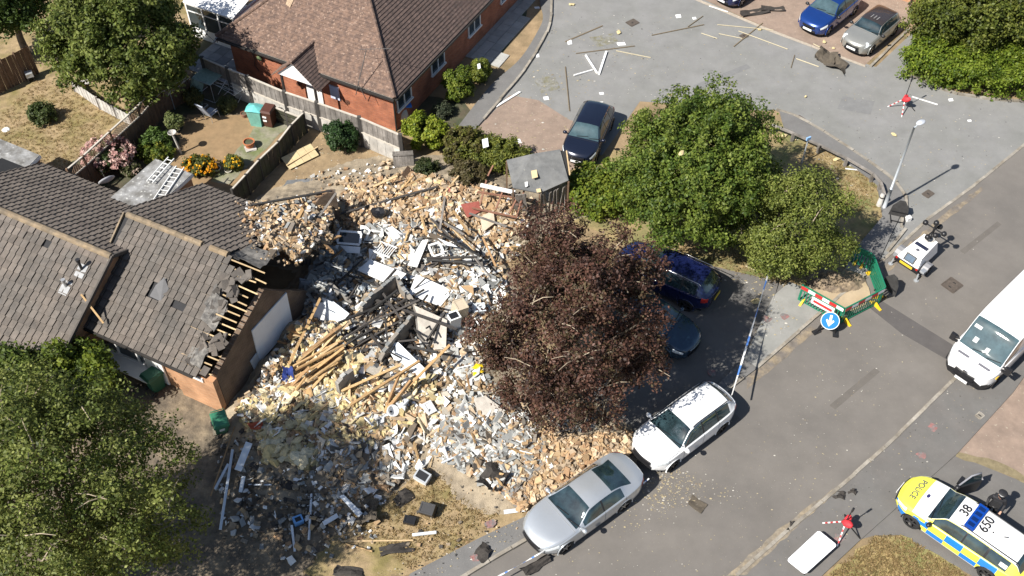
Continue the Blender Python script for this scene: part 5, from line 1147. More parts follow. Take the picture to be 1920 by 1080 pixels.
# recycling by the house corner
p = G(752,226); t = thing('recycling_bag', 'cream sack with a bright blue lid beside the brick house corner', 'sack', (p.x,p.y,0))
MB().lathe([(0,0),(.33,.02),(.40,.3),(.34,.62),(.18,.72),(0,.74)], 14).build('sack', M('cream_sack', (.62,.56,.48), .8, .15, 5, .4, 8), t, smooth=True)
MB().box((.28,.28,.78), (.55,.42,.06), rotm(.1,.2,.3)).build('lid', M('bright_blue_plastic', (.02,.17,.60), .4, .1, 5), t)
for (px, sz, nm, lab, mt) in (((152,168),(.5,.35,.22),'barbecue','rusty barbecue tray beside the low pale fence',m_terra),((60,152),(.35,.35,.55),'plant_stand','grey plant stand in the shade at the lawn edge',m_galv),((157,158),(.55,.4,.12),'stone','pale flat stone with a dark cloth next to the low fence',m_fpale)):
    p = G(*px); t = thing(nm, lab, nm.replace('_',' '), (p.x,p.y,0), .5)
    MB().box((0,0,sz[2]*.8), (sz[0],sz[1],sz[2]*.4), jit=.1).build('top', mt, t)
    for x in (-1,1): MB().box((x*sz[0]*.4,0,sz[2]*.3), (.05,sz[1]*.8,sz[2]*.6)).build('leg', m_fpost, t)
# slabs of the back-yard patio in the tree shade
m_yard = M('blue_grey_yard_slab', (.22,.24,.26), .9, .2, 3, .3, 30, rand=.2)
ysl = [MB().box((0,0,0), (.58,.58,.05), jit=.01).mesh('paving_slab', m_yard) for _ in range(2)]
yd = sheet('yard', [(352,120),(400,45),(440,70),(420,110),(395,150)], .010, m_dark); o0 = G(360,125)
for i in range(9):
    for j in range(6):
        p = o0+BU*(.6*j)+BV*(.6*i)+Vector((0,0,.02)); link('paving_slab', random.choice(ysl), yd, (p.x,p.y,p.z+random.uniform(-.008,.008)), (0,0,AB+random.uniform(-.02,.02)))
# ------------------------------------------------------------------ the collapsed house: rubble heap, walls, timbers, boards
m_dust = M('pale_rubble_dust', (.33,.27,.19), .97, .32, 2.4, .8, 22, second=(.20,.165,.12), second_scale=.9)
BUMPS = [((700,410),2.6,.75),((560,420),1.6,1.1),((820,380),2.4,.7),((930,400),1.9,.55),((760,470),2.2,.6),((860,560),1.8,.55),((720,610),2.4,.7),((600,660),1.6,.75),((560,760),2.0,.55),((700,740),2.4,.75),
         ((480,770),1.0,.45),((640,840),2.0,.45),((900,800),1.8,.45),((980,830),2.0,.40),((1090,840),1.6,.35),((540,850),1.4,.35),((900,690),1.2,.35),((930,880),1.4,.3),((515,705),.8,1.0),((560,640),.8,1.0),((600,560),1.0,.95),((620,500),1.0,.7)]
BW = [(G(*p).x, G(*p).y, r, h) for p, r, h in BUMPS]
def hm(x, y):
    s_ = 0.0
    for bx, by, r, h in BW:
        d = ((x-bx)**2+(y-by)**2)/(r*r)
        if d < 6: s_ = max(s_, h*math.exp(-d))+.18*min(s_, h*math.exp(-d))
    return s_
def hm_px(px, py, z=.35):
    for _ in range(3): p = G(px, py, z); z = hm(p.x, p.y)
    return Vector((p.x, p.y, z))
mb = MB(); x0, x1, y0, y1 = -15.0, 8.5, 16.5, 38.0; st = .2; nx = int((x1-x0)/st); ny = int((y1-y0)/st); idx = {}
for j in range(ny+1):
    for i in range(nx+1):
        x, y = x0+i*st, y0+j*st; h = hm(x, y); idx[i, j] = len(mb.v); mb.v.append((x, y, h-.05+(.10*random.random()*min(1, h*5) if h > .05 else -.05)))
for j in range(ny):
    for i in range(nx):
        q = (idx[i,j], idx[i+1,j], idx[i+1,j+1], idx[i,j+1])
        if max(mb.v[k][2] for k in q) > .0: mb.f.append(q); mb.m.append(0); mb.c.append(None)
o = mb.build('rubble_mound', m_dust); o['kind'] = 'stuff'; o['label'] = 'dusty mound of fine rubble under the collapsed house'
CB = [(.44,.31,.175),(.38,.255,.14),(.50,.38,.25),(.32,.20,.11),(.44,.34,.235),(.29,.225,.155)]    # tan brick
CG = [(.27,.275,.265),(.33,.335,.32),(.22,.225,.22),(.40,.40,.38)]                                  # concrete
CW = [(.72,.72,.70),(.66,.66,.65),(.78,.78,.76),(.58,.57,.54)]                                   # plasterboard
CI = [(.50,.40,.20),(.55,.46,.27),(.44,.36,.20),(.60,.53,.36)]                                   # insulation
CK = [(.020,.019,.018),(.035,.032,.03),(.05,.044,.04)]                                            # charred
DB = [(.12,.095,.07),(.16,.14,.115),(.09,.08,.07),(.20,.165,.12)]
CT = [(.38,.24,.11),(.44,.29,.14),(.30,.18,.085),(.50,.36,.20)]                                  # timber
def variants(n, fn): return [fn(i) for i in range(n)]
def lump(s, mat, nm, rough=.3, flat=1.0):
    bm = bmesh.new(); bmesh.ops.create_icosphere(bm, subdivisions=2, radius=.5)
    for v in bm.verts: 
        k = 1+random.uniform(-rough, rough); v.co = Vector((v.co.x*s[0]*k, v.co.y*s[1]*k, v.co.z*s[2]*k*flat))
    me = bpy.data.meshes.new(nm); bm.to_mesh(me); bm.free(); me.materials.append(mat); return me
def plate_me(nm, w, d, th, mat, n=None):
    n = n or random.choice((4,4,5,6)); a0 = random.uniform(0, 6); pts = []
    for k in range(n):
        a = a0+2*PI*(k+random.uniform(-.25,.25))/n; pts.append((w/2*math.cos(a)*random.uniform(.8,1.2), d/2*math.sin(a)*random.uniform(.8,1.2)))
    return MB().prism(pts, -th/2, th/2).mesh(nm, mat)
mcol = lambda nm, cols, r=.9, v=.22, sc=6: [M('%s_%d' % (nm, i), c, r, v, sc, .3, 40, rand=.18) for i, c in enumerate(cols)]
mB, mG, mW, mI, mK, mT = mcol('tan_brick', CB), mcol('grey_concrete', CG), mcol('white_board', CW, .85, .10, 3), mcol('yellow_insulation', CI, .95, .3, 9), mcol('charred_wood', CK, .8, .4, 14), mcol('timber', CT, .85, .25, 10)
V_brick = [MB().box((0,0,0), (.225 if i % 3 else .13,.11,.07), jit=.08).mesh('brick', m) for i, m in enumerate(mB*3)]
V_slab = variants(16, lambda i: plate_me('concrete_slab', random.uniform(.34,.58), random.uniform(.30,.48), random.uniform(.06,.11), mG[i % 4], 4))
V_blk = [MB().box((0,0,0), (.42,.21,.12), jit=.1).mesh('concrete_block', mG[i % 4]) for i in range(6)]
V_pb = variants(18, lambda i: plate_me('plasterboard_piece', random.uniform(.3,.85), random.uniform(.22,.55), .02, mW[i % 4]))
V_ins = variants(12, lambda i: lump((random.uniform(.25,.6), random.uniform(.2,.42), random.uniform(.10,.2)), mI[i % 4], 'insulation_chunk'))
V_tile = [MB().box((0,0,0), (.30,.36,.028), jit=.1).mesh('broken_roof_tile', m_tile) for _ in range(4)]
LMK = [(735,775,'toilet pan'),(757,762,'wash basin'),(540,705,'blue cloth'),(895,697,'yellow plastic'),(478,800,'red scrap'),(412,800,'tilted green bin'),(653,450,'white window unit'),(720,470,'stair balusters'),(850,602,'open white appliance'),(808,618,'concrete sheet'),(815,545,'large white panel'),(710,405,'black rubbish bag'),(1010,325,'grey shed'),(930,370,'white-railed lean-to'),(630,405,'dark wall stub'),(770,345,'fallen fence panel'),(793,894,'boxy white appliance'),(803,956,'black box'),(658,948,'door-like panel'),(916,772,'pale curved slab'),(1018,850,'white plank'),(928,905,'black felt sheet'),(1080,950,'silver saloon'),(1200,860,'white car'),(425,920,'long pale pole'),(560,976,'blue tub'),(600,670,'fallen rafters'),(652,748,'upright wall fragment'),(882,390,'red-brown board'),(622,590,'bluish board'),(760,690,'ribbed board'),(685,535,'scorched wall'),(575,860,'shade edge'),(783,475,'narrow white board'),(850,485,'level charred poles')]
def scatter(poly, n, vs, name, label, cat, group, tilt=.6, lift=.05, scale=(.8,1.2), zf=None):
    for (px, py) in sample(poly, n):
        p = hm_px(px, py) if zf is None else zf(px, py)
        me = random.choice(vs); o = link(name, me, None, (p.x, p.y, p.z+lift+random.uniform(0,.06)), (random.gauss(0,tilt), random.gauss(0,tilt), random.uniform(0,6.28)))
        k = random.uniform(*scale); o.scale = (k, k, k); near = sorted(LMK, key=lambda q: (q[0]-px)**2+(q[1]-py)**2)[:2]; f = (k-scale[0])/(scale[1]-scale[0])
        tag(o, '%s %s near the %s and the %s' % (('small','middling','large')[min(2, int(f*3))], label, near[0][2], near[1][2]), cat, group, 'thing')
Z2 = [(640,350),(760,322),(860,350),(985,372),(990,425),(930,470),(760,440),(650,400)]
Z3 = [(610,440),(720,420),(900,430),(940,560),(850,600),(700,520),(620,520)]
Z5 = [(540,620),(650,600),(680,690),(600,760),(520,740)]
Z6 = [(440,760),(540,715),(640,730),(820,700),(830,790),(700,840),(470,830)]
Z7 = [(600,805),(700,770),(790,770),(765,850),(740,920),(620,930)]
Z8 = [(808,840),(880,740),(960,765),(1010,800),(1010,865),(960,930),(900,900)]
Z9 = [(900,880),(960,900),(1000,800),(1080,820),(1185,810),(1180,870),(1040,920),(975,960)]
Z10 = [(390,830),(600,830),(720,920),(700,1030),(560,1060),(420,1010)]
Z12 = [(850,560),(905,540),(905,660),(860,740),(830,700)]
scatter(Z2, 95, V_brick, 'brick', 'loose tan brick', 'brick', 'tan bricks behind the fallen house')
scatter(Z9, 105, V_brick, 'brick', 'spilled tan brick', 'brick', 'tan bricks near the silver saloon')
scatter(Z7, 50, V_brick, 'brick', 'tan brick among blocks', 'brick', 'tan bricks at the tree shade')
scatter(Z6, 45, V_brick, 'brick', 'tan brick', 'brick', 'tan bricks before the gable')
scatter(Z8, 150, V_slab, 'concrete_slab', 'broken concrete slab', 'slab', 'broken slabs near the copper tree', .35)
scatter(Z7, 44, V_slab, 'concrete_slab', 'grey broken slab', 'slab', 'broken slabs in the front garden', .4)
scatter(Z12, 45, V_slab, 'concrete_slab', 'slab fragment', 'slab', 'slab fragments beside the ruined walls', .4)
scatter(Z3, 34, V_blk, 'concrete_block', 'concrete block', 'block', 'concrete blocks in the ruin', .6)
scatter(Z3, 80, V_pb, 'plasterboard_piece', 'white plasterboard piece', 'board', 'white boards in the collapsed rooms', .45, .10, (.8,1.5))
scatter(Z6, 48, V_pb, 'plasterboard_piece', 'white plasterboard piece', 'board', 'white boards in the front rubble', .45, .10, (.6,1.1))
scatter(Z8, 22, V_pb, 'plasterboard_piece', 'white board fragment', 'board', 'white fragments on the slabs', .3, .08, (.5,.9))
scatter(Z12, 25, V_pb, 'plasterboard_piece', 'white fragment', 'board', 'white fragments by the copper tree', .4, .08, (.5,1.0))
scatter(Z6, 105, V_ins, 'insulation_chunk', 'yellow insulation chunk', 'insulation', 'insulation chunks in the front rubble', .5, .08)
scatter(Z5, 55, V_ins, 'insulation_chunk', 'yellow insulation chunk', 'insulation', 'insulation chunks under the rafters', .5, .08)
scatter([(480,800),(580,840),(590,870),(510,860)], 22, V_ins, 'insulation_chunk', 'brownish insulation chunk', 'insulation', 'insulation chunks at the shade edge', .5, .08, (1.0,1.6))
scatter(Z2, 18, V_ins, 'insulation_chunk', 'foam chunk', 'insulation', 'insulation chunks near the shed', .5, .08, (.6,1.0))
scatter(Z10, 45, V_slab, 'concrete_slab', 'shaded slab piece', 'slab', 'pieces in the tree shade', .5, .03, (.35,.75))
scatter(Z10, 20, V_pb, 'plasterboard_piece', 'shaded pale fragment', 'board', 'pale fragments in the tree shade', .4, .03, (.25,.6))
scatter([(560,480),(640,470),(660,560),(580,600)], 30, V_tile, 'broken_roof_tile', 'broken brown roof tile', 'roof tile', 'broken tiles beside the gable', .6)
# bricks heaped on the torn rear roof of the bungalow
def roof_z(px, py):
    z = 3.2
    for _ in range(4):
        p = G(px, py, z); d = p-HW(-6.75,0,0); v = d.dot(HV); u_ = d.dot(HU); z = (4.5-(v-4.1)*.5 if v > 4.1 else 2.3+v*.536)+.10
        if u_ > 6.3: z -= (u_-6.3)*.75
    z = max(z, .5); p.z = z+.12*random.random(); return p
RZ = [(466,408),(500,386),(520,390),(560,370),(600,376),(632,364),(622,400),(612,432),(622,455),(590,470),(560,492),(530,470),(512,484),(488,452),(500,430)]
fill = MB()   # the tumbled fill under the roof bricks
gr = []; ins = []; NXF, NYF = 30, 22
for j in range(NYF+1):
    for i in range(NXF+1):
        px = 462+i*(645-462)/NXF; py = 362+j*(495-362)/NYF; p = roof_z(px, py); gr.append((p.x, p.y, p.z-.05+random.uniform(0,.12))); ins.append(inpoly(px, py, RZ))
for j in range(NYF):
    for i in range(NXF):
        q = (j*(NXF+1)+i, (j+1)*(NXF+1)+i, (j+1)*(NXF+1)+i+1, j*(NXF+1)+i+1)
        if sum(ins[k] for k in q) >= 2: fill.f.append(q); fill.m.append(0); fill.c.append(None)
fill.v = gr; o = fill.build('roof_rubble', m_dust); o['kind'] = 'stuff'; o['label'] = 'dusty brick rubble heaped on the torn rear roof'
# uncountable smaller debris, joined
def debris(name, label, jobs, zf=None):
    mb = MB()
    for poly, n, cols, sz, tilt in jobs:
        for (px, py) in sample(poly, n):
            p = hm_px(px, py) if zf is None else zf(px, py); c = random.choice(cols); k = random.uniform(.7,1.15); s = .55+1.5*random.random()**2.5
            mb.box((p.x,p.y,p.z+.02+random.uniform(0,.09)), (sz[0]*s, sz[1]*s*random.uniform(.7,1.2), sz[2]*s), rotm(random.gauss(0,tilt), random.gauss(0,tilt), random.uniform(0,6.3)), 0, (c[0]*k,c[1]*k,c[2]*k), jit=.25)
    o = mb.build(name, M('debris_'+name, (1,1,1), .92, .18, 9, .2, 50, attr=True)); o['kind'] = 'stuff'; o['label'] = label
BR = (.20,.105,.07); SM = (.11,.08,.06); PL = (.34,.26,.025)
debris('brick_debris', 'smaller broken bricks and chips all over the heap', [
    (Z2, 1900, CB, BR, .6), (Z9, 1500, CB, BR, .5), (Z7, 420, CB, BR, .6), (Z8, 800, CB+CB+CG, BR, .6), (Z6, 800, CB+CB+CI, BR, .6), (Z3, 500, CB+CG+CW, SM, .6), (Z12, 300, CG+CW+CB, SM, .6),
    ([(800,430),(920,440),(960,560),(860,640)], 500, CB+CG+CW, BR, .6), ([(540,400),(660,380),(700,470),(600,480)], 420, CB, BR, .6),
    ([(640,330),(900,330),(1000,380),(700,420)], 500, CB, SM, .5), ([(560,330),(740,300),(760,350),(640,380)], 130, CB+CW, SM, .3), ([(900,700),(1000,760),(1180,800),(1000,820),(880,760)], 300, CB+CG, SM, .4)])
debris('roof_bricks', 'small broken bricks on the torn rear roof', [(RZ, 900, CB, BR, .6), ([(460,385),(500,380),(500,460),(470,440)], 60, CB+CW, SM, .4), (RZ, 70, CW, (.3,.14,.05), .4), (RZ, 60, CT+[(.2,.17,.14)], (.55,.07,.05), .35), (RZ, 130, DB+CG, (.25,.18,.06), .5), ([(440,380),(520,372),(600,360),(640,380),(620,480),(540,505),(480,490),(455,440)], 240, CB+DB, SM, .5)], roof_z)
debris('mixed_debris', 'grey and white fragments strewn through the ruin', [
    (Z3, 430, CW+CG+CG+CB, PL, .5), (Z3, 200, CK+DB, PL, .5), (Z6, 260, CW+CI+CB, PL, .5), (Z6, 160, DB, SM, .5), (Z7, 150, CG+CB+CW, PL, .45), (Z7, 160, DB, PL, .4), (Z8, 330, CG+CG+CW, PL, .3), (Z8, 130, DB, PL, .3), (Z12, 190, CG+CW+CB, PL, .5), (Z12, 90, DB, PL, .5), (Z5, 200, CI+CT, PL, .5), (Z10, 250, CG+CW+CB+DB, (.15,.11,.05), .5),
    ([(600,480),(680,460),(700,540),(600,600),(560,560)], 380, CG+[(.3,.34,.38)], PL, .6), ([(600,520),(840,520),(850,680),(640,700)], 620, CK+CG+CB+CB+DB+CW, (.22,.16,.06), .6),
    ([(560,880),(740,900),(700,1010),(560,1000)], 170, CG+CB+CW, SM, .5), ([(400,800),(560,820),(640,960),(480,1010)], 200, [(.10,.08,.06),(.2,.17,.13),(.05,.045,.04)], (.14,.11,.05), .5),  # dark tints of the second job put the tree's shade into the pieces
    ([(760,700),(840,680),(900,760),(800,860)], 160, CB+CW+CG, SM, .3), ([(700,930),(960,880),(980,990),(760,1050)], 60, CB+DB, (.07,.06,.03), .3)])
debris('gable_debris', 'broken brick and plaster piled against the torn gable', [([(450,760),(500,690),(560,610),(600,530),(640,500),(650,580),(580,680),(520,750)], 900, CB+CG+DB+CW, BR, .6), ([(480,730),(550,630),(610,520),(640,560),(560,690)], 160, CT+CK, (.5,.06,.05), .4)])
HEAP = [(600,440),(760,350),(980,380),(1000,430),(920,560),(905,700),(1000,780),(1020,850),(940,920),(840,860),(720,900),(560,850),(450,790),(540,700),(600,580)]
debris('scattered_debris', 'mixed bricks, plaster and splintered timber over the whole heap', [(HEAP, 1100, CB+CW+CG+DB, (.19,.13,.05), .5), (HEAP, 420, CW+[(.5,.45,.37)], (.32,.22,.025), .45), (HEAP, 240, CT+[(.42,.34,.24)], (.7,.05,.035), .35), (HEAP, 1500, CB+CW+CG, (.08,.06,.035), .6)])
debris('insulation_debris', 'torn yellow insulation fluff', [(Z6, 420, CI, (.18,.13,.07), .6), (Z5, 200, CI, (.2,.13,.07), .6), ([(470,800),(590,830),(600,880),(500,870)], 160, CI+[(.28,.24,.12)], (.2,.15,.09), .6)])
debris('charred_debris', 'black charred splinters in the burnt rooms', [([(640,530),(820,520),(850,640),(720,700),(640,660)], 190, CK, (.45,.06,.05), .45), ([(600,480),(660,470),(640,620),(560,640)], 160, CK+CG, (.3,.08,.05), .5)])
# ---- surviving walls
def wall(pts, h, th, mat, label, top=0, base=0.0, name='wall_stub', cap=None, back=None):
    """a broken wall run: ground pixels of its foot; h = list of heights along it"""
    P = [G(*q) for q in pts]; c = P[0]; t = thing(name, label, 'wall', (c.x,c.y,0))
    mb = MB(); d = (P[-1]-P[0]); L = d.length; u = d/L; n = Vector((-u.y,u.x,0))*th/2; N = len(h); lo = []; hi = []
    for k in range(N):
        q = u*(L*k/(N-1)); lo.append(q); hi.append(h[k]+random.uniform(-.04,.04))
    vs = []
    for k in range(N): vs += [tuple(lo[k]-n), tuple(lo[k]+n), tuple(lo[k]-n+Vector((0,0,hi[k]))), tuple(lo[k]+n+Vector((0,0,hi[k])))]
    fs = []
    for k in range(N-1):
        a, b = 4*k, 4*k+4; fs += [(a,b,b+2,a+2), (b+1,a+1,a+3,b+3), (a+2,b+2,b+3,a+3)]
    fs += [(1,0,2,3), (4*N-4,4*N-3,4*N-1,4*N-2)]
    mb.add(vs, fs); mb.build('wall', mat, t)
    br = MB()
    for k in range(int(L/.24)):
        if random.random() < .6:
            q = u*((k+.5)*.24); hh = np.interp((k+.5)*.24, np.linspace(0,L,N), hi); MB().box((q.x,q.y,hh+.03), (.2,th*.9,.07), rotm(random.uniform(-.1,.1),random.uniform(-.1,.1),math.atan2(u.y,u.x))).build('loose_brick', cap or mB[0], t)
    return t
m_scorch = M('scorched_plaster', (.36,.32,.27), .95, .3, 2, .3, 20, second=(.10,.09,.08), second_scale=.9, second_soft=.2)
m_greyb = brickmat('grey_block_wall', (.30,.28,.25), (.25,.235,.215), (.22,.2,.18))
wall([(597,440),(641,428)], [1.9,2.3,2.45,2.35], .24, m_bdark, 'dark brick stub of the rear wall standing beside the roof bricks', cap=mB[3])
wall([(683,612),(716,588),(748,560)], [1.25,1.5,1.45,1.5], .16, m_scorch, 'scorched inner wall stub running up to the white panels', cap=mG[2])
wall([(748,560),(786,606)], [1.5,1.1,1.2,.8], .16, m_scorch, 'short scorched cross wall beside the large white panel', cap=mG[2])
wall([(716,700),(745,665),(778,630)], [.9,1.3,1.35,1.4], .16, m_scorch, 'scorched wall stub under the leaning concrete sheet', cap=mG[2])
wall([(606,580),(628,560)], [1.0,1.1,1.0], .14, m_greyb, 'grey room-corner wall stub left of the charred timbers', cap=mG[0])
wall([(628,562),(662,590)], [1.0,.9,1.0,.8], .14, m_greyb, 'grey return wall stub holding brick fill', cap=mG[0])
wall([(640,760),(668,735)], [1.5,1.6,1.5], .18, m_greyb, 'pale upright wall fragment among the yellow insulation', cap=mG[3])
def panel(quad, zs, th, mat, label, name='panel', cat='panel'):
    P = [G(*q, z) for q, z in zip(quad, zs)]; c = sum(P, Vector())/len(P); mb = MB(); mb.slab3(P, th); return tag(mb.build(name, mat, org=tuple(c)), label, cat)
m_wp = M('white_wall_panel', (.74,.74,.73), .8, .06, 2, .05, 20)
m_wp2 = M('bluish_white_panel', (.62,.66,.70), .75, .08, 2)
m_cs = M('warm_concrete_sheet', (.46,.42,.37), .92, .2, 2.5, .3, 25, second=(.36,.33,.29), second_scale=1.4)
panel([(776,572),(838,600),(836,655),(806,655),(782,630)], [1.5,1.2,.5,.35,.9], .06, m_cs, 'large cracked concrete sheet leaning on the wall stub', 'concrete_sheet', 'sheet')
panel([(780,514),(850,545),(826,574),(766,552)], [1.0,.8,.65,.9], .04, m_wp, 'large white wall panel lying flat beside the burnt wall')
panel([(694,486),(762,513),(738,537),(670,506)], [.9,.9,.75,.85], .04, m_wp, 'white panel lying just above the scorched wall stub')
panel([(604,558),(626,566),(655,588),(636,610),(616,612)], [1.25,1.3,1.0,.6,.5], .04, m_wp2, 'bluish-white triangular board leaning by the room corner', 'leaning_board', 'board')
panel([(588,570),(607,566),(612,604),(606,622),(586,612)], [1.0,1.1,.7,.5,.5], .04, m_wp, 'white board standing beside the bluish triangular board', 'standing_board', 'board')
panel([(792,450),(803,449),(782,501),(764,497)], [.9,.95,.75,.75], .03, m_wp, 'narrow tall white board across the white debris', 'narrow_board', 'board')
panel([(724,428),(735,424),(756,440),(745,448)], [.9,.9,.85,.85], .04, m_wp, 'small white board at the top of the white debris', 'small_board', 'board')
panel([(820,446),(850,458),(858,463),(838,460)], [.8,.8,.75,.75], .03, m_wp2, 'pale grey board near the crossing charred poles', 'grey_board', 'board')
panel([(722,646),(745,640),(796,690),(800,730),(770,725)], [1.0,1.1,.8,.3,.3], .04, m_wp2, 'white ribbed board slumped below the concrete sheet', 'ribbed_board', 'board')
panel([(864,383),(898,377),(902,396),(876,408)], [.85,.85,.7,.7], .03, M('red_brown_sheet', (.26,.07,.05), .7, .2, 6), 'red-brown board in the tan bricks', 'red_board', 'board')
panel([(838,350),(846,355),(850,376),(842,372)], [.9,.9,.7,.7], .03, MATS['red_brown_sheet'], 'narrow red board standing in the upper bricks', 'red_strip', 'board')
panel([(900,407),(925,394),(928,418),(905,435)], [.8,.9,.7,.6], .05, M('buff_slab', (.48,.40,.30), .9, .2, 3), 'buff slab tilted near the wooden frames', 'buff_slab', 'slab')
panel([(888,747),(910,742),(948,770),(930,806),(900,790)], [.75,.75,.7,.55,.55], .05, m_cs, 'large pale slab with curved edge at the top of the slab heap', 'pale_slab', 'slab')
panel([(636,930),(644,927),(680,962),(672,970)], [.35,.38,.3,.28], .06, m_wp2, 'white door-like panel lying at the tree shade edge', 'door_panel', 'panel')
# a white framed unit, window frames, balusters
def framed(px, z, sx, sy, rz, rx, label, name='window_frame', cat='window frame', mat=m_upvc, glass=True):
    p = G(*px, z); t = thing(name, label, cat, (p.x,p.y,z), rz); f = MB(); q = rotm(rx,0,0)
    for c, s in (((0,sy/2,0),(sx,.09,.07)),((0,-sy/2,0),(sx,.09,.07)),((sx/2,0,0),(.09,sy-.09,.068)),((-sx/2,0,0),(.09,sy-.09,.068))): f.box(q @ Vector(c), s, q)
    f.build('frame', mat, t)
    if glass: MB().box((0,0,0), (sx-.1,sy-.1,.02), q).build('pane', m_glass, t)
    return t
fu = framed((655,446), 1.0, 1.0, .55, AH+.35, .5, 'white framed window unit fallen by the dark wall stub')
MB().box((0,-.46,-.25), (1.1,.3,.04), rotm(.5,0,0)).build('sill', m_upvc, fu)
framed((818,468), .85, .5, .6, .4, .2, 'small white window frame in the white debris', glass=False)
p = G(722,468,.8); t = thing('baluster_rail', 'white stair balusters lying in the upper ruin', 'balustrade', tuple(p), AH); MB().box((0,.32,0), (.85,.05,.05)).box((0,-.32,0), (.85,.05,.05)).build('rail', m_upvc, t)
for k in range(8): MB().box((-.36+k*.105,0,0), (.028,.6,.028), rotm(0,random.uniform(-.1,.1),0)).build('baluster', m_upvc, t)
# kitchen unit with hob, sink
def cabinet(px, z, s, rz, rx, ry, label, name, cat, mat, topmat=None, hole=False, plus=None):
    p = G(*px, z); t = thing(name, label, cat, (p.x,p.y,z), rz); q = rotm(rx,ry,0); MB().box(q @ Vector((0,0,0)), s, q).build('carcass', mat, t)
    f = MB()
    for c, e in (((0,s[1]/2-.03,s[2]/2+.01),(s[0],.06,.03)),((0,-s[1]/2+.03,s[2]/2+.01),(s[0],.06,.03)),((s[0]/2-.03,0,s[2]/2+.01),(.06,s[1]-.12,.03)),((-s[0]/2+.03,0,s[2]/2+.01),(.06,s[1]-.12,.03))): f.box(q @ Vector(c), e, q)
    f.build('rim', topmat or mat, t); MB().box(q @ Vector((0,0,s[2]/2+.004)), (s[0]-.12,s[1]-.12,.006), q).build('top', m_trim if hole else (topmat or mat), t)
    return t
cabinet((850,602), .75, (.50,.42,.75), .5, .1, .05, 'white appliance with an open black top beside the concrete sheet', 'washing_machine', 'appliance', m_wp, None, True)
cabinet((862,582), .8, (.5,.55,.8), .5, .1, .1, 'cream cupboard standing behind the open white appliance', 'cupboard', 'cupboard', M('cream_cupboard', (.50,.42,.31), .7, .1, 4))
cabinet((897,580), .5, (.5,.4,.4), .3, .3, .2, 'bluish-white cabinet at the edge of the copper tree', 'cabinet', 'cabinet', m_wp2)
cabinet((792,894), .22, (.55,.42,.38), -.5, .25, .2, 'white boxy appliance thrown on the dry front lawn', 'microwave', 'appliance', m_wp, m_galv, True)
cabinet((803,956), .22, (.55,.42,.36), -.35, .3, -.1, 'black open-topped box thrown on the dry front lawn', 'crate', 'box', m_trim, m_trim, True)
cabinet((802,768), .35, (.38,.5,.45), .7, .4, .2, 'white box tipped at the end of the front rubble', 'tipped_box', 'box', m_wp)
cabinet((768,976), .1, (.42,.3,.14), -.2, .1, .1, 'small black gadget on the dry lawn beside the black box', 'gadget', 'appliance', m_trim, m_trim, True)
cabinet((559,976), .12, (.34,.3,.2), .5, .1, .1, 'light blue plastic tub in the tree shade', 'tub', 'tub', M('light_blue_plastic', (.16,.36,.66), .5, .1, 5), None, True)
p = hm_px(735,778); t = thing('toilet', 'white toilet pan lying in the front rubble', 'toilet', (p.x,p.y,p.z+.22), .5); q = rotm(.5,.3,0)
MB().lathe([(.08,-.2),(.16,-.1),(.22,.08),(.23,.14),(.17,.15),(.13,.05),(.05,-.05)], 18, rot=q).build('bowl', m_wp, t, smooth=True); MB().lathe([(.19,.155),(.24,.16),(.235,.175),(.19,.17),(.19,.155)], 18, rot=q).build('seat', m_wp, t)
p = hm_px(757,765); t = thing('wash_basin', 'white wash basin beside the toilet pan', 'basin', (p.x,p.y,p.z+.25), 1.0); q = rotm(-.5,.4,0)
MB().lathe([(.10,-.34),(.11,-.05),(.20,.02),(.26,.12),(.24,.13),(.12,.04),(0,.03)], 16, rot=q).build('bowl', m_wp2, t, smooth=True); MB().box(q @ Vector((0,.18,.10)), (.34,.1,.06), q).build('back', m_wp2, t)
flap('blue_cloth', [G(531,690,.95),G(551,694,.95),G(553,722,.6),G(530,718,.6)], M('deep_blue_cloth', (.012,.03,.17), .8, .3, 8), None, 'deep blue cloth draped at the foot of the fallen rafters', 'cloth', amp=.14)
flap('yellow_sheet', [G(885,690,.45),G(905,684,.45),G(908,700,.35),G(888,708,.35)], M('bright_yellow_sheet', (.80,.55,.01), .6, .15, 6), None, 'bright yellow plastic at the edge of the copper tree', 'plastic sheet', amp=.12)
flap('red_box', [G(464,795,.6),G(494,790,.6),G(490,806,.5),G(470,806,.5)], M('burnt_red_card', (.30,.06,.025), .8, .2, 6), None, 'burnt-red scrap beside the tilted green bin', 'scrap', amp=.06, n=3)
p = G(709,402,.8); t = thing('rubbish_bag', 'shiny black rubbish bag by the shadowed bricks', 'bag', tuple(hm_px(712,408))); link('bag', lump((.75,.55,.6), M('black_bag', (.012,.012,.014), .3, .1, 5), 'bag', .16), t, (0,0,.3))
# black and brown felt scraps blown about
m_scrap = M('black_brown_felt', (.035,.03,.026), .9, .35, 9, .3, 20); m_scrapb = M('brown_carpet', (.085,.07,.052), .95, .3, 7, .4, 25)
def scrapq(x, y, w, h, a, lab, mat=m_scrap, z=.03, amp=.10, cat='felt scrap', name='felt_scrap'):
    c, s = math.cos(a), math.sin(a); q = [(x+(i*w*c-j*h*s)/2, y+(i*w*s+j*h*c)/2) for i, j in ((-1,1),(1,1),(1,-1),(-1,-1))]; q = [(u+random.uniform(-w,w)*.12, v+random.uniform(-h,h)*.12) for u, v in q]
    flap(name, [G(*k, z) for k in q], mat, None, lab, cat, amp=amp)
scrapq(1548,108,38,26,.3,'crumpled brown carpet piece in front of the small grey car',m_scrapb,.05,.26,'carpet','carpet_piece')
scrapq(1568,124,36,22,.5,'dark folded carpet piece overlapping another by the grey car',m_scrapb,.05,.22,'carpet','carpet_piece')
scrapq(1415,24,46,12,-.2,'long crumpled black felt strip near the royal blue car'); scrapq(1450,18,40,8,0,'thin black felt strip ending at the royal blue car')
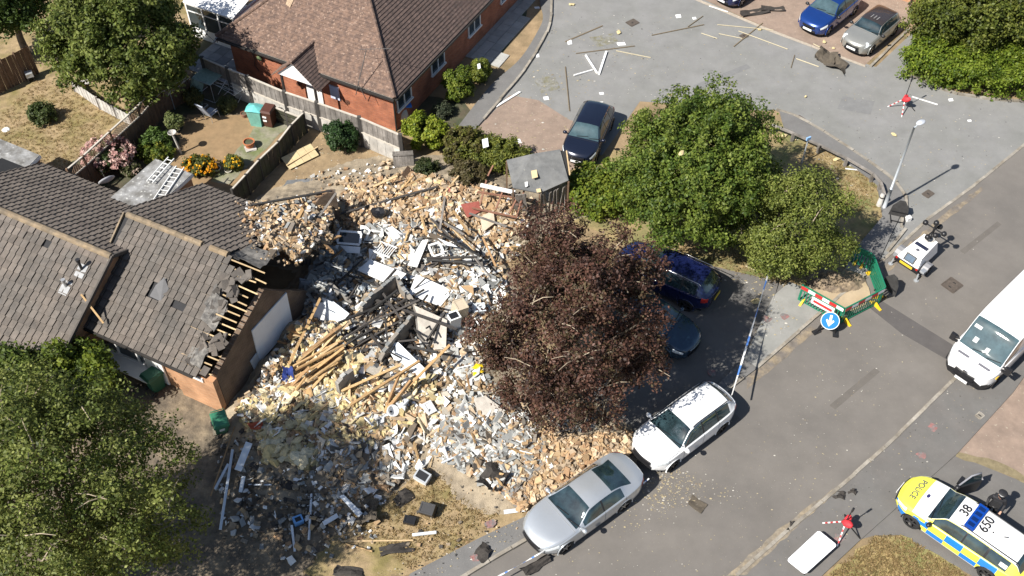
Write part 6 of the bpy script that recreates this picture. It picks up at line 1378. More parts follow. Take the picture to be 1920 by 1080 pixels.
scrapq(1305,946,34,18,.5,'flat grey-brown felt scrap in the street below the white car',m_scrapb,.02,.03)
scrapq(1573,929,22,16,.2,'torn black felt scrap on the right kerb'); scrapq(1598,922,12,7,.3,'small black felt scrap beside the right kerb',z=.09)
scrapq(1480,988,6,20,.5,'thin dark sliver lying on the right kerb')
scrapq(905,1035,26,34,.6,'dark brown felt scrap on the lower pavement',z=.1); scrapq(740,1030,60,20,-.2,'long black felt heap at the lawn bottom'); scrapq(655,1072,50,24,.2,'dark grey felt heap at the bottom picture edge')
scrapq(690,965,30,44,.2,'brown felt sheet standing at the shade edge',m_scrapb,.1,.3); scrapq(925,905,40,36,.5,'black felt sheet crumpled in the slab heap',z=.35,amp=.3); scrapq(755,935,24,36,.9,'black ragged felt loop on the dry lawn')
scrapq(1008,1060,60,16,-.5,'dark felt heap under the tape in front of the silver car',z=.1); scrapq(990,790,16,20,.2,'black scrap on the slab heap under the copper tree',z=.4)
scrapq(540,900,30,40,.1,'black felt in deep shade before the gable',z=.1)
p = G(1040,1000); 
# ---- timbers: each stick its own thing
def stick(a, b, z0, z1, w, h, mat, label, cat='timber', group=None, name='timber', px=True):
    if label.startswith(('charred black beam', 'brown timber')):
        nr = sorted(LMK, key=lambda q: (q[0]-(a[0]+b[0])/2)**2+(q[1]-(a[1]+b[1])/2)**2)[:2]; Lp = math.hypot(a[0]-b[0], a[1]-b[1]); label = '%s %s near the %s and the %s' % ('short' if Lp < 40 else ('long' if Lp > 75 else 'middling'), 'charred beam' if 'charred' in label else 'brown timber', nr[0][2], nr[1][2])
    A = G(*a, z0); B = G(*b, z1); c = (A+B)/2; mb = MB(); mb.beam(A, B, w, h, roll=random.uniform(-.5,.5)); o = mb.build(name, mat, org=tuple(c)); return tag(o, label, cat, group)
zz = lambda x, y: (340+x/3, 560+y/3)
RL = [((630,380),(910,230)),((640,400),(915,260)),((640,440),(915,290)),((620,490),(720,385)),((630,500),(900,310)),((720,520),(915,300)),((640,420),(880,250)),((660,470),(915,275)),((690,480),(900,330)),((650,360),(860,190)),((700,500),(880,360)),((720,360),(930,130)),((680,320),(900,150)),((640,520),(700,440))]
RLAB = ['topmost long rafter of the fallen bundle beside the gable','second rafter down in the fallen bundle','rafter in the middle of the fallen bundle ending by the wall fragment','short steep rafter near the blue cloth','lowest long rafter crossing the bundle','short rafter low on the right of the bundle','rafter lying over the topmost two in the bundle','thin rafter squeezed between the middle ones of the bundle','rafter under the middle of the bundle pointing to the pale fragment','rafter above the bundle reaching the bluish board','lower rafter of the bundle touching the insulation','high rafter sloping up to the charred beams','rafter half under the yellow insulation at the bundle top','shortest rafter stub right beside the blue cloth']
for (a, b), lab in zip(RL, RLAB): stick(zz(*a), zz(*b), random.uniform(.7,.95), random.uniform(.9,1.35), .10, .06, random.choice(mT), lab, 'rafter', 'fallen rafters beside the gable', 'rafter')
for a, b, z0, z1, lab in [((605,370),(780,0),.9,1.5,'long thin batten leaning from the blue cloth to the room corner'),((900,520),(1230,375),1.0,1.4,'orange rafter lying above the pale wall fragment'),((950,600),(1340,350),.9,1.5,'long orange rafter crossing the white ribbed board'),((1110,690),(1290,460),.6,1.2,'orange rafter crossing behind the toilet pan'),((1130,640),(1510,260),.7,1.6,'longest orange rafter rising to the concrete sheet'),((1140,640),(1230,420),.6,1.3,'short steep rafter beside the ribbed board'),((950,640),(940,340),.6,1.5,'upright pale stud in the yellow insulation')]:
    stick(zz(*a), zz(*b), z0, z1, .10, .07, random.choice(mT), lab, 'rafter', name='rafter')
KP = [((640,640),(760,560)),((650,625),(790,540)),((660,600),(745,520)),((690,560),(860,620)),((700,600),(790,560)),((655,660),(770,590)),((680,610),(720,660)),((700,535),(760,600)),((730,560),(800,575)),((640,610),(720,570)),((665,645),(735,610)),((690,640),(780,640)),((715,560),(730,640)),((750,590),(800,640)),((660,575),(705,590)),((760,545),(815,590)),((690,590),(745,545)),((648,648),(712,612))]
for a, b in KP:
    j = lambda q: (q[0]+random.uniform(-6,6), q[1]+random.uniform(-6,6)); stick(j(a), j(b), random.uniform(.5,1.2), random.uniform(.9,1.7), random.uniform(.06,.11), .06, random.choice(mK), 'charred black beam tangled over the burnt rooms', 'beam', 'charred beams over the burnt rooms', 'charred_beam')
for k in range(18):
    (x, y), = sample([(640,540),(810,525),(830,620),(730,690),(640,660)], 1); a = random.choice((-.6,-.5,.5,1.3,-.9))+random.gauss(0,.25); L = random.uniform(18,55)
    stick((x,y),(x+L*math.cos(a),y+L*math.sin(a)), random.uniform(.5,1.2), random.uniform(.6,1.4), random.uniform(.04,.08), .05, random.choice(mK), 'charred black beam tangled over the burnt rooms', 'beam', 'charred beams over the burnt rooms', 'charred_beam')
for a, b, z0, z1, lab in [((800,484),(895,482),.9,1.0,'charred pole lying level across the white debris'),((800,487),(900,494),.85,.9,'second charred pole just below the level one'),((815,432),(900,480),1.0,1.0,'long charred pole slanting to the copper tree'),((808,410),(850,450),.9,.9,'dark pole crossing the upper bricks'),((632,532),(686,482),1.0,1.3,'charred rail rising beside the white panel'),((650,515),(720,540),.9,.9,'charred rail below the white panel'),((742,505),(692,562),1.55,1.3,'sooty beam resting along the scorched wall'),((640,400),(820,350),.95,1.0,'long dark joist across the upper brick heap'),((470,385),(620,358),2.9,2.4,'dark joist lying along the torn roof edge'),((590,418),(630,362),2.2,2.5,'pale strip for the lit edge of the dark wall stub'),((800,640),(835,585),.9,1.3,'dark stick leaning on the concrete sheet'),((765,650),(820,660),1.2,1.5,'charred stick above the ribbed board')]:  # the pale strip stands in for the sunlit edge of the wall stub
    stick(a, b, z0, z1, .09, .07, random.choice(mK) if 'pale' not in lab else m_fence, lab, 'beam', name='charred_beam')
PT = [((700,350),(745,330)),((820,410),(870,440)),((835,365),(825,430)),((860,330),(835,360)),((770,395),(830,380)),((740,370),(775,330)),((880,400),(950,425)),((845,425),(890,470)),((790,405),(800,440)),((905,445),(930,500)),((690,420),(720,400)),((880,470),(920,520)),((800,330),(760,350)),((850,395),(880,440))]
for a, b in PT: stick(a, b, random.uniform(.7,.9), random.uniform(.75,1.15), .09, .05, random.choice(mT+[m_fence]), 'brown timber lying in the upper brick heap', 'timber', 'timbers in the upper brick heap')
for a, b, z0, z1, w, lab in [((436,843),(413,993),.25,.12,.09,'long pale blue-white pole in tree shade'),((428,870),(403,917),.2,.1,.09,'short pale pole crossing behind the long one'),((467,830),(446,882),.5,.3,.26,'wide pale board in tree shade before the gable'),((457,893),(451,923),.3,.1,.14,'small pale board beside the wide one'),((584,926),(579,1012),.2,.1,.07,'thin white lath standing out in the shade'),((547,985),(553,1034),.15,.05,.08,'short white lath at the dark lower edge'),((606,982),(633,966),.3,.3,.16,'pale plank touching the door-like panel'),((466,909),(509,909),.2,.2,.04,'thin white strip in the shade'),((440,800),(395,930),.35,.2,.05,'brown stick leaning in tree shade'),((640,1015),(775,1013),.1,.1,.05,'long pale batten along the lawn bottom'),((648,1020),(698,1034),.08,.08,.05,'short pale batten on the lawn bottom'),((773,1003),(818,998),.08,.08,.10,'white plank on the dry lawn edge'),((1003,822),(1035,877),.5,.4,.14,'white plank lying across the slabs'),((1020,870),(955,930),.4,.3,.13,'long grey plank by the silver saloon roof'),((900,850),(1085,800),.45,.4,.06,'thin pole across the slab heap'),((960,800),(895,840),.55,.45,.14,'brown plank on the slab heap'),((1110,828),(1095,868),.4,.3,.06,'brown stick in the bricks near the white car'),((828,868),(880,845),.4,.4,.05,'thin white lath on the slab heap'),((985,930),(965,950),.2,.15,.18,'grey offcut at the kerb beside the silver saloon'),((945,960),(985,955),.15,.12,.14,'pale plank end touching the silver saloon')]:
    stick(a, b, z0, z1, w, .05, m_wp2 if any(k in lab.split()[:3] for k in ('pale','white')) and 'batten' not in lab else (m_fence if 'grey' in lab.split()[:2] or 'pole' in lab else random.choice(mT)), lab, 'plank', name='plank')
stick((152,552), (194,606), 3.55, 2.75, .07, .05, mT[1], 'thin timber sloping from the left bungalow roof to the next roof', 'timber')
# sticks and scraps on the close
for a, b, w, lab in [((1060,78),(1130,48),.05,'brown batten on the close near the curved kerb'),((1080,100),(1190,86),.05,'brown batten behind the white gutter bracket'),((1155,95),(1220,108),.04,'pale batten beside the brown one on the close'),((1222,66),(1320,46),.05,'long brown batten in the middle of the close'),((1290,50),(1318,30),.04,'short dark batten touching the long brown one'),((1345,46),(1450,56),.05,'pale batten before the top parking bays'),((1315,62),(1345,72),.04,'short pale batten on the close'),((1348,63),(1392,72),.04,'thin pale batten near the crossed pair'),((1376,87),(1430,43),.05,'dark batten of the crossed pair'),((1385,58),(1477,92),.06,'long pale batten of the crossed pair'),((1525,82),(1550,95),.04,'pale stick beside the carpet pieces'),((1493,110),(1535,125),.04,'thin pale stick below the carpet pieces'),((1483,127),(1490,103),.03,'thin dark stick standing out on the close'),((1060,125),(1068,208),.05,'dark batten lying beside the black hatchback bay'),((1398,498),(1445,520),.05,'pale batten on the verge behind the navy carrier'),((1585,316),(1612,319),.08,'white strip on the dry verge inside the rail'),((930,200),(975,172),.16,'broad white plank on the parking bay edge'),((1710,181),(1758,196),.09,'white strip beside the sign stand in the close'),((1330,11),(1365,22),.12,'white plank in front of the dark blue car'),((1117,192),(1131,191),.06,'short white strip near the black hatchback')]:
    stick(a, b, .04, .04, w, .03, m_wp if 'white' in lab.split()[:3] else (M('dark_batten', (.17,.13,.08), .9, .2, 9) if 'dark' in lab.split()[:3] or 'brown' in lab.split()[:3] else M('pale_batten', (.48,.42,.29), .9, .15, 9)), lab, 'batten', name='batten')
p = G(1120,135); t = thing('gutter_bracket', 'white V-shaped plastic window profile lying on the close', 'plastic profile', (p.x,p.y,0)); c0 = p
for a, b, w in (((1098,104),(1120,137),.09),((1137,97),(1123,139),.11),((1076,142),(1111,131),.07)):
    A = G(*a,.06)-c0; B = G(*b,.06)-c0; A.z = .08; B.z = .05; MB().beam(A, B, w, .07).build('profile_arm', m_wp, t)
m_foam = M('cream_foam', (.50,.41,.22), .95, .2, 9, .3, 20)
for (x, y, s, lab) in [(1160,62,.42,'large yellow foam chunk in the middle of the close'),(1072,10,.40,'yellow foam chunk near the top of the close'),(1424,57,.26,'yellow foam chunk between the batten and the blue car'),(1545,80,.34,'yellow foam chunk at the kerb before the grey car'),(1562,92,.22,'small foam chunk touching the grey car bumper'),(1676,58,.40,'yellow foam chunk between the grey car and the kerb'),(1651,76,.30,'yellow-brown foam chunk behind the grey car wheel'),(1675,254,.34,'cream foam slab on the close by the lamp post'),(1418,567,.50,'yellow insulation lump hanging by the tape'),(1470,256,.34,'cream foam piece on the verge under the maple'),(1490,262,.32,'second cream foam piece behind the knee rail'),(1568,300,.40,'cream foam strip on the verge inside the rail'),(1510,183,.18,'small scrap on the pale close'),(1278,290,.35,'cream foam piece caught on top of the maple'),(1255,180,.25,'small foam piece caught in the maple crown'),(1495,332,.22,'cream scrap caught in the birch crown')]:
    zc_ = 7.0 if 'caught on top' in lab else (6.4 if 'maple crown' in lab else (4.6 if 'birch crown' in lab else .0)); p = G(x, y, zc_); o = link('foam_chunk', lump((s*.85,s*.55,.10), m_foam, 'foam_chunk', .32), None, (p.x,p.y,zc_+.07), (0,0,random.uniform(0,6))); tag(o, lab, 'foam')
for (x, y, w, h, lab) in [(1165,82,22,8,'white scrap pair near the large foam chunk'),(1272,30,14,9,'cream board scrap at the top of the close'),(1302,34,10,6,'white scrap beside the cream board scrap'),(1007,14,14,5,'white strip on the left pavement of the close'),(1024,184,14,9,'white rectangle on the parking bay edge'),(1008,104,9,9,'white square beside the curved kerb'),(968,265,26,12,'torn white sheet on the red parking bay'),(910,268,16,24,'torn white sheet on the scorched bush'),(1783,187,12,7,'white scrap by the corner hedge'),(1818,226,10,5,'white scrap in the middle of the close mouth'),(1068,79,12,12,'white bent strip near the curved kerb'),(1128,175,12,6,'white scrap right of the bay'),(898,124,8,14,'white scrap on the low clipped shrub'),(1002,326,16,22,'buff scrap lying on the grey shed roof'),(987,345,8,14,'white scrap on the lower shed roof'),(1010,357,12,10,'second buff scrap at the shed roof edge')]:
    z = 2.51-(y-288)*.0097 if 'shed roof' in lab else (1.45 if 'bush' in lab else (1.3 if 'clipped shrub' in lab else .03)); w, h = w*.8, h*.8; q = [(x-w/2,y-h/3),(x+w/3,y-h/2),(x+w/2,y+h/3),(x-w/3,y+h/2)]; P4 = [G(*k, z) for k in q]; c = sum(P4, Vector())/4; mb = MB(); mb.slab3(P4, .02); tag(mb.build('board_scrap', M('buff_board', (.60,.48,.28), .9, .1, 6) if 'buff' in lab else m_wp, org=tuple(c)), lab, 'scrap')
# ---- the wrecked shed and wooden frames
m_shed = M('grey_shed_felt', (.125,.128,.13), .95, .22, 2.5, .3, 30, second=(.17,.17,.165), second_scale=1.0, spots=(.35,.33,.28), spot_scale=7, spot_amt=.7)
sq = [(950,300),(1000,288),(1050,280),(1066,338),(1012,362),(962,352)]; zs = [2.2,2.45,2.35,1.9,1.7,1.9]; P6 = [G(*q,z) for q, z in zip(sq, zs)]; c = sum(P6, Vector())/6; c.z = 0
t = thing('shed', 'wrecked shed with tilted grey felt roof beside the black hatchback', 'shed', tuple(c)); L6 = [p-c for p in P6]
mb = MB(); mb.slab3(L6, .07); bm = bmesh.new(); me = mb.mesh('roof', m_shed); bm.from_mesh(me); bmesh.ops.triangulate(bm, faces=[f for f in bm.faces if len(f.verts) > 4]); bm.to_mesh(me); bm.free(); link('roof', me, t)
P2 = [G(*q,z)-c for q, z in zip([(1050,282),(1062,284),(1068,330),(1066,338)], [2.3,2.2,1.8,1.85])]; MB().slab3(P2, .05).build('side_flap', M('black_side_felt', (.035,.033,.033), .9, .2, 5), t)
MB().beam(P2[1]+Vector((0,0,.04)), P2[2]+Vector((0,0,.04)), .05, .05).build('edge_batten', m_wood, t)
for k in range(14):
    a, b = L6[5], L6[4]; q = a.lerp(b, (k+.5)/14) if k < 7 else L6[4].lerp(L6[3], (k-6.5)/7); MB().box((q.x,q.y,.85+random.uniform(-.05,.05)), (.15,.03,1.5), rotm(random.uniform(-.15,.15), random.uniform(-.15,.15), .2 if k < 7 else .9)).build('board', m_fence, t)
for q in L6[:1]+L6[3:]: MB().beam((q.x,q.y,0), (q.x*1.0,q.y,q.z-.08), .08,.08).build('post', m_fbrown, t)
m_frm = M('red_brown_frame', (.20,.095,.06), .85, .25, 8)
p = G(930,385,.4); t = thing('lean_to', 'collapsed red-brown timber lean-to with a white rail before the shed', 'lean-to', (p.x,p.y,0)); 
def FP(x, y, z): v = G(x, y, z)-p; return Vector((v.x, v.y, z))
for a, b in (((900,385,1.0),(912,338,1.6)),((930,392,1.0),(945,352,1.5)),((955,400,.9),(975,360,1.4)),((968,408,.8),(985,350,1.5)),((885,390,.9),(970,408,.9)),((895,360,1.3),(975,372,1.3)),((915,330,1.5),(925,310,1.9))): MB().beam(FP(*a), FP(*b), .07,.06).build('stud', m_frm, t)
MB().beam(FP(901,347,1.6), FP(966,361,1.5), .16,.10).build('white_rail', m_upvc, t)
# fine specks of plaster and foam blown over the road, the close and the lawns
def specks(label, jobs):
    mb = MB()
    for poly, n, cols, (s0, s1), z in jobs:
        for (px, py) in sample(poly, n):
            p = G(px, py, z); s = s0+(s1-s0)*random.random()**3; c = random.choice(cols); nn = random.choice((3,4,5)); a0 = random.uniform(0,6); k = random.uniform(.6,1.0)
            P_s = [(p.x+s*math.cos(a0+2*PI*i/nn)*random.uniform(.6,1), p.y+s*.7*math.sin(a0+2*PI*i/nn)*random.uniform(.6,1), z+.012) for i in range(nn)]; mb.add(P_s+[(p.x,p.y,z+.012+s*.18)], [(i,(i+1)%nn,nn) for i in range(nn)], 0, (c[0]*k,c[1]*k,c[2]*k))
    o = mb.build('debris_specks', M('debris_brick_debris', (1,1,1), .92, .18, 9, .2, 50, attr=True)); o['kind'] = 'stuff'; o['label'] = label
SP = [(.40,.34,.22),(.55,.52,.46),(.33,.27,.17),(.42,.35,.21)]; DK = [(.04,.04,.04),(.08,.07,.06)]
specks('plaster and foam specks blown over the street and lawns', [
    ([(1010,1080),(1300,850),(1480,680),(1700,700),(1480,990),(1380,1080)], 420, SP, (.012,.055), .004), ([(1480,990),(1700,700),(1900,350),(1700,480),(1480,680)], 170, SP, (.012,.05), .004),
    ([(1180,860),(1290,880),(1420,930),(1180,1000),(1120,980)], 300, SP, (.012,.06), .004), ([(1195,905),(1245,870),(1320,900),(1300,945),(1225,965)], 520, SP+[(.33,.26,.17)], (.012,.075), .004), ([(1395,680),(1500,600),(1450,560),(1390,640)], 110, SP, (.015,.08), .062),
    ([(1040,0),(1440,60),(1690,140),(1900,195),(1900,280),(1700,400),(1560,255),(1430,190),(1140,200),(950,180)], 1700, SP+SP+DK, (.010,.055), .008), ([(900,240),(1000,130),(1120,150),(1060,280),(940,300)], 260, SP, (.015,.10), .012),
    ([(1040,10),(1240,40),(1250,150),(1000,180),(980,150)], 420, SP+SP+DK, (.012,.07), .008),
    ([(600,250),(830,310),(640,380),(500,370)], 320, SP+CB, (.02,.11), .008), ([(560,1000),(800,850),(960,940),(980,980),(760,1075),(560,1100)], 170, SP+CB, (.02,.06), .012), ([(700,1075),(980,970),(990,1010),(800,1090)], 130, SP+DK, (.015,.08), .09),
    ([(1380,1080),(1480,995),(1590,905),(1780,720),(1900,740),(1700,930),(1560,1040)], 220, SP+DK, (.012,.05), .062), ([(1470,240),(1560,285),(1640,340),(1640,390),(1560,330)], 90, SP, (.03,.12), .012), ([(1190,470),(1380,510),(1500,540),(1440,560)], 120, SP, (.02,.1), .012),
    ([(0,300),(300,200),(200,160),(0,240)], 60, SP, (.015,.05), .01)])
# ------------------------------------------------------------------ street furniture
m_pole = M('galvanised_lamp_post', (.42,.45,.48), .5, .12, 4, metal=.3)
p = G(1657,391); t = thing('lamp_post', 'tall grey street lamp post at the corner of the close', 'lamp post', (p.x,p.y,.09))
MB().tube([(0,0,0),(0,0,1.15)], .085, 12).build('base', m_pole, t, smooth=True); MB().tube([(0,0,1.15),(0,0,4.75)], [.055,.042], 10).build('pole', m_pole, t, smooth=True)
MB().tube([(0,0,4.7),(.18,.12,4.82)], .03, 8).build('bracket', m_pole, t)
hd = MB(); hd.lathe([(0,-.05),(.10,-.045),(.13,0),(.11,.05),(0,.075)], 14, (0,0,0)); o = hd.build('lantern', M('grey_lantern', (.5,.53,.58), .4, .1, 5), t, smooth=True); o.location = (.30,.2,4.84); o.scale = (2.0,1.1,1); o.rotation_euler = (0,0,.58)
p = G(1648,385); t = thing('bollard', 'short pale concrete bollard leaning by the lamp post foot', 'bollard', (p.x,p.y,0)); MB().lathe([(0,.72),(.09,.71),(.11,.62),(.13,0)], 12).build('post', m_fpale, t, smooth=True); MB().lathe([(.117,.50),(.117,.58)], 12).build('band', m_fpost, t)
p = G(1503,306); t = thing('sign_post', 'thin pale post with a blue cap behind the maple', 'post', (p.x,p.y,0)); MB().tube([(0,0,0),(0,0,1.5)], .035, 8).build('pole', m_pole, t); MB().box((0,0,1.55), (.24,.08,.16), rotm(0,0,.5)).build('cap', M('pale_blue_cap', (.25,.42,.66), .5, .1, 5), t)
# knee rail round the verge
rp = [(1450,235),(1488,250),(1537,272),(1588,297),(1637,326),(1652,342),(1660,368)]
p = G(1537,275); t = thing('knee_rail', 'low timber knee rail along the inner edge of the pavement', 'rail', (p.x,p.y,0)); Q = [G(*q,.5)-p for q in rp]
for i in range(len(Q)-1): MB().beam((Q[i].x,Q[i].y,.5),(Q[i+1].x,Q[i+1].y,.5), .10,.10).build('rail', m_fence, t)
for q in Q: MB().box((q.x,q.y,.25), (.13,.13,.56)).build('post', m_fence, t)
# green mesh barriers round the dug pit
m_green = M('barrier_green', (.012,.17,.095), .5, .15, 6); m_yfoot = M('yellow_foot', (.75,.48,.02), .5, .1, 6); m_signred = M('reflective_red', (.55,.03,.03), .4, .1, 8); m_signwht = M('reflective_white', (.75,.75,.74), .4, .05, 8)
BP = [G(*q) for q in [(1494,562),(1574,607),(1649,568),(1627,506),(1592,490)]]
blab = ['green mesh barrier with a red and white board facing the pavement','green mesh barrier on the street side of the sandy pit','green mesh barrier on the lamp-trailer side of the sandy pit','short green mesh barrier at the birch side of the pit']
for i in range(4):
    a, b = BP[i], BP[i+1]; d = b-a; L = d.length-.06; t = thing('street_barrier', blab[i], 'barrier', tuple((a+b)/2), math.atan2(d.y, d.x), 'green barriers round the dug pit')
    fr = MB()
    for z in (.06,.98): fr.box((0,0,z), (L,.045,.06))
    for x in (-L/2+.03,L/2-.03): fr.box((x,0,.52), (.06,.044,.86))
    fr.build('frame', m_green, t); n = int(L/.13)
    for k in range(n): MB().box((-L/2+(k+.5)*L/n,0,.40), (.05 if i < 2 else .085,.022,.64)).build('upright', m_green, t)
    MB().box((0,0,.72), (L-.12,.034,.05)).build('mid_rail', m_green, t)
    if i in (0, 1):
        m = 6
        for k in range(m):
            MB().box((-L/2+(k+.5)*L/m,0,.85), (L/m-.01,.05,.17)).build('stripe', m_signred if k % 2 == 0 else m_signwht, t)
    else: MB().box((0,0,.85), (L-.12,.03,.17)).build('infill', m_green, t)
    if i == 0:
        MB().box((.12,-.04,.52), (1.05,.03,.36)).build('board', m_signwht, t); MB().box((.12,-.062,.52), (.86,.012,.13)).build('board_stripe', m_signred, t)
    for x in (-L/2+.25, L/2-.25): MB().box((x,-.05,.03), (.10,.62,.05)).add([(x-.05,-.30,.055),(x+.05,-.30,.055),(x+.05,.2,.055),(x-.05,.2,.055),(x-.04,-.02,.2),(x+.04,-.02,.2),(x+.04,.1,.2),(x-.04,.1,.2)], BOXF).build('foot', m_yfoot, t)
sheet('sand_pit', [(1512,540),(1532,522),(1590,506),(1618,516),(1632,552),(1622,572),(1572,590),(1535,570)], .068, M('pale_sand', (.42,.33,.22), .95, .2, 3, .6, 25, second=(.34,.26,.165), second_scale=1.5))
dm = MB(); N = 22; c0 = G(1567,528)
grid = []
for j in range(N+1):
    for i in range(N+1):
        x = (i/N-.5)*2.6; y = (j/N-.5)*1.5; r = (x/1.3)**2+(y/.75)**2; z = max(0, 1-r)*.34*(.7+.5*math.sin(5*x+2)*math.sin(7*y)+random.uniform(-.2,.2))+.05
        if r > 1: z = .05
        grid.append((c0.x+x, c0.y+y, z))
dm.add(grid, [(j*(N+1)+i, j*(N+1)+i+1, (j+1)*(N+1)+i+1, (j+1)*(N+1)+i) for j in range(N) for i in range(N) if (((i+.5)/N-.5)*2)**2+(((j+.5)/N-.5)*2)**2 < 1])
o = dm.build('spoil_heap', M('dark_spoil', (.13,.10,.075), .95, .4, 6, .7, 18, second=(.26,.20,.13), second_scale=2.2)); o['kind'] = 'structure'
# blue arrow sign on black legs
p = G(1549,622); t = thing('arrow_sign', 'round blue keep-left sign with a white arrow on black legs', 'traffic sign', (p.x,p.y,0))
nrm = Vector((-.24,-.72,.55)).normalized(); q = nrm.to_track_quat('Z','Y').to_matrix(); cc = (0,0,.72)
MB().lathe([(0,-.02),(.375,-.02),(.375,.01),(0,.01)], 30, cc, q).build('back_plate', m_trim, t)
MB().lathe([(.35,.011),(.375,.011),(.375,.02),(.35,.02),(.35,.011)], 30, cc, q).build('rim', m_signwht, t)
MB().lathe([(0,.016),(.35,.016)], 30, cc, q).build('disc', M('sign_blue', (.012,.16,.60), .4, .05, 5), t)
ar = MB(); av = [(-.05,.24),(.05,.24),(.05,-.02),(.12,.05),(.17,0),(0,-.25),(-.17,0),(-.12,.05),(-.05,-.02)]
up3 = q @ Vector((0,1,0)); ti = Vector((1,0,0))
lo = [q @ Vector((x,y,.018))+Vector(cc) for x, y in av]; ar.add([tuple(v) for v in lo], [(0,8,2,1),(8,7,5),(7,6,5),(2,5,3),(5,4,3),(8,5,2)]); ar.build('arrow', m_signwht, t)
lg = MB(); lg.beam((-.22,.05,.6),(-.42,-.02,0), .10,.05); lg.beam((.2,.05,.6),(.35,-.12,0), .10,.05); lg.beam((0,.1,.7),(.05,.6,0), .08,.05); lg.build('leg', m_trim, t)
MB().box((-.42,-.03,.03), (.35,.22,.06), rotm(0,0,.5)).box((.35,-.14,.03), (.22,.35,.06), rotm(0,0,-.2)).build('ballast', m_trim, t)
def folded(px, rz, label, s=1.0):
    p = G(*px); t = thing('folded_sign', label, 'sign frame', (p.x,p.y,.07), rz); m = M('dull_black_sheet', (.035,.034,.034), .6, .3, 6)
    pl = MB(); pl.add([(-.42,0,.02),(.42,0,.02),(.36,.05,.55),(.12,.12,.86),(-.12,.12,.86),(-.36,.05,.55)]+[(-.42,.03,.02),(.42,.03,.02),(.36,.08,.55),(.12,.15,.86),(-.12,.15,.86),(-.36,.08,.55)], [(0,1,2,3,4,5),(11,10,9,8,7,6)]+[(i,6+i,6+(i+1)%6,(i+1)%6) for i in range(6)]); pl.build('sign_back', m, t)
    l = MB(); 
    for x in (-.33,.33): l.beam((x,-.02,.02),(x*.8,-.55,.05), .04,.04)
    l.beam((-.3,-.4,.05),(.3,-.4,.05), .035,.035); l.beam((-.36,-.03,.3),(.36,-.03,.3), .03,.03); l.build('frame', m_trim, t); return t
folded((1664,547), math.radians(-62), 'black folded sign frame standing in the street behind the green barriers')
folded((1682,408), math.radians(-18), 'black folded sign frame on the pavement by the lamp post')
tag(MB().box((0,0,.11), (.22,.2,.22), rotm(0,0,.3), jit=.1).build('box', m_whitep), 'small white box beside the folded sign near the lamp post', 'box').location = G(1702,413,.01)
# portable sign stands with furled red covers
def stand(px, label, h, lean, rz, z=.0):
    p = G(*px); t = thing('sign_stand', label, 'sign stand', (p.x,p.y,z), rz); mk = m_trim
    MB().tube([(0,0,.62),(lean*.4,0,1.2),(lean,0,h)], [.022,.02,.016], 8).build('mast', mk, t); MB().tube([(lean*.78,0,h*.86),(lean,0,h)], .04, 8).build('mast_head', mk, t)
    c = MB(); c.lathe([(0,-.22),(.10,-.2),(.15,-.05),(.13,.12),(.07,.22),(0,.25)], 9, (.02,-.10,.66), rotm(.9,.3,0)); c.lathe([(0,-.2),(.09,-.17),(.12,0),(.09,.15),(0,.2)], 9, (.12,.08,.6), rotm(-.5,.8,0)); c.build('furled_cover', M('bright_red_fabric', (.62,.03,.04), .7, .25, 8, .4, 14), t, smooth=True)
    for k, a in enumerate((-2.2,-.7,1.0,2.5)):
        l = MB(); N = 8
        for i in range(N):
            r0, r1 = .06+.62*i/N, .06+.62*(i+1)/N; z0, z1 = .6*(1-i/N), .6*(1-(i+1)/N); cs, sn = math.cos(a), math.sin(a)
            l.beam((r0*cs,r0*sn,z0),(r1*cs,r1*sn,z1), .04,.03, mi=(i % 2) if k in (0,3) else 0)
        l.build('leg', [mk if k not in (0,3) else M('stripe_red', (.45,.04,.04), .5, .1, 6), m_signwht], t)
stand((1690,204), 'red-wrapped sign stand with striped legs standing in the middle of the close', 2.0, .0, .4)
stand((1577,996), 'red-wrapped sign stand with striped legs by the white board', 1.55, .06, .2, .06)
P4 = px3([(1535,994),(1570,1022),(1509,1077),(1475,1050)], .42); c = sum(P4, Vector())/4; t = thing('white_board', 'white rounded board laid on low legs beside the striped sign stand', 'board', (c.x,c.y,.06))
LP = [p-c for p in P4]; rd_ = []
for i in range(4):
    a, b, d = LP[i-1], LP[i], LP[(i+1)%4]; u1 = (a-b).normalized()*.09; u2 = (d-b).normalized()*.09
    rd_ += [b+u1, b+u1*.3+u2*.3, b+u2]
MB().slab3([(v.x,v.y,.36) for v in rd_], .03).build('board', M('clean_white_board', (.80,.81,.83), .4, .03, 3), t)
l = MB()
for v in LP: l.tube([(v.x*.75,v.y*.75,.33),(v.x*.8,v.y*.8,0)], .02, 6)
l.build('leg', m_trim, t)
# mobile lamp and camera trailer
AT2 = math.radians(41); p = G(1716,492); t = thing('camera_trailer', 'white wedge-shaped trailer with a black mast of cameras in the street', 'trailer', (p.x,p.y,.004), AT2)
bd = MB(); v = [(-.85,-.52,.38),(-.85,.52,.38),(.85,.42,.38),(.85,-.42,.38),(-.62,-.42,.98),(-.62,.42,.98),(.62,.34,1.12),(.62,-.34,1.12),(-.88,-.52,.62),(-.88,.52,.62)]
bd.add(v, [(0,1,2,3)[::-1],(8,9,1,0)[::-1],(8,4,5,9)[::-1],(4,7,6,5),(7,3,2,6)[::-1],(0,3,7,4,8),(1,9,5,6,2)]); bd.build('body', p_white, t)
q_ = Vector((.26,0,.36)).normalized(); sl = math.atan2(.36,.26)
MB().box((-.76,0,.79), (.36,.52,.03), rotm(0,-sl,0)).build('screen_surround', m_trim, t); MB().box((-.772,-.0,.795), (.26,.40,.03), rotm(0,-sl,0)).build('screen', M('blue_grey_screen', (.10,.14,.19), .15, .2, 6, coat=.8), t)
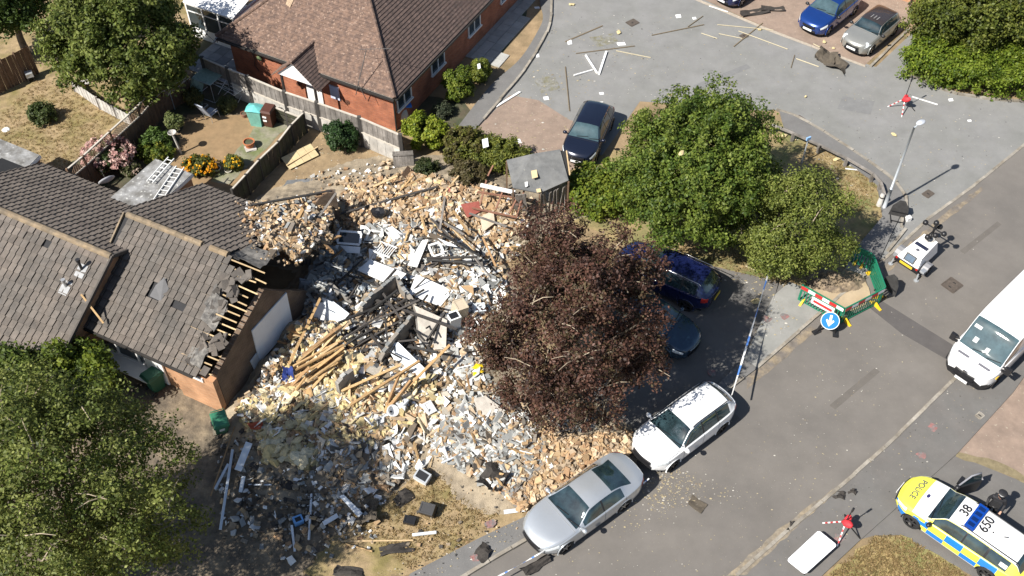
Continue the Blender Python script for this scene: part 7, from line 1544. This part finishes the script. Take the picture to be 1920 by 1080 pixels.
MB().box((-.05,0,1.065), (.18,.62,.02), rotm(0,-.11,0)).build('solar_panel', M('dark_solar_cells', (.02,.025,.05), .2, .2, 12, coat=.6), t); MB().lathe([(0,.012),(.08,.012),(.08,0)], 16, (-.33,0,1.025)).build('hatch', m_vent if 'm_vent' in globals() else MATS['grey_vent'], t)
MB().box((-.93,0,.50), (.06,1.16,.20)).build('bumper', m_trim, t); MB().box((-.965,0,.52), (.02,.62,.13), rotm(0,-.1,0)).build('number_plate', m_plat2, t)
for s in (-1,1):
    MB().box((-.94,s*.5,.60), (.05,.10,.08)).build('tail_light', m_tail, t)
    w = bpy.data.objects.new('wheel', None); COL.objects.link(w); w.parent = t; w.location = (-.3,s*.68,.28); w.rotation_euler = (0,0,0 if s < 0 else PI)
    k0 = list(WH.values())[0]; a = link('tyre', k0[0], w); b = link('rim', k0[1], w); a.scale = b.scale = (.8,.8,.8)
    mg = MB(); 
    for i in range(6):
        a0 = PI*(i/6); a1 = PI*((i+1)/6); mg.slab3([(-.3+.36*math.cos(a0),s*.68-.13,.28+.36*math.sin(a0)),(-.3+.36*math.cos(a0),s*.68+.13,.28+.36*math.sin(a0)),(-.3+.36*math.cos(a1),s*.68+.13,.28+.36*math.sin(a1)),(-.3+.36*math.cos(a1),s*.68-.13,.28+.36*math.sin(a1))], .02)
    mg.build('mudguard', M('grey_mudguard', (.20,.20,.21), .5, .1, 5), t)
    MB().tube([(-.85,s*.62,.35),(-.9,s*.66,.0)], .04, 8).lathe([(0,.0),(.11,.0),(.11,.03),(0,.03)], 12, (-.9,s*.66,0)).build('prop_foot', m_galv, t)
MB().box((-.7,-.72,.52), (.3,.2,.08), rotm(0,.2,0)).build('step_box', m_galv, t)
MB().lathe([(0,.0),(.24,.0),(.2,.05),(0,.06)], 16, (.55,0,1.10)).build('mast_base', m_fpale, t)
ms = MB(); ms.tube([(.55,0,1.1),(.55,0,2.0)], .055, 10); ms.tube([(.55,-.42,1.75),(.55,.42,1.75)], .03, 8); ms.tube([(.2,0,1.62),(.9,0,1.62)], .03, 8); ms.build('mast', m_trim, t)
for (x, y, z) in ((.55,-.46,1.78),(.55,.46,1.78),(.16,0,1.5),(.95,-.05,1.64),(.62,.05,2.02),(.45,-.18,1.55)):
    c = MB(); c.lathe([(0,.10),(.08,.09),(.12,.02),(.10,-.08),(0,-.10)], 12, (x,y,z)); o = c.build('camera_head', m_trim, t, smooth=True); MB().lathe([(.105,-.10),(.125,-.06),(.09,-.11)], 12, (x,y,z)).build('collar', m_fpale, o)
# police tape
m_tape = M('blue_white_tape', (.55,.66,.82), .5, .25, 5)
def tape(name, pts, label, w=.07):
    P = [Vector(p) for p in pts]; c = P[0]; Q = [P[0]]; seg = MB()
    pos = []
    for i in range(len(P)-1):
        n = 14
        for k in range(n+1):
            s = k/n; p = P[i].lerp(P[i+1], s); sag = .10*(P[i+1]-P[i]).length/6*4*s*(1-s); pos.append(p-Vector((0,0,sag)))
    prev = None
    for k, p in enumerate(pos):
        d = (pos[min(k+1,len(pos)-1)]-pos[max(k-1,0)]).normalized(); a = 1.1*math.sin(k*.33); n_ = Vector((0,0,1)); sdv = d.cross(n_).normalized(); wv = (sdv*math.cos(a)+Vector((0,0,1))*math.sin(a))*w/2
        seg.v += [tuple(p-wv), tuple(p+wv)]
        if k: 
            seg.f.append((2*k-2,2*k-1,2*k+1,2*k)); seg.m.append(0 if (k//1) % 3 else 1); seg.c.append(None)
    o = seg.build(name, [m_signwht, M('tape_blue', (.10,.24,.62), .5, .1, 6)], org=tuple(pos[0])); return tag(o, label, 'tape')
top_r = G(1372,741,1.42)
tape('police_tape', [G(1447,492,1.0), top_r], 'blue and white tape stretched from a white post to the white car', .08)
p = G(1447,492,1.0); t = thing('tape_post', 'slim white post holding the tape beneath the birch tree', 'post', (p.x,p.y,0)); MB().tube([(0,0,0),(0,0,1.05)], .03, 8).build('post', m_whitep, t); MB().lathe([(0,-.07),(.06,-.05),(.07,.04),(0,.08)], 8, (0,0,1.0)).build('tape_knot', m_whitep, t)
tape('police_tape', [G(1217,897,.72), G(1187,921,.80), G(1100,975,.95), G(1013,1037,.62), G(935,1080,.62), G(820,1145,.7)], 'taut blue and white tape running along the silver saloon to the kerb', .05)
# the police officer by the open door
def officer(px, z_head, rz):
    p = G(*px, z_head); t = thing('person', 'police officer in black uniform and flat black cap by the open car door', 'person', (p.x,p.y,0.012), rz)
    J = [(0,0,.98,.150,.11),(0,.0,1.18,.145,.105),(0,.01,1.38,.175,.12),(0,.02,1.47,.10,.09),(0,.03,1.53,.058,.058),(0,.05,1.60,.078,.09),(0,.055,1.68,.088,.105),(0,.05,1.75,.07,.085),
         (.19,0,1.42,.075,.075),(.27,-.02,1.16,.055,.055),(.25,.20,.98,.043,.043),(.24,.28,.93,.040,.03),
         (-.19,0,1.42,.075,.075),(-.28,.0,1.17,.055,.055),(-.24,.22,1.02,.043,.043),(-.22,.30,.98,.040,.03),
         (.10,0,.90,.105,.105),(.12,.02,.50,.075,.078),(.13,-.01,.10,.05,.055),(.14,.14,.05,.05,.04),
         (-.10,0,.90,.105,.105),(-.13,.05,.50,.075,.078),(-.14,.02,.10,.05,.055),(-.15,.17,.05,.05,.04)]
    E = [(0,1),(1,2),(2,3),(3,4),(4,5),(5,6),(6,7),(2,8),(8,9),(9,10),(10,11),(2,12),(12,13),(13,14),(14,15),(0,16),(16,17),(17,18),(18,19),(0,20),(20,21),(21,22),(22,23)]
    # five fingers on each hand
    for s, w in ((1,11),(-1,15)):
        b = J[w]
        for k, (dx, ln) in enumerate(((-.030,.065),(-.010,.080),(.010,.076),(.028,.060))):
            i = len(J); J.append((b[0]+dx*s,b[1]+.04+ln*.5,b[2]-.012,.0095,.0095)); J.append((b[0]+dx*s,b[1]+.04+ln*.85,b[2]-.045,.008,.008)); E += [(w,i),(i,i+1)]
        i = len(J); J.append((b[0]-s*.048,b[1]+.015,b[2]-.01,.0115,.0115)); J.append((b[0]-s*.056,b[1]+.05,b[2]-.03,.009,.009)); E += [(w,i),(i,i+1)]
    me = bpy.data.meshes.new('body_skeleton'); me.from_pydata([j[:3] for j in J], E, []); o = bpy.data.objects.new('body_skeleton', me); COL.objects.link(o)
    sk = o.modifiers.new('skin', 'SKIN'); sk.use_smooth_shade = True
    for i, j in enumerate(J): me.skin_vertices[0].data[i].radius = (j[3], j[4])
    me.skin_vertices[0].data[0].use_root = True
    sb = o.modifiers.new('sub', 'SUBSURF'); sb.levels = 2; sb.render_levels = 2
    dg = bpy.context.evaluated_depsgraph_get(); bm_ = bpy.data.meshes.new_from_object(o.evaluated_get(dg)); bpy.data.objects.remove(o); bm_.name = 'body'
    for m in (M('black_uniform', (.014,.014,.017), .75, .25, 8), M('skin', (.45,.26,.18), .6, .08, 8), M('black_boot', (.012,.012,.012), .35, .1, 6)): bm_.materials.append(m)
    for f in bm_.polygons:
        c = f.center; f.material_index = 1 if c.z > 1.53 or (c.y > .235 and .8 < c.z < 1.1) else (2 if c.z < .14 else 0); f.use_smooth = True
    link('body', bm_, t)
    MB().lathe([(0,.0),(.105,.0),(.108,.05),(.10,.06)], 20, (0,.055,1.735)).build('cap_band', M('pale_check_band', (.45,.45,.45), .6, .8, 60), t)
    MB().lathe([(.106,.06),(.15,.09),(.155,.11),(.10,.135),(0,.14)], 24, (0,.055,1.735), rotm(.08,0,0)).build('cap', MATS['black_uniform'], t, smooth=True)
    MB().add([(.10*math.cos(a),.055+.10*math.sin(a),1.745) for a in np.linspace(.3,PI-.3,9)]+[(.11*math.cos(a),.055+.175*math.sin(a),1.715) for a in np.linspace(.3,PI-.3,9)], [(i,i+1,10+i,9+i) for i in range(8)]).build('cap_peak', M('gloss_black_peak', (.01,.01,.01), .15, 0), t)
    for s in (-1,1): MB().lathe([(0,-.008),(.012,0),(0,.008)], 8, (s*.033,.148,1.655), rotm(PI/2,0,0)).build('eye', M('eye', (.05,.04,.03), .3, 0), t)
    MB().add([(-.012,.150,1.63),(.012,.150,1.63),(0,.178,1.612),(0,.155,1.66)], [(0,2,3),(1,3,2),(0,1,2)]).build('nose', MATS['skin'], t)
    MB().box((0,.147,1.578), (.045,.008,.010)).build('mouth', M('lip', (.30,.12,.10), .6, 0), t)
    for s in (-1,1): MB().lathe([(0,-.012),(.028,0),(0,.012)], 10, (s*.092,.045,1.64), rotm(0,PI/2,0)).build('ear', MATS['skin'], t)
    hr = MB().lathe([(.101,-.10),(.104,-.02),(.104,.02)], 18, (0,.045,1.70)); hr.f = [f for f in hr.f if sum(hr.v[i][1] for i in f)/4 < .06]; hr.m = [0]*len(hr.f); hr.c = [None]*len(hr.f)
    hr.build('hair', M('dark_hair', (.03,.02,.015), .7, .2, 20), t)
    vs = MB(); vs.box((0,.14,1.22), (.30,.07,.34), jit=.05); vs.box((0,-.13,1.24), (.32,.06,.40), jit=.05); vs.build('vest', M('black_vest', (.018,.018,.02), .8, .3, 12), t)
    MB().box((0,-.165,1.36), (.20,.01,.055)).build('back_patch', M('grey_patch', (.4,.4,.42), .5, 0), t)
    MB().lathe([(.17,.0),(.175,.05),(.16,.06)], 16, (0,0,.96)).build('belt', m_trim, t)
officer((1880,925), 1.75, math.radians(150))
